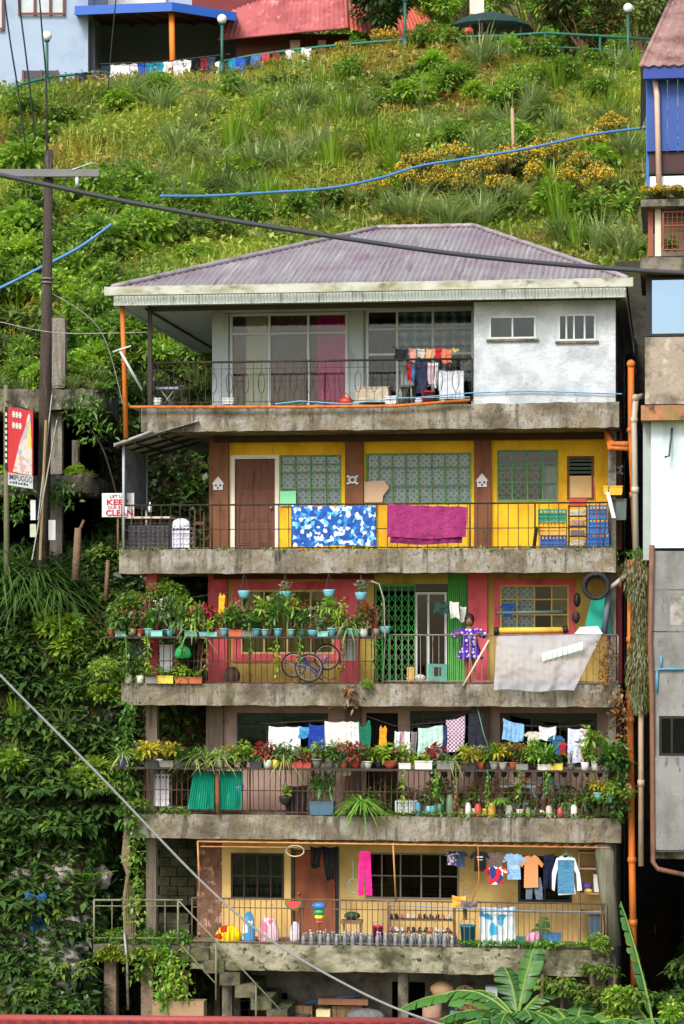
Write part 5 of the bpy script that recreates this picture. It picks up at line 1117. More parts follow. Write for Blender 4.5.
# ---- bicycles
def wheel(t, c, r, sp=18, tyre=None):
    mb = MB(); mb.ring(c, r, .018, 'y', 28); w = t.part('wheel', mb, tyre or rubber)
    mb = MB(); mb.ring(c, r-.025, .008, 'y', 24, 0, 4); mb.ball(c, .022, 7)
    for i in range(sp): a = 6.283*i/sp; mb.tube([c, (c[0]+(r-.02)*math.cos(a), c[1], c[2]+(r-.02)*math.sin(a))], .002, 3)
    t.part('spokes', mb, galv, w)
t = T('bicycle', 'blue bicycle turned over and hung on the rail before the coral surround', 'bicycle')
wheel(t, P(294,665,.02), .24); wheel(t, P(309,668,-.08), .27); wheel(t, P(327,657,.02), .25)
mb = MB(); 
for a, b in [((294,665),(309,668)),((300,658),(318,672)),((309,668),(322,680)),((318,672),(327,657)),((305,656),(309,668))]: mb.tube([P(*a,-.03),P(*b,-.03)], .018, 6)
t.part('frame', mb, mat('bike_blue',(40,50,130),.35,0,.1)); mb = MB(); mb.tube([P(322,676,-.05),P(330,680,-.05),P(336,678,-.05)], .012, 6); t.part('handlebar', mb, iron)
t = T('bicycle', 'light blue and white bicycle standing among pots on the second storey', 'bicycle'); V_ = .35
wheel(t, P(516,806,V_), .27); wheel(t, P(567,800,V_), .27)
mb = MB()
for a, b in [((516,805),(528,785)),((528,785),(552,776)),((528,785),(540,803)),((540,803),(552,776)),((540,803),(554,778)),((540,803),(516,805)),((552,776),(556,783)),((556,783),(567,800))]: mb.tube([P(*a,V_),P(*b,V_)], .02, 6)
t.part('frame', mb, mat('bike_light_blue',(130,190,220),.35,0,.1)); mb = MB(); mb.tube([P(546,773,V_-.05),P(553,770,V_-.1),P(562,774,V_-.1)], .013, 6); t.part('handlebar', mb, iron)
mb = MB(); mb.tube([P(528,785,V_),P(526,779,V_)], .012, 6); mb.ball(P(526,778,V_), .06, 8, 0, 2, .9, .5); t.part('saddle', mb, plas(230,200,60)) 
# ---- person leaning on the third storey rail
def skinned(verts, edges, radii, name, sub=2):
    me = bpy.data.meshes.new(name); me.from_pydata([tuple(v) for v in verts], edges, []); o = bpy.data.objects.new(name, me); C.objects.link(o)
    sm = o.modifiers.new('skin', 'SKIN'); 
    for i, r in enumerate(radii): d = me.skin_vertices[0].data[i]; d.radius = (r, r) if not isinstance(r, tuple) else r; d.use_root = (i == 0)
    ms = o.modifiers.new('sub', 'SUBSURF'); ms.levels = ms.render_levels = sub
    dg = bpy.context.evaluated_depsgraph_get(); m2 = bpy.data.meshes.new_from_object(o.evaluated_get(dg)); bpy.data.objects.remove(o)
    vs = [tuple(v.co) for v in m2.vertices]; fs = [tuple(p.vertices) for p in m2.polygons]; return vs, fs
cu, cv, cz0 = U(470,.42), .42, LV[3][0]; zr = Z(635,470,.1)
H_ = 1.36
def q(x, y, z): return (cu+x, cv+y, cz0+z)
vs = [q(0,.04,.68), q(0,.0,.82), q(0,-.05,.97), q(0,-.08,1.08), q(0,-.11,1.15), q(0,-.13,1.21), q(0,-.14,1.28), # pelvis..head
  q(.075,.03,.62), q(.08,.0,.37), q(.085,.05,.07), q(.09,-.06,.03),
  q(-.075,.03,.62), q(-.07,.0,.37), q(-.075,.06,.07), q(-.08,-.05,.03),
  q(.13,-.07,1.03), q(.27,-.1,.98), q(.26,-.3,1.015), q(.2,-.36,1.02),
  q(-.13,-.07,1.03), q(-.27,-.1,.98), q(-.26,-.3,1.015), q(-.2,-.36,1.02)]
ed = [(0,1),(1,2),(2,3),(3,4),(4,5),(5,6),(0,7),(7,8),(8,9),(9,10),(0,11),(11,12),(12,13),(13,14),(3,15),(15,16),(16,17),(17,18),(3,19),(19,20),(20,21),(21,22)]
rd = [.1,.09,.1,.07,.038,.05,.045,.07,.045,.03,.03,.07,.045,.03,.03,.045,.034,.025,.022,.045,.034,.025,.022]
bv, bf = skinned(vs, ed, rd, 'body')
ps = T('person', 'person in a purple white spotted dress leaning both arms on the railing', 'person', base=(cu,cv,cz0))
mb = MB(); mb.add(bv, bf, 0, True)
hc = q(0,-.16,1.27); mb.ball(hc, .085, 16, 0, .92, 1, 1.22)              # head merged into the body mesh
mb.ball((hc[0],hc[1]-.085,hc[2]-.005), .016, 8, 0, .8, 1, 1.3)           # nose
for sx in (-1,1): mb.ball((hc[0]+sx*.08,hc[1],hc[2]), .02, 8, 0, .5, 1, 1.3); mb.ball((hc[0]+sx*.03,hc[1]-.077,hc[2]+.018), .012, 8, 1); 
mb.ball((hc[0],hc[1]-.08,hc[2]-.045), .02, 8, 2, 1.1, .4, .35)
for sx in (-1,1):                                                       # hands: palm, four fingers and thumb over the rail
    pc = Vector(q(sx*.19,-.37,1.02)); mb.ball(pc, .03, 10, 0, 1.0, 1.15, .45)
    for k in range(4):
        f0 = pc+Vector((-sx*(.0-.012*k)*1 - sx*.01, -.02+0.0*k, 0))+Vector((sx*(k-1.5)*-.014,-.012,0)); L_ = [.05,.058,.054,.042][k]
        mb.tube([f0, f0+Vector((0,-L_*.5,.0)), f0+Vector((0,-L_*.75,-L_*.35)), f0+Vector((0,-L_*.7,-L_*.7))], [.009,.009,.008,.006], 6)
    mb.tube([pc+Vector((-sx*.02,.01,0)), pc+Vector((-sx*.045,-.01,-.01)), pc+Vector((-sx*.05,-.035,-.02))], [.01,.009,.007], 6)
ps.part('body', mb, [skin_m, mat('dark_eye',(30,24,22),.3), mat('lips',(120,56,50),.5)])
mb = MB(); mb.ball((hc[0],hc[1]+.025,hc[2]+.025), .105, 16, 0, .98, 1, 1.16); mb.ball((hc[0],hc[1]+.06,hc[2]-.04), .075, 12, 0, 1, .8, 1.3)
ps.part('hair', mb, hair_m)
dress = mat('dress_dummy',(80,50,160)); dress = patmat('purple_spotted','dots',[(216,206,226),(216,206,226),(84,50,160),(78,44,150)],13)
mb = MB()
mb.lathe(q(0,.0,0), [(.27,.5),(.255,.56),(.21,.68),(.16,.82),(.155,.93),(.16,1.02),(.1,1.09),(.055,1.12)], 20, 0, 1.0, .78)
mb.v = [(x, y-(max(0,z-cz0-.68))*.2, z) for x,y,z in mb.v]
for sx in (-1,1): mb.tube([q(sx*.1,-.075,1.05), q(sx*.2,-.1,1.03), q(sx*.28,-.13,.985), q(sx*.31,-.18,.98)], [.07,.078,.085,.07], 12)
ps.part('dress', mb, dress)
mb = MB()
for sx in (.09,-.08): mb.ball(q(sx,-.02,.03), .05, 8, 0, .8, 1.9, .5)
ps.part('slippers', mb, plas(190,120,130))
# ---- crates, bins, bundles
def crate(px0,px1,py0,py1,v0,v1,m,label,slots=3,name='plastic_crate',cat='crate',group=None):
    u0,u1 = U(px0,v0),U(px1,v0); pm=(px0+px1)/2; z1,z0 = Z(py0,pm,v0),Z(py1,pm,v0); mb = MB(); w = .02; n = max(2,int((u1-u0)/.07))
    mb.box(u0,u1,v0,v1,z0,z0+.02); h = (z1-z0-.02)/slots
    for k in range(slots+1): z = z0+.02+h*k; zz = min(z+.022,z1+.0225); mb.box(u0,u1,v0,v0+w,z+.0005,zz); mb.box(u0,u1,v1-w,v1,z+.0005,zz); mb.box(u0,u0+w,v0+w,v1-w,z+.0005,zz); mb.box(u1-w,u1,v0+w,v1-w,z+.0005,zz)
    for i in range(n+1):
        x = u0+(u1-u0-w)*i/n; mb.box(x,x+w,v0+.003,v0+w-.003,z0+.02,z1); mb.box(x,x+w,v1-w+.003,v1-.003,z0+.02,z1)
    mb.box(u0+.01,u1-.01,v0+w+.002,v0+w+.008,z0+.02,z1-.05)
    return one(name, mb, m, label, cat, group)
crate(538,566,510,523,.35,.75,plas(30,150,120),'green crate on top of the left stack at the right of the yellow balcony'); crate(538,566,523,535,.35,.75,plas(232,176,36),'yellow crate in the middle of the left stack on the yellow balcony'); crate(540,566,536,549,.3,.72,plas(36,90,180),'blue crate at the bottom of the left stack on the yellow balcony')
crate(588,608,519,533,.3,.7,plas(36,110,190),'blue crate stacked at the far right of the yellow balcony'); crate(587,609,534,549,.3,.7,plas(30,100,190),'blue bottom crate at the far right of the yellow balcony'); crate(588,607,506,518,.3,.7,plas(60,110,170),'open blue grey crate topping the far right stack')
def pboxo(name, px0,px1,py0,py1,v0,v1,m,label,cat,group=None,lid=None):
    u0,u1 = U(px0,v0),U(px1,v0); pm=(px0+px1)/2; z1,z0 = Z(py0,pm,v0),Z(py1,pm,v0); mb = MB(); b=min(.02,(u1-u0)*.1)
    mb.prism([(u0,z0+b),(u0+b,z0),(u1-b,z0),(u1,z0+b),(u1+.01,z1-b),(u1-b+.01,z1),(u0+b-.01,z1),(u0-.01,z1-b)], v0, v1)
    t = T(name, label, cat, group); t.part('case', mb, m); mb = MB(); mb.box(u0-.015,u1+.015,v0-.012,v1+.012,z1+.001,z1+.025); t.part('lid', mb, lid or m); return t
pboxo('food_box',570,586,500,506,.25,.6,plas(210,50,40),'flat red box on top of the shelf of folded papers','box')
t = T('shelf_rack', 'black wire shelf rack holding bundled papers between the crates', 'shelf rack'); mb = MB(); u0,u1 = U(568,.3),U(587,.3)
for k in range(5): z = LV[4][0]+.04+k*.2; mb.box(u0,u1,.3,.68,z,z+.02)
for x in (u0,u1-.02): mb.box(x,x+.02,.3,.32,LV[4][0],LV[4][0]+.86); mb.box(x,x+.02,.66,.68,LV[4][0],LV[4][0]+.86)
t.part('frame', mb, black)
for k in range(4):
    z = LV[4][0]+.061+k*.2; mb = MB(); 
    for j in range(4): mb.box(u0+.03+random.uniform(0,.04),u1-.03-random.uniform(0,.05),.31,.6,z+.028*j,z+.026+.028*j)
    t.part('paper_stack', mb, [fab(180,170,160),fab(120,110,120),fab(170,130,120),fab(196,190,180)][k])
mb = MB(); mb.box(U(532,.25),U(535,.25),.25,.5,Z(549),Z(527)); mb.v = [(x+(z-Z(549))*.12,y,z) for x,y,z in mb.v]; one('leaning_board', mb, black, 'narrow black board leaning left of the blue bottom crate', 'board')
# wire cage and laundry basket at the left of the yellow balcony
t = T('wire_cage', 'large dark wire mesh cage at the left end of the yellow balcony', 'cage'); mb = MB(); u0,u1 = U(126,.2),U(169,.2); z0,z1 = LV[4][0]+.03, Z(519,148,.2)
n = 9
for i in range(n+1):
    x = u0+(u1-u0)*i/n; mb.box(x-.008,x+.008,.2,.212,z0,z1)
for k in range(8): z = z0+(z1-z0)*k/7; mb.box(u0,u1,.214,.226,z-.008,z+.008); mb.box(u0,u0+.012,.22,.85,z-.008,z+.008); mb.box(u1-.012,u1,.22,.85,z-.008,z+.008)
t.part('mesh', mb, iron); mb = MB(); mb.box(u0+.03,u1-.03,.26,.82,z0,z1-.12); t.part('grey_sacks', mb, fab(96,100,112)); mb = MB(); mb.box(u0-.05,u1+.02,.16,.9,z1+.01,z1+.05); t.part('plank_top', mb, mat('pale_plank',(190,176,160),.8,0,.1,4))
crate(172,190,528,550,.2,.6,plas(206,206,226),'white plastic laundry basket beside the wire cage',4,'laundry_basket','basket')
mb = MB(); mb.ball(P(181,525,.4), .2, 12, 0, 1, .9, .7); o_ = one('laundry_heap', mb, fab(222,224,232), 'white laundry heaped in the basket on the yellow balcony', 'laundry')
mb = MB(); a=P(150,512,.3); mb.tube([a,(a.x,a.y,a.z+.14)],.04,8); mb.tube([(a.x,a.y,a.z+.14),(a.x,a.y,a.z+.2)],.018,8); one('white_bottle', mb, white, 'small white bottle on the plank top of the wire cage', 'bottle')
mb = MB(); a,b = P(194,510,.3),P(203,549,.3); mb.box(a.x,a.x+.03,.3,.33,b.z,a.z); mb.box(b.x,b.x+.03,.3,.33,b.z,a.z-.05); mb.box(a.x+.031,b.x-.001,.3,.33,a.z-.3,a.z-.24); one('wooden_trestle', mb, dwood, 'narrow dark wooden trestle left of the brown column', 'trestle')
# stuff in the right end of the yellow balcony
pboxo('bin',612,626,500,520,.5,.9,plas(84,100,96),'grey green bin between the last column and the pipes','bin'); pboxo('yellow_box',604,622,487,495,.35,.6,plas(236,170,30),'yellow box lying above the grey green bin','box')
mb = MB(); mb.box(U(612,.0),U(616,.0),0,.04,Z(518,614),Z(492,614)); mb.v = [(x-(z-Z(518,614))*.25,y,z) for x,y,z in mb.v]; one('fluorescent_fitting', mb, white, 'white tube fitting leaning at the right end of the yellow balcony', 'light fitting')
for k,(x0,x1,c) in enumerate(((598,594,(150,60,50)),(603,609,(80,60,50)))):
    mb = MB(); mb.tube([P(x0,549,.05),P(x1,478+8*k,.05)], .012, 6); one('leaning_pole', mb, mat('pole%d'%k,c,.7), ['thin red brown pole leaning at the right of the yellow balcony','thin dark pole leaning beside the last brown column'][k], 'pole')
# ---- third storey odds and ends
t = T('bundle_on_rail', 'yellow tube with black ends resting along the right rail of the third storey', 'roll'); mb = MB(); mb.tube([P(499,630.5,.1),P(563,630,.1)], .06, 12); t.part('roll', mb, plas(236,176,50)); mb = MB(); mb.tube([P(494,631,.1),P(499,631,.1)], .08, 10); t.part('end_cap', mb, black); mb = MB(); mb.tube([P(563,630,.1),P(568,629,.1)], .08, 10); t.part('end_cap', mb, black)
mb = MB(); mb.tube([P(497,613,.15),P(563,612,.15)], .035, 10); one('grey_pole', mb, plas(70,90,90), 'dark grey pipe lying level before the mustard window', 'pipe')
t = T('tyre', 'old black bicycle tyres hanging under the slab at the right corner', 'tyre'); mb = MB(); c = P(596,586,.0); mb.ring(c, .24, .045, 'y', 32, 0, 10); t.part('tyre', mb, rubber); mb = MB(); mb.ring((c[0],c[1]+.06,c[2]-.02), .2, .03, 'y', 32, 0, 8); t.part('inner_tyre', mb, rubber)
mb = MB(); a = [B(583,634,.4),B(611,634,.4),B(608,596,.4),B(592,596,.4)]; mb.prism([(x,z) for x,z in a], .4, .43); one('teal_board', mb, mat('teal_board',(20,150,130),.6,0,.1,3), 'teal tapered board standing under the hanging tyres', 'board')
mb = MB(); mb.tube([P(606,592,.2),P(618,582,.1),P(633,570,-.05)], .05, 8); one('slanting_pipe', mb, greypipe, 'grey pipe slanting up from the tyres to the corner', 'pipe')
mb = MB(); mb.tube([P(604,634,.2),P(609,590,.2)], .06, 8); one('grey_bag_roll', mb, plas(90,106,116), 'dark grey roll standing right of the teal board', 'roll')
mb = MB(); a=[B(574,634,.05),B(603,634,.05),B(598,626,.05),B(580,627,.05)]; mb.prism([(x,z) for x,z in a], .05,.09); one('white_board', mb, white, 'white sheet of board lying on the rail below the tyres', 'board')
mb = MB(); mb.ball(P(577,600,.5), .09, 8, 0, .8, .8, 1.6); one('dark_helmet', mb, black, 'dark rounded bag hanging left of the teal board', 'bag'); mb = MB(); mb.ball(P(576,617,.45), .1, 8, 0, .8, .8, 1.3); one('dark_sack', mb, iron, 'smaller dark sack hanging below the rounded bag', 'sack')
t = T('green_case', 'teal green toolbox on the floor behind the straight bars', 'toolbox'); mb = MB(); a,b = P(428,664,.3),P(447,682,.3); mb.box(a.x,b.x,.3,.6,b.z,a.z); t.part('box', mb, plas(70,160,140)); mb = MB(); mb.box(a.x+.12,b.x-.12,.29,.298,b.z+.12,a.z-.06); t.part('label_plate', mb, iron)
mb = MB(); mb.ball(P(411,679,.3), .1, 9, 0, 1, 1, .9); mb.box(P(407,0,.3).x,P(414,0,.3).x,.28,.34,Z(676,411,.3),Z(667,411,.3)); one('yellow_jug', mb, plas(206,160,60), 'yellow brown jug on the floor before the folding gate', 'jug')
mb = MB(); mb.ball(P(420,678,.3), .11, 9, 0, 1.1, .8, .7); one('white_bundle', mb, fab(190,190,180), 'crumpled white bundle left of the toolbox', 'bundle')
mb = MB(); mb.tube([P(463,686,-.05),P(489,640,.05)], .022, 6); one('bamboo_stick', mb, mat('pale_stick',(214,186,160),.8), 'pale stick leaning from the slab up to the rail by the person', 'stick')
mb = MB(); a=P(342,640,.5); b=P(356,661,.5); mb.prism([(a.x,a.z),(b.x,a.z),(b.x-.02,b.z),(a.x+.02,b.z)],.5,.75); one('white_sack', mb, fab(196,200,196), 'white paper sack leaning on the coral column behind the rail', 'sack')
t = T('green_bag', 'bright green knotted plastic bag hanging from the third storey shelf', 'bag'); mb = MB(); c=P(183,652,-.1); mb.lathe((c.x,c.y,c.z), [(.03,-.13),(.15,-.12),(.18,-.05),(.14,.06),(.05,.14),(.02,.17),(.05,.22)], 12, 0, 1, .7); t.part('sack', mb, plas(20,170,90)); mb = MB(); mb.tube([(c.x,c.y,c.z+.2),(c.x,c.y,SH3)], .01, 5); t.part('string', mb, iron)
mb = MB(); c=P(232,676,.35); mb.ball(c,.17,10,0,1,.8,1.15); one('dark_basket_bag', mb, mat('dark_brown_bag',(60,48,44),.9,0,.2,6), 'rounded dark brown bag behind the bars of the third storey', 'bag')
pboxo('storage_bin',130,148,646,656,.3,.6,plas(84,90,96),'dark grey storage bin behind the left plants of the third storey','bin'); pboxo('water_jug_box',160,172,646,672,.35,.6,plas(206,212,220),'tall pale plastic drum left of the green bag','drum')
for k,(x,c) in enumerate(((197,(120,96,70)),(200,(150,130,96)),(204,(104,84,60)))):
    mb = MB(); mb.tube([P(x,683,.3),P(x+2+k,642,.25)], .015, 6); one('bamboo_cane', mb, mat('cane%d'%k,c,.8), ['brown cane leaning left of the coral red wall','pale cane, middle of three by the coral red wall','dark cane, nearest of three to the coral red wall'][k], 'cane')
mb = MB(); mb.ring(P(384,600,-.05), .32, .012,'y',20,0,5,sz=.9); mb2 = MB(); mb2.tube([P(371,581,-.05),P(379,584,-.05),P(384,600,-.05),P(385,640,-.05),P(383,683,-.05)], .014, 6); one('bent_hose', mb2, mat('grey_hose',(150,140,130),.6), 'grey pink hose bending down from the slab before the folding gate', 'hose')
# ---- second storey floor things
crate(395,417,802,814,.2,.5,plas(200,206,206),'white slotted crate on the second storey floor',3)
t = pboxo('planter_box',310,333,803,815,.0,.3,plas(60,96,120),'dark blue planter box with young plants on the second storey','planter')
for k,x in enumerate((315,322,329)): meshobj('seedling', FO['big'][0], Vector((*l2w(U(x,.15),.15), Z(803,320,.1))), k, (.7,.7,1.5), ['leafy seedling at the left of the blue planter box','leafy seedling in the middle of the blue planter box','leafy seedling at the right of the blue planter box'][k], 'seedling')
cloth(286,307,785,815,.22, fab(50,46,50), 'black cloth bundle hung inside the second storey railing', 'cloth', None, 'black_cloth', folds=3, amp=.04)
crate(154,169,776,806,.3,.6,plas(206,210,214),'tall white slotted basket at the left of the second storey',5,'tall_basket','basket')
def greensheet(px0,px1,px2,px3,lab):
    a,b,c,d = P(px0,771,-.02),P(px1,771,-.02),P(px3,809,-.02),P(px2,809,-.02); mb = MB(); n = 44; vs=[]
    for i in range(n+1):
        s=i/n; t_=a.lerp(b,s); q_=d.lerp(c,s); w=.018*math.sin(i*1.57); vs += [(q_.x,-.04+w,q_.z),(t_.x,-.04+w,t_.z)]
    mb.add(vs,[(2*i,2*i+2,2*i+3,2*i+1) for i in range(n)]); one('corrugated_sheet', mb, teal, lab, 'sheet', 'green corrugated sheets')
greensheet(194,215,187,214,'left sloping green corrugated sheet tied to the railing'); greensheet(220,243,218,241,'right green corrugated sheet tied to the railing')
mb = MB(); mb.tube([P(217,771,-.1),P(217.5,800,-.1),P(218,815,-.1)], [.04,.05,.03], 6); one('dead_plant', mb, mat('rust_stem',(120,76,50),.9,0,.3,8), 'brown fibrous stem between the two green sheets', 'stem')
mb = MB(); mb.box(U(500,.3),U(536,.3),.3,.6,Z(788,518,.3),Z(785,518,.3)); [mb.tube([P(x,788,.4),P(x,815,.4)],.012,5) for x in (502,534)]; one('white_rack', mb, white, 'low white rack left of the light blue bicycle', 'rack')
for k,(x,w,h,c,l) in enumerate([(450,8,22,(96,120,90),'green grey can'),(468,6,14,(214,214,210),'white can'),(478,7,13,(196,60,50),'red can'),(492,8,14,(226,170,60),'orange plastic jug'),(509,7,12,(210,210,206),'round white jar'),(528,6,10,(110,140,60),'green jar'),(549,7,12,(180,176,160),'grey tin'),(560,6,10,(190,70,60),'small red tin'),(574,7,13,(214,210,200),'cream jar'),(418,6,14,(70,130,170),'blue jar')]):
    mb = MB(); p = P(x,816,.12); r = w/100; hh=h/50; mb.lathe((p.x,p.y,Z2), [(r*.9,0),(r,.02),(r,hh*.8),(r*.7,hh*.9),(r*.72,hh)], 10); one('jar', mb, plas(*c), l+' standing in the bars of the second storey railing', 'jar', 'jars on the second storey floor')
# little pots and bottles hung under the shelf
for k,x in enumerate(range(432,606,12)):
    mb = MB(); p = P(x,772,-.12); mb.lathe((p.x,p.y,p.z-.1), [(.03,0),(.055,.05),(.06,.1)], 8); one('hanging_cup', mb, black, 'small black cup hung under the second storey plant shelf', 'cup', 'black cups under the second storey shelf')
# ---- first storey things
for k,(x0,x1,y0,y1,c,l,fl) in enumerate([(215,241,926,943,(232,200,20),'yellow shopping bag with red goods on the first storey',(190,40,30)),(242,254,912,944,(70,150,200),'blue patterned bag beside the yellow one',(220,220,220)),(258,278,918,943,(220,190,200),'pink and white bag leaning on the railing',(230,120,150)),(289,300,922,942,(214,210,222),'small white plastic bag',(200,200,210))]):
    a,b = P(x0,y0,.2),P(x1,y1,.2); mb = MB(); w=b.x-a.x; h=a.z-b.z
    mb.lathe(((a.x+b.x)/2,.28,b.z), [(w*.42,0),(w*.52,h*.15),(w*.5,h*.55),(w*.36,h*.85),(w*.22,h)], 12, 0, 1, .5)
    mb.v=[(x+.03*noise.noise(Vector((x*6,y*6,z*6))),y+.03*noise.noise(Vector((z*7,y*6,x*6))),z) for x,y,z in mb.v]
    one('shopping_bag', mb, ffloral('bag%d'%k,[c,c,fl,c,tuple(min(255,int(q*1.1)) for q in c)],8), l, 'bag', 'bags on the first storey')
mb = MB(); c = P(294,901,-.05); 
n=14; pts=[(c.x+.18*math.cos(math.pi+math.pi*i/n),c.z+.0+.18*math.sin(math.pi+math.pi*i/n)) for i in range(n+1)]; mb.prism(pts,-.12,-.02,0)
pts2=[(c.x+.145*math.cos(math.pi+math.pi*i/n),c.z+.001+.145*math.sin(math.pi+math.pi*i/n)) for i in range(n+1)]; mb.prism(pts2,-.126,-.121,1); one('watermelon_cushion', mb, [plas(40,110,50),plas(220,60,60)], 'watermelon slice shaped ornament on the first storey rail', 'ornament')
t = T('feather_duster','rainbow coloured duster standing on the first storey','duster')
for k,(z_,c) in enumerate([(906,(40,120,200)),(912,(50,160,90)),(917,(240,220,40)),(922,(230,80,40))]):
    mb=MB(); p=P(319,z_,.15); mb.ball(p,.15-.025*k,10,0,1,.7,.55); t.part('tuft',mb,plas(*c))
mb=MB(); mb.tube([P(319,944,.15),P(319,924,.15)],.015,6); t.part('handle',mb,plas(190,40,60))
# bottles in bags: rows of clear bottles along the railing
btl = mat('clear_bottle',(116,122,126),.25,0,.45,14,spec=.6); cap = white
me_b = None
def bottle(px, py, v, sc, lab, grp):
    global me_b
    if me_b is None:
        mb = MB(); mb.lathe((0,0,0), [(.036,0),(.042,.02),(.042,.15),(.036,.19),(.016,.23),(.016,.25)], 10, 0); mb.lathe((0,0,.251), [(.02,0),(.02,.025)], 8, 1); me_b = mesh_from(mb,'bottle',[btl,cap],(0,0,0))
    p = P(px,py,v); return meshobj('water_bottle', me_b, Vector((*l2w(p.x,p.y),LV[1][0])), random.uniform(0,6), sc, lab, 'bottle', grp)
for k in range(56):
    bottle(304+k*2.75+random.uniform(-1,1), 945, .1+.1*(k%3)+random.uniform(-.02,.02), (1.05,1.05,random.uniform(.75,1.1)), 'clear plastic bottle standing in the long row behind the first storey railing', 'bottles along the first storey railing')
t = T('shoe_shelf','low shelf crowded with shoes behind the railing of the first storey','shoe shelf'); mb=MB(); u0,u1=U(388,.35),U(453,.35)
for zz in (920,933): mb.box(u0,u1,.35,.65,Z(zz,420,.35)-.02,Z(zz,420,.35))
for x in (u0,u1-.03): mb.box(x,x+.03,.66,.69,LV[1][0],Z(908,420,.35))
t.part('board',mb,wood)
sh_c=[(40,40,44),(200,200,200),(190,110,120),(50,60,90),(120,60,50),(220,220,216),(30,30,30)]
smesh={}
for zz in (920,933):
    for k in range(11):
        c=sh_c[(k*3+zz)%7]; 
        if c not in smesh:
            mb=MB(); mb.ball((0,0,.04),.05,8,0,.8,1.9,.7); mb.ball((0,.05,.07),.04,8,0,.9,1,.9); smesh[c]=mesh_from(mb,'shoe',[plas(*c)],(0,0,0))
        x=U(391+k*5.8,.45); w_=l2w(x,.45); meshobj('shoe', smesh[c], Vector((w_[0],w_[1],Z(zz,420,.35)+.002)), random.uniform(-.4,.4), 1, 'shoe on the crowded low shelf of the first storey, %s row' % ('upper' if zz==920 else 'lower'), 'shoe', 'shoes on the low shelf, %s row' % ('upper' if zz==920 else 'lower'))
t=T('green_plant_stand','little wooden stand with dark green pots left of the pink bucket','plant stand'); mb=MB(); a,b=P(341,920,.25),P(362,924,.25); mb.box(a.x,b.x,.25,.45,b.z,a.z); [mb.box(x,x+.03,.28,.4,LV[1][0],b.z-.001) for x in (a.x+.03,b.x-.06)]; t.part('stand',mb,wood); mb=MB(); mb.ball(((a.x+b.x)/2,.35,a.z+.08),.12,9,0,1.4,1,.7); t.part('dark_green_pot',mb,plas(40,80,56))
def bucket(px,py,w,h,c,lab,v=.3,floor=None):
    p=P(px,py,v); mb=MB(); r=w/100; mb.lathe((p.x,v,floor if floor is not None else p.z),[(r*.75,0),(r,h/50),(r*1.06,h/50),(r*1.06,h/50+.02),(r*.94,h/50+.02),(r*.7,.03)],14); t=T('bucket',lab,'bucket'); t.part('pail',mb,plas(*c)); z=(floor if floor is not None else p.z)+h/50
    mb=MB(); mb.tube([(p.x-r,v,z),(p.x-r*.7,v-.03,z+r*.9),(p.x+r*.7,v-.03,z+r*.9),(p.x+r,v,z)],.007,5); t.part('handle',mb,galv)
Z1=LV[1][0]
bucket(378,940,11,18,(220,30,110),'bright pink bucket behind the first storey rail',floor=Z1); bucket(468,944,16,20,(20,150,190),'turquoise bucket under the grey cloth',floor=Z1); bucket(343,945,11,9,(214,206,60),'yellow green bucket behind the bottles',floor=Z1)
cloth(461,478,900,908,.0, fab(120,106,110), 'grey brown cloth draped over the first storey rail', 'cloth', None, 'draped_cloth', folds=2); cloth(452,466,895,908,.05, fab(226,170,60), 'yellow cloth draped over the first storey rail', 'cloth', None, 'draped_cloth', folds=2)
mb=MB(); mb.box(U(463,.2),U(467,.2),.2,.24,Z(920,465,.2),Z(886,465,.2)); one('upright_plank',mb,wood,'short upright plank by the yellow cloth on the rail','plank')
pboxo('basin',543,560,936,943,.2,.55,plas(30,120,190),'wide blue basin on the first storey floor','basin'); pboxo('small_basin',516,524,939,944,.2,.4,plas(20,130,140),'small teal basin beside the pink bundle','basin')
mb=MB(); mb.ball(P(534,938,.25),.17,12,0,1,.8,.8); mb.v=[(x+.05*noise.noise(Vector((x*9,y*9,z*9))),y,z+.04*noise.noise(Vector((z*9,x*9,1)))) for x,y,z in mb.v]; one('pink_bundle',mb,fab(220,150,190),'crumpled pink bundle on the first storey floor','bundle')
t=T('cupboard','open wooden shelf with coloured bags at the right end of the first storey','shelf unit'); mb=MB(); u0,u1=U(578,.5),U(604,.5); 
for x in (u0,u1-.04): mb.box(x,x+.04,.5,.9,Z1,Z(852,590,.5))
for zz in (852,868,893,912): mb.box(u0+.041,u1-.041,.5,.9,Z(zz,590,.5)-.03,Z(zz,590,.5))
t.part('frame',mb,mat('pale_brown_plank',(160,126,96),.8,0,.15,4))
mb=MB(); mb.ball(P(586,887,.6),.12,9,0,1,.8,.8); one('purple_bag',mb,plas(90,60,150),'purple bag on the open shelf above a yellow one','bag'); pboxo('white_carton',594,603,876,892,.55,.8,white,'white carton on the open shelf','carton'); mb=MB(); mb.ball(P(588,891,.52),.07,9,0,1.3,.6,.7); one('yellow_bag',mb,plas(220,190,40),'small yellow bag before the purple one','bag')
pboxo('crate_with_bottles',589,600,918,936,.45,.7,plas(50,90,120),'dark blue box with a white label at the right of the first storey','box')
mb=MB(); mb.ring(P(295,851,-.1),.18,.012,'y',24,0,5,sz=.6); one('hose_loop',mb,mat('cream_hose',(200,190,170),.6),'loop of cream hose hanging from the drying rack','hose')
mb=MB(); mb.ring(P(353,886,.5),.1,.012,'y',20,0,5,sz=1.4); mb.tube([P(353,879,.5),P(353,860,.5)],.008,5); one('round_wire_frame',mb,plas(120,150,150),'oval grey wire frame hanging left of the magenta trousers','frame')
mb=MB(); mb.tube([P(388,905,-.03),P(520,911,-.03),P(600,912,-.03)],.01,5); one('blue_rope',mb,plas(40,120,180),'blue rope strung along the first storey bars','rope')
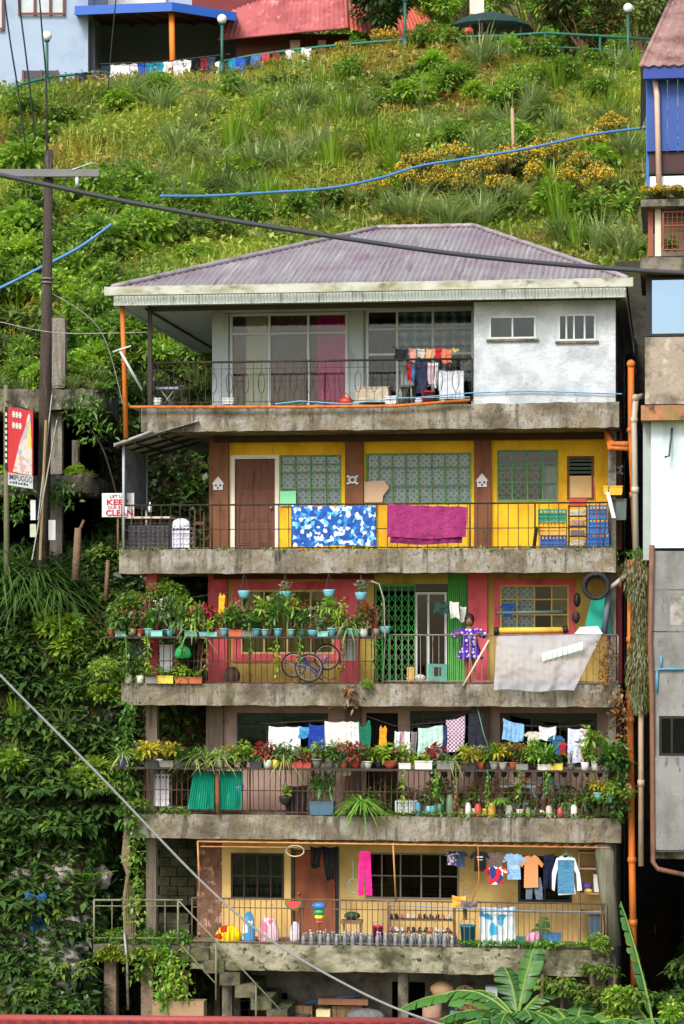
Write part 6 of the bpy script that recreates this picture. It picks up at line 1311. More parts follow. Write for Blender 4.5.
# top storey things
GT='laundry on the top storey rail'
line('wire line with small washing on the top storey',[P(392,347,.4),P(470,346,.4)])
for x0,x1,y1,c,l in [(395,408,361,(40,44,50),'black cloth at the left of the top storey line'),(409,416,362,(214,150,130),'pale peach cloth on the top storey line'),(417,425,358,(196,196,186),'off white cloth on the top storey line'),(426,435,359,(226,170,130),'light orange cloth on the top storey line'),(436,441,360,(220,36,34),'small bright red cloth on the top storey line'),(442,452,363,(232,120,90),'coral cloth on the top storey line'),(453,459,352,(222,206,120),'small pale yellow cloth on the top storey line')]:
    cloth(x0,x1,348,y1,.4,fab(*c),l,'cloth',GT,'small_cloth',folds=1,over=.3)
for x0,x1,y0,y1,c,l in [(407,411,363,381,(200,24,40),'long red cloth below the top rail'),(412,415,364,382,(60,130,210),'narrow blue cloth below the top rail'),(416,427,361,394,(44,54,84),'long navy trousers cloth below the top rail'),(428,434,362,384,(206,180,190),'long pinkish cloth below the top rail'),(435,438,362,388,(214,220,224),'thin white cloth below the top rail')]:
    cloth(x0,x1,y0,y1,.3,fab(*c),l,'cloth','long washing below the top rail','hanging_cloth',folds=1)
cloth(439,464,370,400,.35,fab(206,214,224),'white blue sheet on a rack at the right of the top balcony','sheet',None,'hanging_sheet',folds=3)
t=T('dark_chair','grey plastic chair with a dark green seat on the top balcony','chair'); mb=MB(); a,b=P(399,385,.35),P(412,403,.35); mb.box(a.x,b.x,.35,.7,a.z-.04,a.z); t.part('seat',mb,plas(50,90,76)); mb=MB(); mb.box(a.x,b.x,.68,.72,a.z,a.z+.4); t.part('backrest',mb,plas(120,130,126))
for x in (a.x+.02,b.x-.02):
    for v in (.38,.68): mb=MB(); mb.tube([(x,v,a.z-.04),(x,v,zt5)],.018,6); t.part('leg',mb,galv)
bucket(428,404,14,13,(196,40,50),'red tub under the long washing of the top balcony',floor=zt5); pboxo('black_tray',445,467,400,404,.2,.5,black,'flat black tray at the right end of the top balcony','tray'); mb=MB(); p=P(419,0,.3); mb.ball((p.x,.3,zt5+.08),.09,9); one('pale_bundle',mb,fab(190,206,220),'small pale blue bundle left of the red tub','bundle')
mb=MB(); p=P(346,402,.2); mb.lathe((p.x,.2,zt5),[(.13,0),(.16,.1),(.1,.16),(.04,.17)],12); mb.tube([(p.x-.1,.2,zt5+.14),(p.x,.2,zt5+.26),(p.x+.1,.2,zt5+.14)],.012,5); one('red_kettle',mb,plas(190,50,40),'red kettle on the edge of the top balcony','kettle')
pboxo('cream_sofa',356,388,388,402,.7,1.2,fab(196,184,160),'cream cushioned seat behind the rail of the top balcony','seat'); pboxo('white_stool',385,396,397,404,.2,.45,white,'small white box at the foot of the top railing','box'); pboxo('white_planter',222,233,399,404,.2,.4,plas(190,196,196),'small grey white trough at the left of the top balcony','trough'); pboxo('white_tub',150,160,399,405,.15,.35,white,'small white tub at the left corner of the top balcony','tub')
t=T('folding_table','small folding table with crossed legs at the left of the top balcony','table'); mb=MB(); a,b=P(156,387,.4),P(178,389,.4); mb.box(a.x,b.x,.4,.85,b.z,a.z); t.part('tabletop',mb,plas(130,144,156))
for v in (.44,.8):
    for s in (0,1): mb=MB(); x0,x1=(a.x+.08,b.x-.08) if s else (b.x-.08,a.x+.08); mb.tube([(x0,v+.01*s,zt5),(x1,v+.01*s,b.z)],.013,6); t.part('leg',mb,galv)
mb=MB(); mb.tube([P(119,349,-.4),P(142,390,-.2)],.03,6); mb.tube([P(113,352,-.4),P(131,346,-.45)],.02,6); one('leaning_bracket',mb,plas(190,196,200),'pale metal bracket sticking out left of the orange corner post','bracket')
line('blue hose stretched across the whitewashed wall',[P(412,398,-.05),P(470,393,-.03),P(530,391,-.03),P(622,394,-.03)],.012,plas(60,150,200))
line('light blue hose lying along the edge of the top balcony',[P(275,404,.0),P(300,401,.0),P(345,404,.02),P(400,398,.02),P(470,397,.02)],.011,plas(90,170,200))
# ------------------------------------------------------------------ right neighbour (building frame, a little nearer)
RV = -.6
NB = T('neighbour_house', 'tall neighbour house with blue top, mirror window and grey cement walls, right edge', 'house', base=(9, 3, .95))
x0 = U(652,RV); x1 = x0+6.5
def nbox(name, pa, pb, pt, pbt, v0, v1, m, label=None, par=None):
    mb = MB(); mb.box(U(pa,v0), U(pb,v0) if pb < 690 else x1, v0, v1, Z(pbt,670,v0), Z(pt,670,v0)); return NB.part(name, mb, m, par, label)
cyan = mat('pale_cyan_paint',(196,212,214),.8,0,.06,1.6,dirt=[((150,176,176),.52,.72,2,(1,1,.4))])
bluep = mat('blue_panel',(48,78,146),.6,0,.1,3)
nbox('wall', 652,700, 549,1040, RV,9.0, concrete_g, 'grey cement lower wall') if False else None
# lower wall with the dark window opening
hl = (U(658,RV), U(700,RV), Z(757,670,RV), Z(716,670,RV)); mb = MB(); wallgrid(mb, x0+.0, x1, Z(852,670,RV), Z(551,670,RV), RV, RV+.2, [(U(659,RV),x0+2.6,Z(756,670,RV),Z(716,670,RV))]); NB.part('wall', mb, concrete_g, None, 'grey cement lower wall')
mb = MB(); mb.box(x0+.001,x0+.2,RV+.201,9,Z(852,670,RV),Z(420,670,RV)); NB.part('side_wall', mb, concrete_g)
window((U(659,RV),x0+2.6,Z(756,670,RV),Z(716,670,RV)), RV+.03, (.1,.5), (), black, .05, dglass, [(0,1,0,1,darkroom)], bl=NB)  # dark sheet behind the glass stands in for the unlit room, no curtain
nbox('wall', 651,700, 421,548, RV-.02,9, cyan, 'pale cyan middle wall')
mb = MB(); mb.box(U(643,RV+.15),x0-.002,RV+.15,8,Z(560,670,RV),Z(421,670,RV)); NB.part('corner_strip', mb, mat('grey_green_strip',(150,160,156),.8,0,.15,3))
nbox('ledge', 641,700, 405,420, RV-.35,2, mat('rusty_ledge',(160,110,80),.9,0,.2,3,dirt=[((110,110,60),.5,.65,3,V1),((90,60,44),.55,.7,6,V1)]))
nbox('wall', 645,700, 337,404, RV-.05,9, mat('patched_cement',(150,140,124),.9,0,.18,2,dirt=[((104,94,80),.45,.6,2.2,V1),((196,186,168),.58,.7,2.6,V1)],bump=(10,.03)), 'patched cement wall under the mirror window')
wm = (U(646,RV),x1,Z(336,670,RV),Z(277,670,RV))
mb = MB(); wallgrid(mb, wm[0], wm[1], wm[2], wm[3], RV, RV+.1, [(U(652,RV),x0+2.8,wm[2]+.05,wm[3]-.05)]); NB.part('window_frame', mb, black)
mir = mat('sky_mirror_glass',(122,146,170),.06,.9,.02,1)
mb = MB(); mb.box(U(652,RV),x0+2.8,RV+.03,RV+.05,wm[2]+.05,wm[3]-.05); NB.part('window', mb, mir, None, 'mirror glass window reflecting the sky')
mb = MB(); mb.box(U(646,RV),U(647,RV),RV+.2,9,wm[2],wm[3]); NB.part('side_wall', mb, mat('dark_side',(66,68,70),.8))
nbox('ledge', 640,700, 257,272, RV-.4,2.5, concrete_d); nbox('upper_slab', 641,700, 199,206, RV-.35,2.5, concrete_d)
nbox('wall', 655,700, 207,256, RV+1.2,9, mat('beige_render',(196,176,150),.85,0,.1,3)); nbox('post', 648,653,207,256,RV+.0,RV+.2, mat('red_brown_post',(140,84,66),.8,0,.2,4)); nbox('post', 655,661,207,256,RV-.05,RV+.15, mat('cream_post',(200,196,176),.8,0,.1,3))
mb = MB(); za,zb2 = Z(250,670,RV-.2),Z(212,670,RV-.2); xa = U(663,RV-.2)
for q_ in (za,zb2,(za+zb2)/2+.1): mb.tube([(xa,RV-.2,q_),(x1,RV-.2,q_)],.02,5)
for i in range(40): mb.tube([(xa+i*.09,RV-.2,za),(xa+i*.09,RV-.2,zb2)],.006 if i else .025,4)
for i in range(1,7): z=za+(zb2-za)*i/7; mb.tube([(xa,RV-.2,z),(x1,RV-.2,z)],.005,4)
NB.part('railing', mb, mat('red_brown_rail',(132,70,58),.7,.1,.2,5))
nbox('wall', 650,700, 176,198, RV,9, mat('white_wall_band',(214,220,220),.8,0,.06,2)); 
nbox('window_band', 649,700, 152,175, RV+.05,9, mat('dark_brown_band',(60,34,34),.5,0,.1,3)); 
mb = MB(); mb.box(U(649,RV),x1,RV-.02,RV+.04,Z(174,670,RV),Z(171.5,670,RV)); 
for i in range(6): mb.box(U(656,RV)+i*.75,U(656,RV)+i*.75+.04,RV-.01,RV+.045,Z(171,670,RV),Z(153,670,RV))
NB.part('window_bars', mb, black)
mb = MB(); zt_,zb3 = Z(78,670,RV),Z(151,670,RV); n=60
for i in range(34): x = U(647,RV)+i*.2; mb.box(x,x+.186,RV-.03+.012*(i%2),RV+.2,zb3,zt_)
NB.part('blue_cladding', mb, bluep); mb = MB(); mb.box(U(646,RV),U(646,RV)+.1,RV+.2,9,Z(190,670,RV),zt_); NB.part('blue_side', mb, mat('blue_side_panel',(60,110,176),.6,0,.1,3))
nbox('fascia', 643,700, 66,78, RV-.35,RV-.2, mat('deep_blue_fascia',(40,62,140),.5,0,.08,3))
# hipped sheet roof: lower corner at (640,50)->(645,66), hip running up to (668,0)
mb = MB(); a = Vector((U(641,RV-.4),RV-.4,Z(66,645,RV-.4))); b_ = Vector((x1+1,RV-.4,Z(66,645,RV-.4))); apx = P(676,-10,2.2)
corr(mb, a, b_, lambda s: Vector((apx.x+(b_.x-apx.x)*s, 2.2, apx.z)), 40, .02)
mb.add([tuple(a),(a.x-.1,6,a.z+.1),tuple(apx),(apx.x,6,apx.z)], [(0,2,3,1)]); mb.tube([a,apx],.05,6); NB.part('roof', mb, mat('brown_old_roof',(150,118,110),.75,.1,.15,1.5,dirt=[((108,78,70),.45,.62,1.5,V1),((176,160,154),.6,.7,4,(4,1,1))]))
pipe2 = MB(); pipe2.tube([P(655,80,RV-.1),P(657,96,RV-.12),P(659,190,RV-.12)],.055,8); NB.part('drain_pipe', pipe2, mat('cream_pipe',(206,176,160),.6), None, 'cream pink pipe on the blue wall')
pipe2 = MB(); pipe2.tube([P(652,545,RV-.08),P(650,640,RV-.08),P(652,700,RV-.08),P(653,862,RV-.08),P(658,869,RV-.1),P(690,876,RV-.1)],.05,8); NB.part('drain_pipe', pipe2, brownpipe, None, 'brown pipe down the edge of the grey wall')
pipe2 = MB(); pipe2.tube([P(655,671,RV-.05),P(660,669,RV-.05),P(690,669,RV-.05)],.022,6); pipe2.tube([P(657,671,RV-.05),P(657,692,RV-.05)],.022,6); pipe2.tube([P(661,656,RV-.05),P(661,669,RV-.05)],.022,6); NB.part('water_pipe', pipe2, plas(70,150,190))
mb = MB(); mb.box(x0,x1,RV+.202,9,Z(852,670,RV)-.15,Z(852,670,RV)-.002); NB.part('floor_slab', mb, concrete_d)
for px_ in (672,760): mb = MB(); mb.box(x0+(px_-655)*.02+.3,x0+(px_-655)*.02+.6,3.0,3.3,.8,Z(852,670,RV)-.151); NB.part('pillar', mb, concrete_d)
nbox('side_block', 655,700, 757,850, RV-.06,2, concrete_g, 'grey cement block at the foot of the grey wall')
mb = MB(); mb.tube([P(672,428,RV-.05),P(669,456,RV-.2),P(665,457,RV-.25)],.02,5); NB.part('hook', mb, black)
for k,px in enumerate((655,668,680)):
    pp = P(px,197,RV-.2); meshobj('planter_weeds', PB['flower'][0], Vector((*l2w(pp.x,pp.y),pp.z-.1)), k, (.5,.4,.3), ['low weeds along the neighbour ledge, nearest the corner','low weeds along the neighbour ledge, middle tuft','low weeds along the neighbour ledge at the picture edge'][k], 'weeds')
pp = P(672,251,RV+.1); meshobj('potted_shrub', PB['bush'][1], Vector((*l2w(pp.x,pp.y),pp.z)), 2, .28, 'small green shrub behind the red brown neighbour railing', 'shrub')
# hanging mossy plant between the houses
def hangmoss():
    n = 5200; t = RG.uniform(0,1,n)**.8; c = np.array([0,0,0.]); rr = .42*(1-.5*t)*(.75+.35*np.sin(t*9+1)); az = RG.uniform(0,6.28,n)
    p = np.stack([np.cos(az)*rr*RG.uniform(.3,1,n), np.sin(az)*rr*RG.uniform(.3,1,n), -t*3.0], 1)
    d = np.stack([np.cos(az)*.5,np.sin(az)*.5,-1+0*az],1)
    A = leaves(p,d,RG.uniform(.06,.16,n),RG.uniform(.015,.035,n)); mb = MB()
    for k in range(26):
        a=6.28*k/26; L_=random.uniform(1.5,3.2); mb.tube([(math.cos(a)*.1,math.sin(a)*.1,.0),(math.cos(a)*.2,math.sin(a)*.2,-L_*.5),(math.cos(a)*.12,math.sin(a)*.12,-L_)],.007,3)
    Bv = blades(np.zeros((60,3))+RG.normal(0,.12,(60,3))*[1,1,.3], RG.uniform(0,6.28,60), RG.uniform(.2,.4,60), np.full(60,.02), RG.uniform(.1,.9,60), RG.uniform(.2,.9,60))
    V,t_,mi = merge(A, tris(mb), Bv); return npmesh('hanging_moss', V, t_, [leafmat('moss_leaves',[(64,74,30),(86,104,40),(104,90,52),(76,110,38)],.25), Ldry, Lfern], mi)
pp = P(640,556,-.2); meshobj('hanging_moss', hangmoss(), Vector((*l2w(pp.x,pp.y),pp.z)), 0, (1,.8,1), 'long brown green mossy plant hanging down the pipes between the two houses', 'plant')

# ------------------------------------------------------------------ unfinished concrete house at the left
LB = T('concrete_ruin', 'weathered unfinished concrete frame overgrown with weeds at the left edge', 'building', frame='W', base=W(40,560,55.5))
def lb(name, pa, pb, pt, pbt, Y0, Y1, m=concrete_d, label=None):
    mb = MB(); a = W(pa,pbt,Y0); b = W(pb,pt,Y0); n = 30
    mb.box(a.x,b.x,Y0,Y1,a.z,b.z); return LB.part(name, mb, m, None, label)
def roughslab(pa,pb,pt,pbt,Y0,Y1):
    a=W(pa,pbt,Y0); b=W(pb,pt,Y0); mb=MB(); n=70; vs=[]; prof=[(0,a.z),(0,(a.z+b.z)/2),(0,b.z),(.2,b.z),(Y1-Y0,b.z),(Y1-Y0,a.z),(.3,a.z)]
    for i in range(n+1):
        x=a.x+(b.x-a.x)*i/n; rd_c=max(0,(i-n*.93)/(n*.07))
        for j,(d,z) in enumerate(prof): q=noise.noise(Vector((x*1.6,z*2+j,pt))); q2=noise.noise(Vector((x*6,z*6+j,pt))); vs.append((x+.1*q, Y0+d+(abs(q)*.12+abs(q2)*.06+rd_c**2*.5 if j<3 else 0), z+q*.07+q2*.05))
    m_=7; fs=[(i*m_+j,(i+1)*m_+j,(i+1)*m_+(j+1)%m_,i*m_+(j+1)%m_) for i in range(n) for j in range(m_)]+[tuple(range(m_-1,-1,-1)),tuple(n*m_+j for j in range(m_))]
    mb.add(vs,fs); LB.part('slab',mb,mat('mouldy_ruin_concrete',(120,114,102),.95,0,.25,2,dirt=[((60,56,48),.42,.6,1.6,(1,1,.6)),((84,98,40),.52,.66,1.5,V1),((170,164,150),.6,.7,3,V1)],bump=(8,.06)))
roughslab(-60,104,389,410,54.8,58.5); roughslab(-60,96,475,493,54.6,58.5)
for k,(px,py,L_,l) in enumerate(((95,392,1.1,'vine hanging from the upper slab of the ruin'),(60,478,.6,'short vine hanging from the lower slab of the ruin'),(15,480,.9,'vine hanging from the lower slab below the red sign'),(80,395,.6,'little vine hanging from the upper slab of the ruin'))):
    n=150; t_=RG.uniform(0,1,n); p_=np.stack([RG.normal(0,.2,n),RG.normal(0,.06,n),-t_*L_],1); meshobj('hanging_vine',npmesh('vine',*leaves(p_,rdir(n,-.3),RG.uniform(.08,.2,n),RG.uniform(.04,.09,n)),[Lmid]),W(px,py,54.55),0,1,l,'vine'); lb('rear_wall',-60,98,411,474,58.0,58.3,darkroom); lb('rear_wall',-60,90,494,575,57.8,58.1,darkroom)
for a,b,t_,b2 in ((52,65,318,388),(49,62,411,474),(48,62,494,575),(-30,-18,411,474),(-30,-18,494,575),(72,78,440,474)): lb('column',a,b,t_,b2,55.2,55.6,mat('pale_grey_column',(140,134,124),.9,0,.2,2,dirt=[((92,86,74),.45,.65,2.4,VS)],bump=(14,.04)))
for k,(px,py,Y,s) in enumerate(((20,389,55.3,.5),(60,388,55.5,.45),(92,390,55.2,.5),(75,474,54.9,.35),(88,475,54.9,.3),(10,474,54.9,.35))):
    meshobj('weed', PB['bright' if k%2 else 'reed'][0], W(px,py,Y)-Vector((0,0,.1)), k, s, ['weeds on the upper slab of the ruin at the picture edge','weeds on the upper slab of the ruin behind the pole','weeds on the right end of the upper slab of the ruin','weeds on the lower slab of the ruin beside the stub column','weeds on the right end of the lower slab of the ruin','weeds on the lower slab below the red sign'][k], 'weeds')
# utility pole
PY = 54.0
t = T('utility_pole', 'dark wooden utility pole with a grey crossarm standing before the ruin', 'utility pole', frame='W', base=Vector((W(45,0,PY).x,PY,10.2)))
mb = MB(); a = W(42,560,PY); a.z = 10.0; b = W(49,150,PY); mb.tube([a,a.lerp(b,.5),b],[.15,.13,.09],12); t.part('post', mb, mat('dark_pole_wood',(66,58,52),.95,0,.2,3,stretch=(3,3,.3),dirt=[((50,44,40),.48,.66,4,VS),((112,106,98),.6,.72,4,VS)],bump=(12,.04)))
mb = MB(); c = W(0,173,PY-.16); d2 = W(99,172,PY-.16); mb.box(c.x-.6,d2.x,PY-.2,PY-.08,c.z-.08,c.z+.08); t.part('crossarm', mb, mat('grey_crossarm',(112,114,114),.8,0,.12,3))
mb = MB()
for px in (77,): p=W(px,186,PY-.15); mb.tube([p,(p.x,p.y,p.z+.2)],.04,8)
t.part('insulator', mb, white); mb = MB(); p=W(60,172,PY-.2); mb.tube([W(72,170,PY-.2),W(92,163,PY-.2),W(98,165,PY-.2)],.02,5); t.part('bracket', mb, galv)
for py in (279,283): mb = MB(); p=W(47.5,py,PY); mb.ring((p.x,p.y,p.z),.14,.014,'z',16,0,5); t.part('band', mb, galv)
for k,(px,pt_,pb2,w_,m_) in enumerate(((33,500,520,5,white),(33,524,537,6,plas(170,190,160)),(52,520,540,7,plas(190,196,196)))): 
    mb = MB(); a=W(px-w_/2,pb2,PY-.25); b=W(px+w_/2,pt_,PY-.25); mb.box(a.x,b.x,PY-.25,PY-.12,a.z,b.z); t.part('meter_box', mb, m_)
# second thin pole at the picture edge
mb = MB(); mb.tube([W(7,620,53.6),W(6,385,53.6)],[.07,.05],8); one('thin_pole', mb, mat('mossy_pole',(104,104,76),.9,0,.2,4), 'thin mossy pole left of the red sign', 'pole', frame='W')
for k,(p0,p1,l) in enumerate((((52,395),(38,520),'thin guy wire crossing the utility pole'),((57,420),(32,560),'second guy wire crossing the utility pole'),((40,560),(46,420),'pale cane leaning on the utility pole'))):
    mb = MB(); mb.tube([W(*p0,PY-.5),W(*p1,PY-.6)],.018 if k<2 else .028,5); one('guy_wire' if k<2 else 'cane', mb, galv if k<2 else mat('tan_cane',(150,130,90),.8), l, 'wire' if k<2 else 'cane', frame='W')
# ---- lettering
def text_mb(mb, s, h, origin, m=0, w=None, ex=.006, frame='L', bold=0.):
    cu = bpy.data.curves.new('t', 'FONT'); cu.body = s; cu.size = 1; cu.extrude = ex; cu.offset = bold; cu.resolution_u = 3
    o = bpy.data.objects.new('t', cu); C.objects.link(o); dg = bpy.context.evaluated_depsgraph_get(); dg.update(); me = bpy.data.meshes.new_from_object(o.evaluated_get(dg))
    co_ = [v.co.copy() for v in me.vertices]; bpy.data.objects.remove(o)
    xs = [c.x for c in co_]; ys = [c.y for c in co_]; sx = (w/(max(xs)-min(xs))) if w else h/(max(ys)-min(ys)); sy = h/(max(ys)-min(ys))
    mb.add([(origin[0]+(c.x-min(xs))*sx, origin[1]-c.z-ex, origin[2]+(c.y-min(ys))*sy) for c in co_], [tuple(p.vertices) for p in me.polygons], m)
# red sign, tilted a little
t = T('advertising_sign', 'tall red sign with a white bottle picture hung beside the utility pole', 'sign', frame='W')
SY = 53.5; a = W(8,485,SY); b = W(33,407,SY); w = b.x-a.x; h = b.z-a.z
def sh(mb): mb.v = [(x, y, z-(x-a.x)*.16) for x,y,z in mb.v]; return mb
mb = MB(); mb.box(a.x,b.x,SY,SY+.12,a.z,b.z); t.part('board', sh(mb), mat('sign_red',(176,40,44),.5,0,.1,2,dirt=[((170,30,40),.5,.7,2,V1)]))
mb = MB(); mb.box(a.x,b.x,SY-.012,SY-.002,a.z,a.z+h*.16); t.part('white_strip', sh(mb), mat('sign_white',(170,176,176),.5))
mb = MB(); text_mb(mb,'IMIPUGGO',h*.075,(a.x+.02,SY-.013,a.z+h*.075),0,w*.94,.003,bold=.006); 
for k in range(7): mb.box(a.x+w*(.08+.11*k),a.x+w*(.15+.11*k+.01*(k%2)),SY-.016,SY-.013,a.z+h*.03,a.z+h*(.05+.006*(k%3)))
t.part('lettering', sh(mb), mat('sign_ink',(30,50,80),.5))
mb = MB(); bx = lambda fx,fz: (a.x+w*fx, a.z+h*fz)
poly = [bx(.2,.18),bx(.96,.165),bx(.96,.55),bx(.93,.8),bx(.88,.96),bx(.8,.94),bx(.7,.78),bx(.48,.58)]
mb.prism(poly, SY-.02, SY-.002); t.part('bottle_picture', sh(mb), patmat('bottle_print','floral',[(190,180,176),(170,160,166),(196,184,150),(180,150,142),(150,160,170),(194,184,180)],9))
mb = MB(); mb.prism([bx(.78,.55),bx(.93,.5),bx(.93,.78),bx(.86,.9)], SY-.03, SY-.021); t.part('gold_label', sh(mb), mat('sign_gold',(220,180,90),.5))
mb = MB(); mb.box(a.x-.07,a.x-.005,SY,SY+.1,a.z+h*.2,b.z); t.part('side_strip', sh(mb), black)
wm_ = mat('sign_mark_white',(190,186,182),.5)
for k in range(9): mb = MB(); mb.box(a.x-.06,a.x-.02,SY-.01,SY-.001,a.z+h*(.28+.075*k),a.z+h*(.325+.075*k)); t.part('white_mark', sh(mb), wm_)
for r_ in (.88,.74):
    mb = MB()
    for k in range(3): mb.box(a.x+w*(.18+.13*k),a.x+w*(.27+.13*k),SY-.01,SY-.001,a.z+h*r_,a.z+h*(r_+.075))
    mb.box(a.x+w*.16,a.x+w*.56,SY-.012,SY-.0105,a.z+h*(r_+.03),a.z+h*(r_+.045)); t.part('white_mark', sh(mb), wm_)
mb = MB(); p = W(6,401,SY+.05); mb.tube([p, W(36,413,SY+.05)],.02,5); t.part('hanger_bar', mb, iron)
# white notice: LET US / KEEP / OUR STREET... / CLEAN, half hidden behind the lean-to sheet
t = T('notice_board', 'white notice with red lettering about keeping clean, partly behind the lean-to sheet', 'sign')
a = P(102,517,.35); b = P(134,493,.35); mb = MB(); mb.box(a.x,b.x,.35,.38,a.z,b.z); t.part('board', mb, mat('notice_white',(214,210,210),.6,0,.05,3)); h = b.z-a.z; w=b.x-a.x
mb = MB(); text_mb(mb,'KEEP',h*.24,(a.x+.1,.343,a.z+h*.5),0,w*.68,.003,bold=.03); text_mb(mb,'CLEAN',h*.26,(a.x+.08,.343,a.z+h*.04),0,w*.85,.003,bold=.03); t.part('red_lettering', mb, mat('notice_red',(176,30,60),.6))
mb = MB(); text_mb(mb,'LET US',h*.13,(a.x+.17,.343,a.z+h*.8),0,w*.45,.003,bold=.01); text_mb(mb,'OUR B',h*.12,(a.x+.12,.343,a.z+h*.34),0,w*.4,.003,bold=.01); t.part('grey_lettering', mb, mat('notice_grey',(110,80,90),.6))
mb = MB(); mb.tube([P(118,550,.42),P(118,493,.42)],.025,6); t.part('stake', mb, wood)
for k,(px,pt_,pb2,r_) in enumerate(((76,528,560,.09),(106,560,580,.05))):
    mb = MB(); hh = 53.; mb.tube([W(px,pb2+20,hh),W(px+2,pt_,hh)],[r_*1.1,r_*.8],7); mb.tube([W(px+1,pt_+8,hh),W(px+8,pt_-8,hh)],.03,5) if k==0 else None; one('tree_stump', mb, mat('pale_stump',(112,92,74),.95,0,.2,5,bump=(10,.05)), ['brown cut stump with a broken twig at the foot of the ruin','brown stump leaning beside the notice board'][k], 'stump', frame='W')

# ------------------------------------------------------------------ landing, stair and ground floor
t = T('stair_landing', 'mossy concrete landing with thin rails and descending stair left of first storey', 'stair')
vz = -.1; zl = Z(945,140,vz)
mb = MB(); mb.box(U(93,vz),U(190,vz)-.01,vz,1.6,zl-.32,zl); t.part('landing_slab', mb, concrete_m)
rm = mat('pale_green_rail',(122,122,98),.7,.1,.2,5,dirt=[((96,90,60),.5,.7,6,V1)])
mb = MB()
for py in (900,906,938): mb.tube([P(94,py,vz+.03),P(183,py,vz+.03)],.022 if py==900 else .012,6)
for px in (94,112,130,148,165,178): mb.tube([P(px,900,vz+.03),P(px,946,vz+.03)],.022 if px in (94,178) else .009,6)
mb.tube([P(94,900,vz+.03),P(110,902,1.3)],.02,6); t.part('railing', mb, rm)
mb = MB(); mb.tube([P(179,901,vz),P(232,958,vz-.1),P(286,1016,vz-.2)],.017,6); mb.tube([P(216,940,vz-.05),P(216,1000,vz-.05)],.02,6); mb.tube([P(256,985,vz-.1),P(256,1030,vz-.1)],.02,6); mb.tube([P(180,944,vz),P(216,984,vz)],.012,5); t.part('handrail', mb, rm)
mb = MB()
for k in range(8):
    zz = zl-.05-.24*k; xx = U(190,vz)-.05+.32*k; mb.box(xx,xx+.42,vz+.05,1.3,zz-.26,zz)
t.part('steps', mb, concrete_m)
for pa,pb in ((104,116),(141,153)): mb = MB(); mb.box(U(pa,.1),U(pb,.1),.1,.35,.6,zl-.321); t.part('post', mb, mat('pale_brown_stone_post',(122,106,90),.95,0,.2,3,dirt=[((76,70,52),.48,.66,3,V1)],bump=(12,.04)))
mb = MB()
for r_ in range(7):
    for c_ in range(4): x=U(157,1.7)+.38*c_+(r_%2)*.16-.1; z=Z(905,175,1.7)+r_*.2; mb.box(x,x+.36,1.7+random.uniform(0,.03),1.95,z,z+.185)
one('block_wall', mb, mat('mossy_blocks',(74,74,54),.95,0,.3,3,dirt=[((44,50,30),.45,.65,2.4,V1)],bump=(10,.05)), 'dark mossy block wall behind the landing', 'wall')
mb = MB()
for k in range(3): mb.box(U(155,1.),U(190,1.)-.06*k,.9+.25*k,1.6,Z(945,170,1.)+.2*k,Z(945,170,1.)+.2*k+.195)
one('upper_steps', mb, concrete_m, 'mossy upper steps rising behind the landing rail', 'steps')
mb = MB(); mb.box(U(154,.0),U(205,.0),-.15,.2,Z(1016,180,0),Z(1000,180,0)); one('plank_box', mb, mat('tan_plywood',(150,124,96),.85,0,.12,3), 'tan plywood panel lying under the landing', 'plywood')
mb = MB(); mb.box(U(160,.3),U(188,.3),.3,.36,Z(999,180,0),Z(972,180,0)); one('board', mb, mat('brown_ply2',(122,92,72),.85,0,.15,3), 'brown board leaning under the landing', 'board')
def vine(px, py, v, L_, n, lab, fm, sc=1.):
    t_ = RG.uniform(0,1,n); p = np.stack([RG.normal(0,.09,n)*(1+.3*t_), RG.normal(0,.06,n), -t_*L_],1); d = rdir(n,-.3)
    V,tt = leaves(p,d,RG.uniform(.07,.17,n)*sc,RG.uniform(.05,.09,n)*sc); q_ = P(px,py,v); return meshobj('hanging_vine', npmesh('vine',V,tt,[fm]), Vector((*l2w(q_.x,q_.y),q_.z)), 0,1,lab,'vine')
vine(163,944,-.15,1.3,260,'bright green vine hanging below the landing, left of the plywood',Lfern); vine(172,950,-.2,.9,180,'shorter bright vine hanging at the right end of the landing',Lbright); vine(182,960,-.2,.8,120,'star leafed vine hanging beside the stair',Lbright); vine(140,950,-.15,.6,120,'short vine hanging at the middle of the landing',Lbush)
vine(128,700,-.1,2.6,420,'leafy creeper falling from the third storey slab to the second storey rail',Lmid); vine(135,815,-.1,2.2,300,'creeper falling from the left end of the second storey slab',Lbush); vine(620,690,-.05,2.2,300,'dry creeper on the right corner of the second storey',Ldry); vine(618,740,-.15,1.6,260,'green creeper beside the orange pipe at the second storey',Lmid)
vine(608,640,-.1,1.0,220,'tangle of dry stems at the right end of the third storey rail',Ldry,.7); vine(350,684,-.05,.5,60,'small fern like tuft hanging on the third slab',Ldry); vine(128,590,-.1,1.5,220,'green creeper at the left end of the third storey plant shelf',Lmid)
def weedpatch(px0,px1,py,v,n,h,lab,fm,d=.5):
    u0,u1=U(px0,v),U(px1,v); p=np.stack([RG.uniform(u0,u1,n),RG.uniform(v,v+d,n),0*RG.uniform(0,1,n)],1); p[:,2]=Z(py,(px0+px1)/2,v)+RG.uniform(0,h,n)*(.3+.7*np.abs(np.sin(p[:,0]*5)))
    V,tt=leaves(p,rdir(n,.5),RG.uniform(.05,.13,n),RG.uniform(.03,.06,n)); V2=V.copy(); V2[:,0],V2[:,1]=V[:,0]*CT+V[:,1]*ST, 50-V[:,0]*ST+V[:,1]*CT
    return meshobj('moss_and_weeds', npmesh('weeds',V2,tt,[fm]),(0,0,0),kind='stuff',label=lab,cat='weeds')
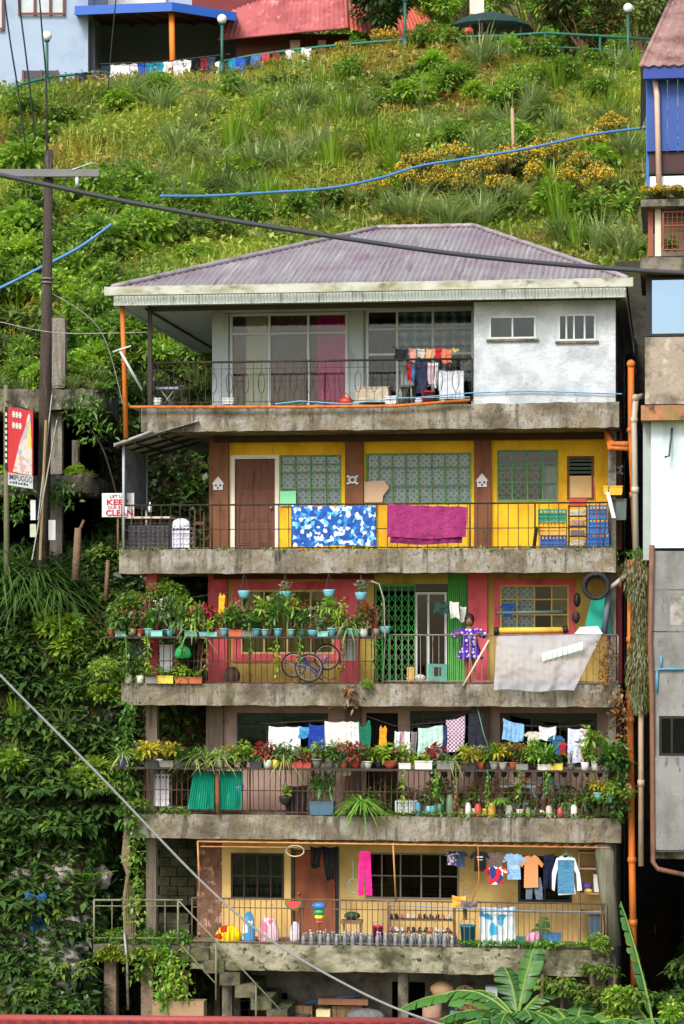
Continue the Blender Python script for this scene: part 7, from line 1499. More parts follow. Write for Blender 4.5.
weedpatch(94,188,945,-.12,1500,.25,'moss and small weeds covering the landing',Lfern,.9); weedpatch(94,165,962,-.16,1300,.3,'moss hanging on the landing edge',leafmat('moss_green',[(90,110,20),(120,140,30),(70,90,30)],.2),.05)
weedpatch(122,200,683,-.05,500,.2,'weeds on the left end of the third slab',Lbush,.3); weedpatch(125,190,815,-.05,400,.16,'weeds on the left end of the second slab',Lbush,.3); weedpatch(460,606,946,-.06,700,.08,'moss on the right end of the lowest slab edge',Lfern,.12)
weedpatch(120,616,550,.0,500,.03,'thin moss along the fourth slab edge',Lbush,.1); weedpatch(330,618,816,-.02,700,.05,'thin moss along the second slab edge',Lbush,.12)
# tall dark tangled creeper trunk beside the landing
mb = MB(); 
for k in range(5): mb.tube([P(126+k*2,950,.0),P(124+k*3,900,.1+.05*k),P(130-k*2,860,.1),P(124+k,800,.15)],.035-.004*k,5)
one('creeper_stem', mb, mat('pale_twisted_stem',(130,112,90),.95,0,.25,5), 'twisted pale creeper stems climbing beside the landing', 'creeper')
mb=MB(); mb.tube([P(128,1010,-.15),P(127,960,-.15),P(124,930,-.1)],.03,6); one('thin_post',mb,galv,'thin grey pipe standing at the edge of the landing','pipe')
# ground floor junk
def gbox(name,pa,pb,pt,pb2,v0,v1,m,lab,cat): mb=MB(); mb.pbox(pa,pb,pt,pb2,v0,v1); return one(name,mb,m,lab,cat)
gbox('carton',316,330,1010,1019,.9,1.2,mat('yellow_white_card',(206,200,150),.8),'pale yellow white carton on the ground floor','carton'); gbox('wooden_crate',288,312,1006,1024,1.0,1.4,wood,'weathered wooden crate against the ground floor wall','crate'); gbox('plank_stack',318,368,999,1005,.9,1.3,mat('reddish_plank',(150,106,80),.85,0,.2,4),'stack of reddish planks on the ground floor','planks'); gbox('wooden_box',332,362,1006,1024,1.05,1.4,wood,'wide wooden box under the reddish planks','box')
mb=MB(); mb.tube([P(305,1003,1.),P(345,997,1.),P(360,996,1.)],.03,6); one('blue_tube',mb,plas(40,90,140),'dark blue tube lying over the crates','tube')
mb=MB(); mb.ball(P(366,1017,.9),.3,12,0,1.4,.8,.6); one('grey_sack',mb,fab(110,110,112),'dark grey sack mound on the ground floor','sack')
mb=MB(); mb.box(U(455,.3),U(499,.3),.3,.9,Z(1010,477,.3),Z(1006,477,.3)); t=T('bench','low bench with a teal front carrying junk under the lowest slab','bench'); t.part('top',mb,wood); mb=MB(); mb.box(U(450,.3),U(484,.3),.32,.36,Z(1022,467,.3),Z(1011,467,.3)); t.part('teal_front',mb,plas(60,140,150))
for px in (455,494): mb=MB(); mb.box(U(px,.3),U(px,.3)+.06,.38,.9,GZ-.2,Z(1010,477,.3)-.001); t.part('leg',mb,wood)
mb=MB(); mb.ball(P(442,990,.5),.24,12,0,1,.8,.75); mb.v=[(x+.05*noise.noise(Vector((x*7,y*7,z*7))),y,z) for x,y,z in mb.v]; one('brown_sack',mb,mat('brown_sack_cloth',(160,130,96),.9,0,.15,5),'brown woven sack on the tall basket','sack')
mb=MB(); p=P(432,1020,.4); mb.lathe((p.x,p.y,p.z-.3),[(.17,0),(.2,.3),(.19,.62)],12); one('tall_basket',mb,mat('wicker',(150,120,100),.9,0,.2,12),'tall wicker basket left of the bench','basket')
t=T('wire_basket','dome shaped wire basket on the bench','basket'); mb=MB(); p=P(465,1006,.45); 
for k in range(9): a_=math.pi*k/9; mb.tube([(p.x+.3*math.cos(a_)*math.cos(b*math.pi/6),p.y+.25*math.sin(a_)*math.cos(b*math.pi/6),p.z+.42*math.sin(b*math.pi/6)) for b in range(7)],.01,4)
for z_ in (.05,.18,.3): mb.ring((p.x,p.y,p.z+z_),.29*math.sqrt(max(.1,1-(z_/.44)**2)),.01,'z',16,0,4)
t.part('wires',mb,mat('tan_wire',(140,116,90),.8)); mb=MB(); mb.ball((p.x,p.y,p.z+.12),.18,9,0,1,.8,.6); t.part('contents',mb,mat('dark_contents',(80,66,56),.9))
pboxo('pale_container',486,497,988,1003,.4,.7,plas(180,190,196),'pale grey container at the right of the bench','container')
mb=MB(); mb.tube([P(450,1004,.1),P(495,1004,.1)],.02,6); one('brown_rod',mb,wood,'short brown rod lying on the front of the bench','rod')
# ---- banana plants
def banana_leaf(mb, base, az, L_, w, rise, droop, m=0):
    """midrib with a lamina of side strips, torn apart here and there"""
    n = 34; dh = Vector((math.cos(az),math.sin(az),0)); pts=[]; sd=Vector((-dh.y,dh.x,0)); sway=random.uniform(-.12,.12)
    for k in range(n+1):
        t=k/n; pts.append(Vector(base)+dh*L_*(t*math.cos(rise)+.12*t*t)+sd*sway*L_*t*t+Vector((0,0,L_*(t*math.sin(rise)-droop*t**2.4))))
    def wid(t): return w*.5*max(.0,math.sin(math.pi*min(1,t*.95+.05)))**.5
    for sg in (-1,1):
        tear=0.; dr=0.
        k=5
        while k<n:
            seg=random.choice((2,3,4,5)); e=min(n,k+seg); dr=random.uniform(.0,.5)*(1 if random.random()<.5 else .3); vs=[]; fs=[]
            for q in range(k,e+1):
                t=(q-5)/(n-5); ww=wid(t); d_=(pts[min(q+1,n)]-pts[q-1]).normalized(); up=d_.cross(sd); up=-up if up.z<0 else up
                trim=.96 if q in (k,e) else 1.
                for c in (0,.4,.75,1):
                    o=pts[q]+sd*sg*ww*c*trim*(1-.12*dr*c)+d_*ww*.35*c-up*(c**1.6)*ww*(.28+dr*.7)+up*.006*(-1)**q*c+up*.03*ww*math.sin(q*.9+c*3)
                    if q==k and c>0: o+=d_*.02*c
                    if q==e and c>0: o-=d_*.02*c
                    vs.append(o)
            for a in range(e-k):
                for b in range(3): fs.append((a*4+b,a*4+b+1,(a+1)*4+b+1,(a+1)*4+b))
            mb.add(vs,fs,m,False); k=e
    pp=pts[::3]+[pts[-1]]; mb.tube(pp,[.032*(1-.85*i/len(pp)) for i in range(len(pp))],5,1)
def banana(px,py,v,leaves_,lab,h=1.2):
    b_=P(px,py,v); gx,gy=l2w(b_.x,b_.y); zg=float(gz(gx,gy)); t=T('banana_plant',lab,'banana plant',base=(b_.x,b_.y,zg)); top=Vector((b_.x,b_.y,b_.z))
    mb=MB(); mb.tube([(b_.x,b_.y,zg-.1),(b_.x+.02,b_.y,(zg+b_.z)/2),top],[.13,.11,.06],10); t.part('trunk',mb,mat('banana_stem',(110,126,60),.6,0,.2,3,dirt=[((110,84,50),.5,.7,3,VS)]))
    for az,L_,w,rise,dr in leaves_:
        mb=MB(); banana_leaf(mb,top,R(az),L_,w,R(rise),dr); t.part('leaf',mb,[Lban,mat('banana_midrib',(116,142,70),.5)])
banana(517,1022,-.9,[(180,2.5,.66,36,.52),(168,2.3,.6,46,.62),(150,1.6,.6,52,.5),(100,1.5,.6,64,.25),(74,2.5,.5,60,.1),(48,1.6,.6,48,.4),(310,1.5,.6,30,.5),(190,1.9,.6,28,.6),(250,1.2,.6,38,.55),(290,1.2,.6,46,.55),(15,1.4,.6,32,.5),(205,1.6,.5,15,.45),(330,1.3,.6,22,.5),(120,1.3,.6,40,.5),(40,1.4,.6,36,.5)],'banana plant with broad leaves in front of the lowest slab, middle')
banana(575,1035,-1.3,[(175,1.7,.6,42,.55),(10,1.6,.6,34,.55),(80,1.5,.6,50,.35),(200,1.6,.6,16,.45),(340,1.6,.6,25,.5),(270,1.2,.6,30,.4),(130,1.5,.6,45,.5),(40,1.6,.6,40,.5)],'low banana plant with drooping leaves at the bottom edge')
banana(610,1040,-1.0,[(a_,random.uniform(1.3,1.9),.58,random.uniform(30,58),random.uniform(.4,.6)) for a_ in range(0,360,40)],'banana plant between the middle one and the tall upright leaf')
banana(475,1045,-1.1,[(a_,random.uniform(1.0,1.4),.5,random.uniform(30,50),random.uniform(.4,.6)) for a_ in range(10,370,45)],'small banana plant in front of the bench')
banana(655,1035,-1.2,[(150,2.6,.36,78,.02),(20,1.5,.6,38,.5),(180,1.2,.55,42,.5),(200,1.5,.6,20,.5),(350,1.3,.6,22,.5),(140,1.6,.55,56,.5)],'banana plant with one tall upright leaf at the lower right corner')
for k,(px,py,v,kd,s,l) in enumerate([(560,975,-.4,'mid',.6,'leafy green bush before the right end of the lowest slab'),(590,985,-.5,'mid',.6,'leafy bush between the banana plants'),(540,1000,-.6,'mid',.5,'leafy bush right of the middle banana plant'),(612,1000,-.5,'mid',.6,'leafy bush beside the foot of the orange pipe'),(660,985,.8,'broad',.6,'dark bush below the grey neighbour house'),(672,930,1.6,'fern',.8,'fern growing in the dark under the neighbour house'),(650,905,2.4,'fern',.8,'higher fern in the dark gap under the neighbour house'),(600,1025,-.8,'broad',.6,'broad leafed shrub at the bottom edge'),(480,1035,-.8,'mid',.5,'low green shrub at the bottom left of the banana plant'),(672,960,.9,'fern',.7,'lower fern below the neighbour house')]):
    p=P(px,py,v); _w=l2w(p.x,p.y); meshobj('shrub', PB[kd][k%len(PB[kd])], Vector((*_w,(p.z-.35) if px < 640 and py < 1010 else float(gz(*_w)))), k, s, l, 'shrub')
# trunk under the bushes reaching the ground keeps them planted
for k,(px,v) in enumerate(((560,-.4),(590,-.5),(612,-.5),(540,-.6))):
    p=P(px,990,v); gx,gy=l2w(p.x,p.y); mb=MB(); mb.tube([(p.x,p.y,float(gz(gx,gy))-.1),(p.x+.05,p.y,p.z+.3)],.03,5); one('sapling',mb,trunkm,['stem of the bush nearest the lowest slab','stem of the bush between the bananas','stem of the bush by the orange pipe','stem of the bush by the middle banana plant'][k],'stem')

# ------------------------------------------------------------------ the hilltop
def wpart(t, name, pa, pb, pt, pb2, Y0, Y1, m, label=None, parent=None):
    mb = MB(); mb.wbox(pa,pb,pt,pb2,Y0,Y1); return t.part(name, mb, m, parent, label)
lb_ = mat('light_blue_house_wall',(150,168,190),.8,0,.06,1,dirt=[((130,150,176),.5,.7,1,V1)])
t = T('blue_house', 'light blue house with a blue edged canopy at the top left of the hill', 'house', frame='W', base=W(90,95,86))
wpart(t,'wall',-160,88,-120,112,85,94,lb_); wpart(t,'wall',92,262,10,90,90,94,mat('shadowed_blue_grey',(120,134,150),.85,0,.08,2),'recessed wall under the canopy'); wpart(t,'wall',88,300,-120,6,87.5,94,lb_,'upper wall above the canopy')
for pa,pb,pt,pb2,cols in ((18,65,-20,15,(.33,.66)),(-22,4,-20,30,(.5,)),(22,58,70,92,(.5,))):
    a=W(pa,pb2,84.9); b=W(pb,pt,84.9); mb=MB(); 
    for x in [a.x,b.x-.08]+[a.x+(b.x-a.x)*c for c in cols]: mb.box(x,x+.08,84.9,84.98,a.z,b.z)
    mb.box(a.x,b.x,84.88,84.895,a.z,a.z+.08); fo_=t.part('window',mb,mat('brown_sash',(100,60,56),.6)); mb=MB(); mb.box(a.x+.02,b.x-.02,84.985,84.995,a.z,b.z); t.part('pane',mb,mat('pale_pane',(176,186,190),.3) if pt<60 else mat('dark_pane',(60,66,72),.3),fo_)
wpart(t,'white_window',108,166,-12,7,87.35,87.49,white); wpart(t,'red_brown_balcony',192,262,-10,14,86.8,87.49,mat('red_brown_wall',(110,50,50),.8,0,.15,3))
mb=MB(); zc1=W(0,12,84.5).z; a=W(75,12,84.3); b=W(172,8,83.8); c2=W(236,20,85.0); d_=W(236,12,89)
top=[Vector((a.x,84.3,W(75,8,84.3).z)),Vector((b.x,83.8,W(172,4,83.8).z)),Vector((c2.x,85.2,W(236,14,85.2).z)),Vector((d_.x,89.8,W(236,20,89.8).z)),Vector((W(92,20,89.8).x,89.8,W(92,22,89.8).z))]
vs=[tuple(p) for p in top]+[(p.x,p.y,p.z-.1) for p in top]; n=5; mb.add(vs,[(0,1,2,3,4),(9,8,7,6,5)]+[(i,i+5,(i+1)%5+5,(i+1)%5) for i in range(5)]); cn=t.part('canopy',mb,mat('canopy_underside',(80,76,76),.8))
mb=MB()
for i in (0,1):
    p,q_=top[i],top[i+1]; mb.add([(p.x,p.y-.03,p.z+.06),(q_.x,q_.y-.03,q_.z+.06),(q_.x,q_.y-.03,q_.z-.24),(p.x,p.y-.03,p.z-.24),(p.x,p.y+.02,p.z+.06),(q_.x,q_.y+.02,q_.z+.06),(q_.x,q_.y+.02,q_.z-.24),(p.x,p.y+.02,p.z-.24)],[(0,1,2,3),(7,6,5,4),(0,4,5,1),(3,2,6,7)])
t.part('blue_fascia',mb,mat('bright_blue_fascia',(44,92,176),.5,0,.06),cn)
mb=MB()
for k in range(8): s=k/7; p=top[0].lerp(top[1],s); q_=top[4].lerp(top[3],s); mb.tube([(p.x,p.y+.1,p.z-.16),(q_.x,q_.y,q_.z-.16)],.04,4)
t.part('rafters',mb,mat('red_iron',(120,60,50),.7),cn)
mb=MB(); p=W(173,12,84.2); mb.tube([(W(173,60,84.2).x,84.2,28.0),(p.x-.05,84.2,p.z)],.1,8); t.part('post',mb,mat('orange_post',(220,120,40),.6))
mb=MB(); p=W(91,20,85.5); mb.box(p.x-.15,p.x+.15,85.4,85.7,27,p.z); t.part('post',mb,mat('dark_grey_post',(80,84,90),.8))
# red roofed house
t=T('red_roofed_house','low house under a big faded red pyramid roof on the hilltop','house',frame='W',base=W(320,60,88))
A_=W(218,40,86); B_=W(347,28,84.5); C_=W(446,52,87.5); AP=Vector((W(310,-95,90).x,90,W(310,-95,90).z)); D_=Vector((A_.x+2,96,A_.z))
rd_=mat('faded_red_roof',(168,92,92),.7,.05,.08,1.5,dirt=[((140,70,70),.48,.66,1.5,V1),((214,130,126),.58,.7,3,V1)]); rd2=mat('orange_red_roof',(182,92,72),.7,.05,.08,1.5,dirt=[((170,70,54),.5,.7,2,V1)])
mb=MB(); apl=W(262,-95,90); apr=W(340,-95,90); corr(mb,A_,B_,lambda s: apl.lerp(apr,s),26,.03); r1=t.part('roof',mb,rd_,None,'faded pinkish red front slope'); mb=MB(); corr(mb,B_,C_,lambda s: apr.lerp(apr+Vector((1.5,2,0)),s),22,.03); t.part('roof',mb,rd2,None,'orange red side slope')
mb=MB(); mb.tube([B_,apr],.07,6); mb.tube([A_+Vector((0,0,.02)),B_+Vector((0,0,.02))],.05,6); t.part('ridge_cap',mb,rd_,r1)
wpart(t,'wall',236,350,34,75,86.5,95,mat('dark_red_wall',(92,52,46),.85,0,.2,3)); wpart(t,'wall',352,440,36,70,88.5,95,mat('pale_wall',(150,140,126),.85,0,.1,3))
for k,(pa,pb) in enumerate(((290,300),(318,326),(340,347))): wpart(t,'pillar',pa,pb,40,72,86.0,86.3,mat('pink_pillar',(176,150,140),.85))
# dark gazebo
t=T('gazebo','dark green shallow domed canopy on posts at the top of the hill','gazebo',frame='W',base=W(488,48,86)); c=W(489,30,86); mb=MB()
mb.lathe((c.x,86,c.z),[(1.55,-.02),(1.5,.03),(1.1,.3),(.5,.5),(.05,.58)],12); t.part('canopy',mb,mat('dark_green_canopy',(36,58,50),.6,0,.1,2))
for k in range(6): a_=k*1.047+.3; mb=MB(); mb.tube([(c.x+1.4*math.cos(a_),86+1.4*math.sin(a_),28.2),(c.x+1.4*math.cos(a_),86+1.4*math.sin(a_),c.z)],.05,6); t.part('post',mb,iron)
mb=MB(); mb.wbox(470,484,-30,14,89,89.5); one('white_pillar',mb,mat('cream_pillar',(206,200,186),.8),'cream pillar rising behind the dark green gazebo','pillar',frame='W')
for k,px in enumerate((452,468)): mb=MB(); mb.ball(W(px,31,84.8),.16,10,0,1.3,1,.8); one('red_umbrella',mb,plas(200,40,50),['small red dome left under the gazebo','small red dome right under the gazebo'][k],'dome',frame='W')
# fence along the edge of the plateau
t=T('green_pipe_fence','green pipe fence curving along the top edge of the hill','fence',frame='W')
FP=[(-30,110,80.5),(0,96,80.8),(22,84,81.2),(50,77,82.3),(90,73,82.6),(150,70,82.6),(200,66,82.6),(250,56,82.6),(300,49,82.6),(350,44,82.6),(400,40,82.6),(450,37,82.6),(500,36,82.6),(545,33,82.8),(600,36,83.5),(660,40,84)]
mb=MB(); tp=[W(*f) for f in FP]; bt=[Vector((p.x,p.y,float(gz(p.x,p.y))-.05)) for p in tp]; mb.tube(tp,.045,6); mb.tube([p-Vector((0,0,.45)) for p in tp],.03,5); t.part('rail',mb,mat('fence_green',(50,110,90),.6,.1,.15,4))
mb=MB()
for i in range(len(tp)-1):
    k=max(1,int((tp[i+1]-tp[i]).length/(.35 if i<4 else 1.7)))
    for j in range(k): s=j/k; p=tp[i].lerp(tp[i+1],s); b=bt[i].lerp(bt[i+1],s); mb.tube([b,p],.018 if (i<4 and j%4) else .04,5)
t.part('posts',mb,_mc['fence_green'])
def lamp(px,pt,pb2,Y,lab):
    t=T('street_lamp',lab,'street lamp',frame='W'); p=W(px,pt,Y); z=float(gz(p.x,Y)); mb=MB(); mb.tube([(p.x,Y,z-.1),(p.x,Y,p.z-.15)],.05,8); mb.tube([(p.x,Y,z-.1),(p.x,Y,z+.4)],.09,8); t.part('post',mb,mat('lamp_green',(50,92,80),.5,.2,.1)); mb=MB(); mb.ball((p.x,Y,p.z),.16,14); t.part('globe',mb,mat('frosted_globe',(226,226,222),.3,0,.03)); mb=MB(); mb.lathe((p.x,Y,p.z-.2),[(.06,0),(.1,.04),(.09,.07)],10); t.part('collar',mb,_mc['lamp_green'])
lamp(47,36,70,81.9,'globe lamp on a green post at the left end of the hilltop fence'); lamp(222,19,75,82.2,'globe lamp on a green post where the blue canopy ends'); lamp(405,-4,45,82.3,'globe lamp post beside the dark round tree'); lamp(628,8,70,83.4,'globe lamp near the neighbour roof at the top right')
# washing on the hilltop fence
cols_=[((40,48,80),'navy'),((30,30,36),'black'),((60,70,90),'slate'),((222,222,226),'white'),((30,140,180),'turquoise'),((214,214,220),'pale grey'),((40,80,190),'blue'),((200,60,70),'red'),((120,40,50),'maroon'),((230,230,230),'bright white'),((80,110,170),'denim blue'),((30,50,70),'dark blue')]
xs=[(80,'l0'),(88,1),(97,2),(106,1),(115,3),(124,3),(134,4),(141,6),(150,4),(160,4),(167,3),(178,5),(187,3),(196,2),(204,8),(211,2),(219,9),(232,4),(240,6),(248,11),(256,10),(266,7),(276,7),(290,5),(306,3)]
order=[0,1,2,11,3,9,5,6,4,4,9,5,3,1,8,2,9,4,6,11,10,7,8,5,3]
PL=['at the left end','','','','near the left','','','','','','','','','','','','','','','','','','','','']
import bisect
def ftop(px):
    k=bisect.bisect([f[0] for f in FP],px)-1; f0,f1=FP[k],FP[k+1]; s=(px-f0[0])/(f1[0]-f0[0]); return f0[1]+(f1[1]-f0[1])*s, f0[2]+(f1[2]-f0[2])*s
for i,(px,_) in enumerate(xs):
    py,Y=ftop(px); p=W(px,py-(1 if px<215 else 0)- (6 if 100<px<215 else 0),Y-.08); w_=random.uniform(.22,.36); h_=random.uniform(.35,.62); mb=MB(); ph=random.uniform(0,6)
    mb.grid(lambda s,t_: (p.x-w_/2+w_*s+.02*math.sin(t_*5+ph), p.y-.03*math.sin(s*9+ph)*(.3+t_), p.z-h_*t_+.02*math.sin(s*6+ph)), 8, 6)
    mb.grid(lambda s,t_: (p.x-w_/2+w_*(1-s), p.y+.06, p.z-h_*.2*t_), 8, 2)
    cc,cn_=cols_[order[i]]; o_=one('hanging_cloth',mb,fab(*cc),'%s cloth, %s from left, drying on the green hilltop fence'%(cn_,ORD[i]),'cloth','washing on the hilltop fence',frame='W')
mb=MB(); mb.tube([W(100,64,82.5),W(160,62,82.4),W(230,54,82.4)],.02,5); one('clothesline',mb,iron,'clothesline stretched above the green hilltop fence','clothesline',frame='W')
# trees and hedge behind the crest
def tree(px,py,Y,r,h,lm,lab,n=2600,ls=.22,nm='tree'):
    p=W(px,py,Y); z0=float(gz(p.x,Y)); t=T(nm,lab,'tree',frame='W',base=Vector((p.x,Y,z0-.1))); top=p.z-r[2]*.5; mb=MB(); mb.tube([(p.x,Y,z0-.1),(p.x+.05,Y,(z0+top)/2),(p.x,Y,top)],[.16,.12,.07],8)
    for k in range(6): a_=k*1.05; mb.tube([(p.x+.03,Y,(z0+top)/2+.3),(p.x+r[0]*.5*math.cos(a_),Y+r[1]*.5*math.sin(a_),top+r[2]*.5)],[.06,.02],5)
    t.part('trunk',mb,trunkm); V,tt=crown(n,r,ls,clumps=16); o=bpy.data.objects.new('crown',npmesh('crown',V,tt,[lm])); C.objects.link(o); o.parent=t.e; o.location=(0,0,p.z-r[2]-z0+.1)
tree(380,6,84.5,(1.25,1.1,1.1),2,leafmat('dark_tree',[(30,52,22),(50,78,30),(76,100,40)],.3),'dark round tree with a bare trunk beside the red roof',3000)
tree(395,36,83.6,(.5,.5,.4),1,Lyel,'small yellow green bush tree under the red eave',500,.14,'small_tree') if False else None
tree(582,18,85.5,(1.6,1.2,1.5),2,leafmat('orange_flecked_tree',[(30,54,24),(56,88,34),(90,116,40),(170,80,40)],.3,patch=.2),'big dark tree flecked with orange leaves at the top right',5200,.2)
tree(430,5,89,(1.3,1.1,1.1),2,Lbright,'light green tree behind the gazebo',2600); tree(530,-8,91,(2,1.4,1.4),2,Lbush,'green tree behind the orange flecked one',3200); tree(640,5,92,(1.8,1.4,1.3),2,leafmat('hazy_green',[(90,110,50),(120,136,66)],.3),'pale green tree at the far top right',2600); tree(460,-25,94,(2,1.4,1.4),2,Lbush,'tree far behind the cream pillar',3000)
for k,(px,py,Y,kd,s,l) in enumerate([(385,48,83.4,'flower',.8,'yellow flowering bush under the eave of the red roof'),(360,58,83.,'bush',.6,'green bush at the corner of the red roofed house'),(425,62,82.4,'bush',.9,'white green bush just below the fence'),(445,66,82.2,'bush',.8,'bush left of the grassy bank below the gazebo'),(505,58,82.4,'bright',.9,'bright bush below the gazebo'),(540,58,82.4,'bush',.9,'bush on the crest below the big tree'),(565,68,82.2,'mid',.9,'broad leafed plant on the crest'),(595,72,82.4,'bush',1.,'bush on the crest right of the big tree'),(530,42,84,'fern',1.2,'large palm like fern at the fence'),(552,50,84,'fern',1.1,'second palm like fern nearer the big tree'),(616,70,83,'reed',1.4,'tall upright yellow green leaves beside the lamp'),(636,66,83.4,'reed',1.3,'upright leaves next to the neighbour roof'),(460,55,82.6,'fern',.7,'fern at the foot of the gazebo'),(300,66,82.5,'reed',.5,'grass tuft at the foot of the pink pillar'),(345,60,82.7,'flower',.5,'small yellow bush by the fence before the red house')]):
    p=W(px,py,Y); z=float(gz(p.x,Y)); meshobj({'fern':'palm_fern','reed':'tall_leaves'}.get(kd,'bush'),PB[kd][k%len(PB[kd])],Vector((p.x,Y,z-.1)),k,s,l,'plant')
for i in range(70):
    px=random.uniform(330,720); Y=random.uniform(96,128); x=(px-CX)/F*Y; z=float(gz(x,Y)); kd=['bush','bright','mid'][i%3]
    meshobj('bush',PB[kd][i%2],Vector((x,Y,z-.3)),random.uniform(0,6),random.uniform(1.8,3.4),'green bush on the far slope behind the hilltop houses','bush','bushes on the far slope')
p=hit(514,170); mb=MB(); mb.tube([(p.x,p.y,p.z-.2),(p.x-.05,p.y,p.z+1.7)],.05,6); one('wooden_stake',mb,mat('pale_stake',(160,140,110),.9),'pale wooden stake standing in the grass of the slope','stake',frame='W')
# ------------------------------------------------------------------ hoses and cables
def cable(name,pts,Y,r,m,lab,n=14):
    P_=[W(x,y,Y if not isinstance(Y,(list,tuple)) else Y[i]) for i,(x,y) in enumerate(pts)]
    out=[]
    for i in range(len(P_)-1):
        a=P_[max(0,i-1)];b=P_[i];c=P_[i+1];d=P_[min(len(P_)-1,i+2)]
        for k in range(n):
            t=k/n; out.append(.5*((2*b)+(c-a)*t+(2*a-5*b+4*c-d)*t*t+(3*b-a-3*c+d)*t**3))
    out.append(P_[-1]); mb=MB(); mb.tube(out,r,6); return one(name,mb,m,lab,'cable' if 'cable' in name or 'wire' in name else 'hose',frame='W')
hb=plas(70,130,190)
cable('blue_hose',[(160,196),(205,196),(260,193),(330,188),(380,178),(420,166),(470,158),(530,148),(590,135),(650,127)],[63,63.5,64,64.6,65.3,66,66.5,67,68,69],.035,hb,'blue hose laid across the sunny slope above the roof')
cable('blue_hose',[(-30,300),(0,288),(40,268),(80,247),(112,224)],56,.035,hb,'blue hose slanting up past the utility pole')
cable('power_cable',[(-300,112),(-150,145),(0,175),(160,208),(342,238),(500,259),(684,273),(850,278)],20,.019,mat('black_cable',(60,62,68),.6),'thick black cable sagging across the view above the roof')
cable('power_cable',[(-260,400),(-120,550),(0,675),(100,776),(200,880),(265,936),(330,976),(400,1010),(470,1032),(560,1050)],22,.012,mat('grey_cable',(134,136,134),.5),'pale grey cable falling across the lower left corner')
for k,(pts,Y) in enumerate(((( (2,-20),(10,40),(18,90),(26,150)),50),(((16,-20),(24,40),(30,90),(35,140)),50),(((38,-20),(42,30),(46,80),(47,150)),52),(((118,-20),(112,40),(108,90)),70))):
    cable('overhead_wire',pts,Y,.018,black,['thin dark wire at the far top left','second thin dark wire from the left','thin wire running down to the pole top','thin wire before the blue canopy'][k])
cable('overhead_wire',[(50,292),(100,330),(125,412)],54,.012,galv,'pale stay wire from the pole to the balcony corner'); cable('overhead_wire',[(0,322),(60,333),(160,332)],53,.012,galv,'pale wire between the ruin and the roof')
cable('overhead_wire',[(85,420),(104,452),(118,500)],54.5,.02,iron,'dark wire hanging in the ruin')
# roof in the foreground, on its small house
t=T('red_roof_house','small house whose red ridge shows along the bottom of the picture','house',frame='W',base=(-2,31,1.2))
Yr=30.; a=W(-70,1018,Yr); b=W(440,1022,Yr); mb=MB()
corr(mb,(a.x,Yr-3,a.z-1.2),(b.x,Yr-3,b.z-1.2),lambda s: a.lerp(b,s),34,.02); corr(mb,(a.x,Yr+3,a.z-1.3),(b.x,Yr+3,b.z-1.3),lambda s: a.lerp(b,s),34,.02)
rf=t.part('roof',mb,mat('red_sheet_roof',(120,48,48),.6,.1,.12,2,dirt=[((86,40,42),.5,.68,2,V1)])); mb=MB(); mb.tube([a+Vector((0,0,.0)),b+Vector((0,0,.0))],.05,8); t.part('ridge_cap',mb,mat('red_ridge',(150,66,62),.6,.1,.15,3,dirt=[((140,70,66),.5,.68,3,V1)]),rf)
mb=MB(); mb.box(a.x+.3,b.x-.3,Yr-2.6,Yr+2.6,.4,a.z-1.25); t.part('wall',mb,cream)

mb=MB(); mb.box(5.2,8.2,10.7,11.2,.5,18.6); one('gap_shade_wall',mb,mat('gap_shade_dark',(60,58,50),.95,0,.25,2,dirt=[((36,36,28),.45,.62,1.5,V1),((58,70,34),.55,.68,2,V1)],bump=(8,.05)),'added dark wall standing for the shade in the gap between the two houses','wall')  # wall added to close the gap; its dark colour stands in for shade

for k,(px,Y,kd,s_) in enumerate(((-5,55.2,'reed',.55),(32,55.4,'bright',.6),(74,55.1,'reed',.5),(84,55.6,'bush',.55),(102,55.1,'fern',.5),(14,56.4,'bush',.8),(68,56.8,'bright',.9),(95,57,'reed',.8))):
    p=W(px,388,Y); meshobj('weeds',PB[kd][k%2],p-Vector((0,0,.05)),k,s_,'weedy growth on top of the upper slab of the ruin','weeds','weeds growing on top of the ruin')
for k,(u,v,s_) in enumerate(((6.3,.5,.7),(6.8,1.2,.8),(7.4,.3,.7),(6.1,1.8,.7),(7.1,2.2,.8),(6.5,-.8,.7),(7.3,-1.0,.7))):
    x,y=l2w(u,v); meshobj('fern' if k%2 else 'shrub',PB['fern' if k%2 else 'broad'][k%2],Vector((x,y,float(gz(x,y))-.05)),k,s_,'fern growing in the dark gully under the neighbour house' if k%2 else 'dark broad leaved shrub in the gully under the neighbour house','fern' if k%2 else 'shrub','gully ferns' if k%2 else 'gully shrubs')

for k,(px,py,v,kd,s_,l) in enumerate(((630,1000,-.9,'mid',.65,'leafy shrub left of the tall upright banana leaf'),(672,1005,-.6,'broad',.6,'broad leafed shrub right of the tall upright banana leaf'),(600,975,-.3,'mid',.5,'leafy climbing bush at the foot of the rounded column'),(615,1015,-.9,'bright',.6,'bright bush at the bottom edge near the orange pipe'),(678,1025,-1.,'bright',.6,'bright bush in the lower right corner'),(460,1040,-1.,'bright',.45,'bright low bush before the bench'))):
    p=P(px,py,v); x,y=l2w(p.x,p.y); zg=float(gz(x,y)); hh=max(.3,p.z+.2-zg); t=T('bush',l,'bush',base=(p.x,p.y,zg-.05)); mb=MB()
    for j in range(5): a_=j*1.26; mb.tube([(p.x,p.y,zg-.05),(p.x+.1*math.cos(a_),p.y+.1*math.sin(a_),zg+hh*.6),(p.x+.3*math.cos(a_),p.y+.25*math.sin(a_),zg+hh)],[.03,.02,.008],5)
    t.part('stem',mb,trunkm); o=bpy.data.objects.new('foliage',PB[kd][k%2]); C.objects.link(o); o.parent=t.e; o.location=(0,0,hh-.35*s_); o.scale=(s_,s_,s_)

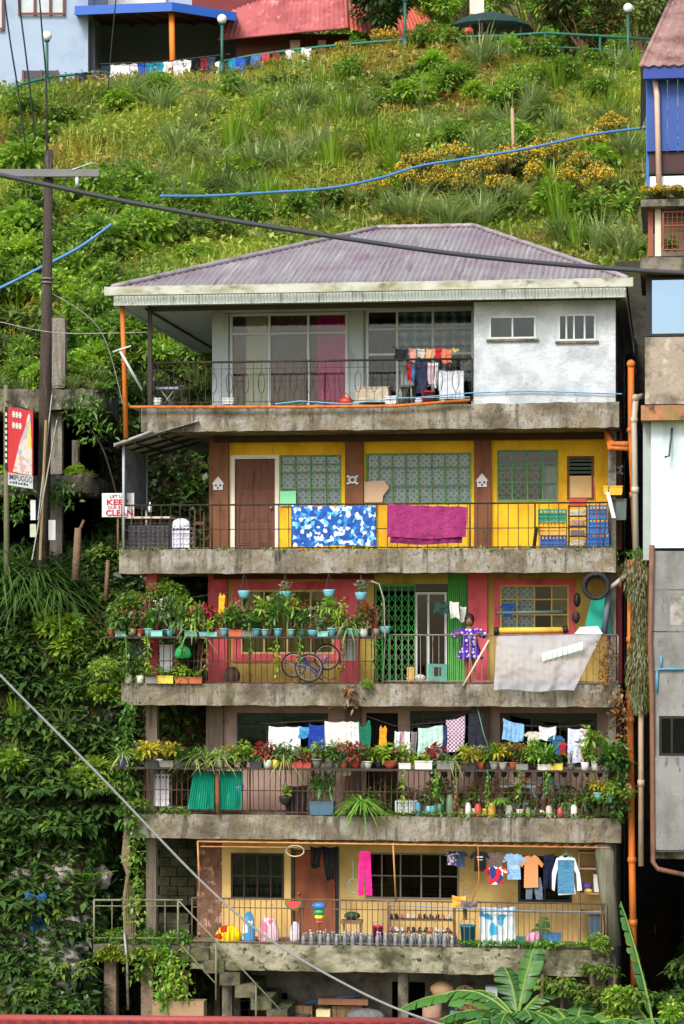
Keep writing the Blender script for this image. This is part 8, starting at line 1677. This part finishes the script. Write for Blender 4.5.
mb=MB(); zq=Z(632,670,RV); mb.box(x0-.004,x1,RV-.006,RV+.01,zq,zq+.02); NB.part('wall_joint',mb,concrete_d); mb=MB(); zq=Z(590,670,RV); mb.box(x0-.004,x1,RV-.005,RV+.01,zq,zq+.015); NB.part('wall_joint',mb,concrete_d); mb=MB(); mb.box(x0+.35,x0+1.1,RV-.006,RV+.01,Z(625,670,RV),Z(596,670,RV)); NB.part('cement_patch',mb,mat('lighter_cement_patch',(152,150,144),.9,0,.2,3,dirt=[((110,108,100),.45,.6,3,V1)]))
mb=MB(); mb.box(U(652,RV)+1.2,U(652,RV)+1.26,RV+.0,RV+.06,wm[2]+.05,wm[3]-.05); NB.part('window_mullion',mb,black)
# ------------------------------------------------------------------ camera, light
cam = bpy.data.cameras.new('camera'); co = bpy.data.objects.new('camera', cam); C.objects.link(co)
co.location = (0,0,CZ); co.rotation_euler = (R(90),0,0); cam.sensor_fit = 'VERTICAL'; cam.sensor_height = 36; cam.lens = F/1024*36
cam.shift_y = (HOR-512)/1024; cam.clip_end = 3000; cam.clip_start = .5; S.camera = co
EL, AZ = R(42), R(-25)      # sun high, in front of the house and a little to the left
w = bpy.data.worlds.new('World'); S.world = w; w.use_nodes = True; nt = w.node_tree
sk = nt.nodes.new('ShaderNodeTexSky'); sk.sky_type = 'NISHITA'; sk.sun_disc = False; sk.sun_elevation = EL; sk.sun_rotation = R(180)+AZ*-1
sk.air_density = 1.0; sk.dust_density = 3; sk.ozone_density = 1
nt.links.new(sk.outputs[0], nt.nodes['Background'].inputs[0]); nt.nodes['Background'].inputs[1].default_value = .15
sl = bpy.data.lights.new('sun', 'SUN'); sl.energy = 1.6; sl.angle = R(16); sl.color = (1,.96,.9); so = bpy.data.objects.new('sun', sl); C.objects.link(so)
d = Vector((math.sin(AZ)*math.cos(EL), -math.cos(AZ)*math.cos(EL), math.sin(EL)))
so.rotation_euler = d.to_track_quat('Z', 'Y').to_euler(); so.location = (0,20,60)
S.view_settings.view_transform = 'Standard'; S.view_settings.look = 'None'; S.view_settings.gamma = 1; S.view_settings.use_curve_mapping = False
S.view_settings.exposure = .86
S.cycles.max_bounces = 6; S.cycles.diffuse_bounces = 3; S.cycles.transparent_max_bounces = 12; S.cycles.use_denoising = True
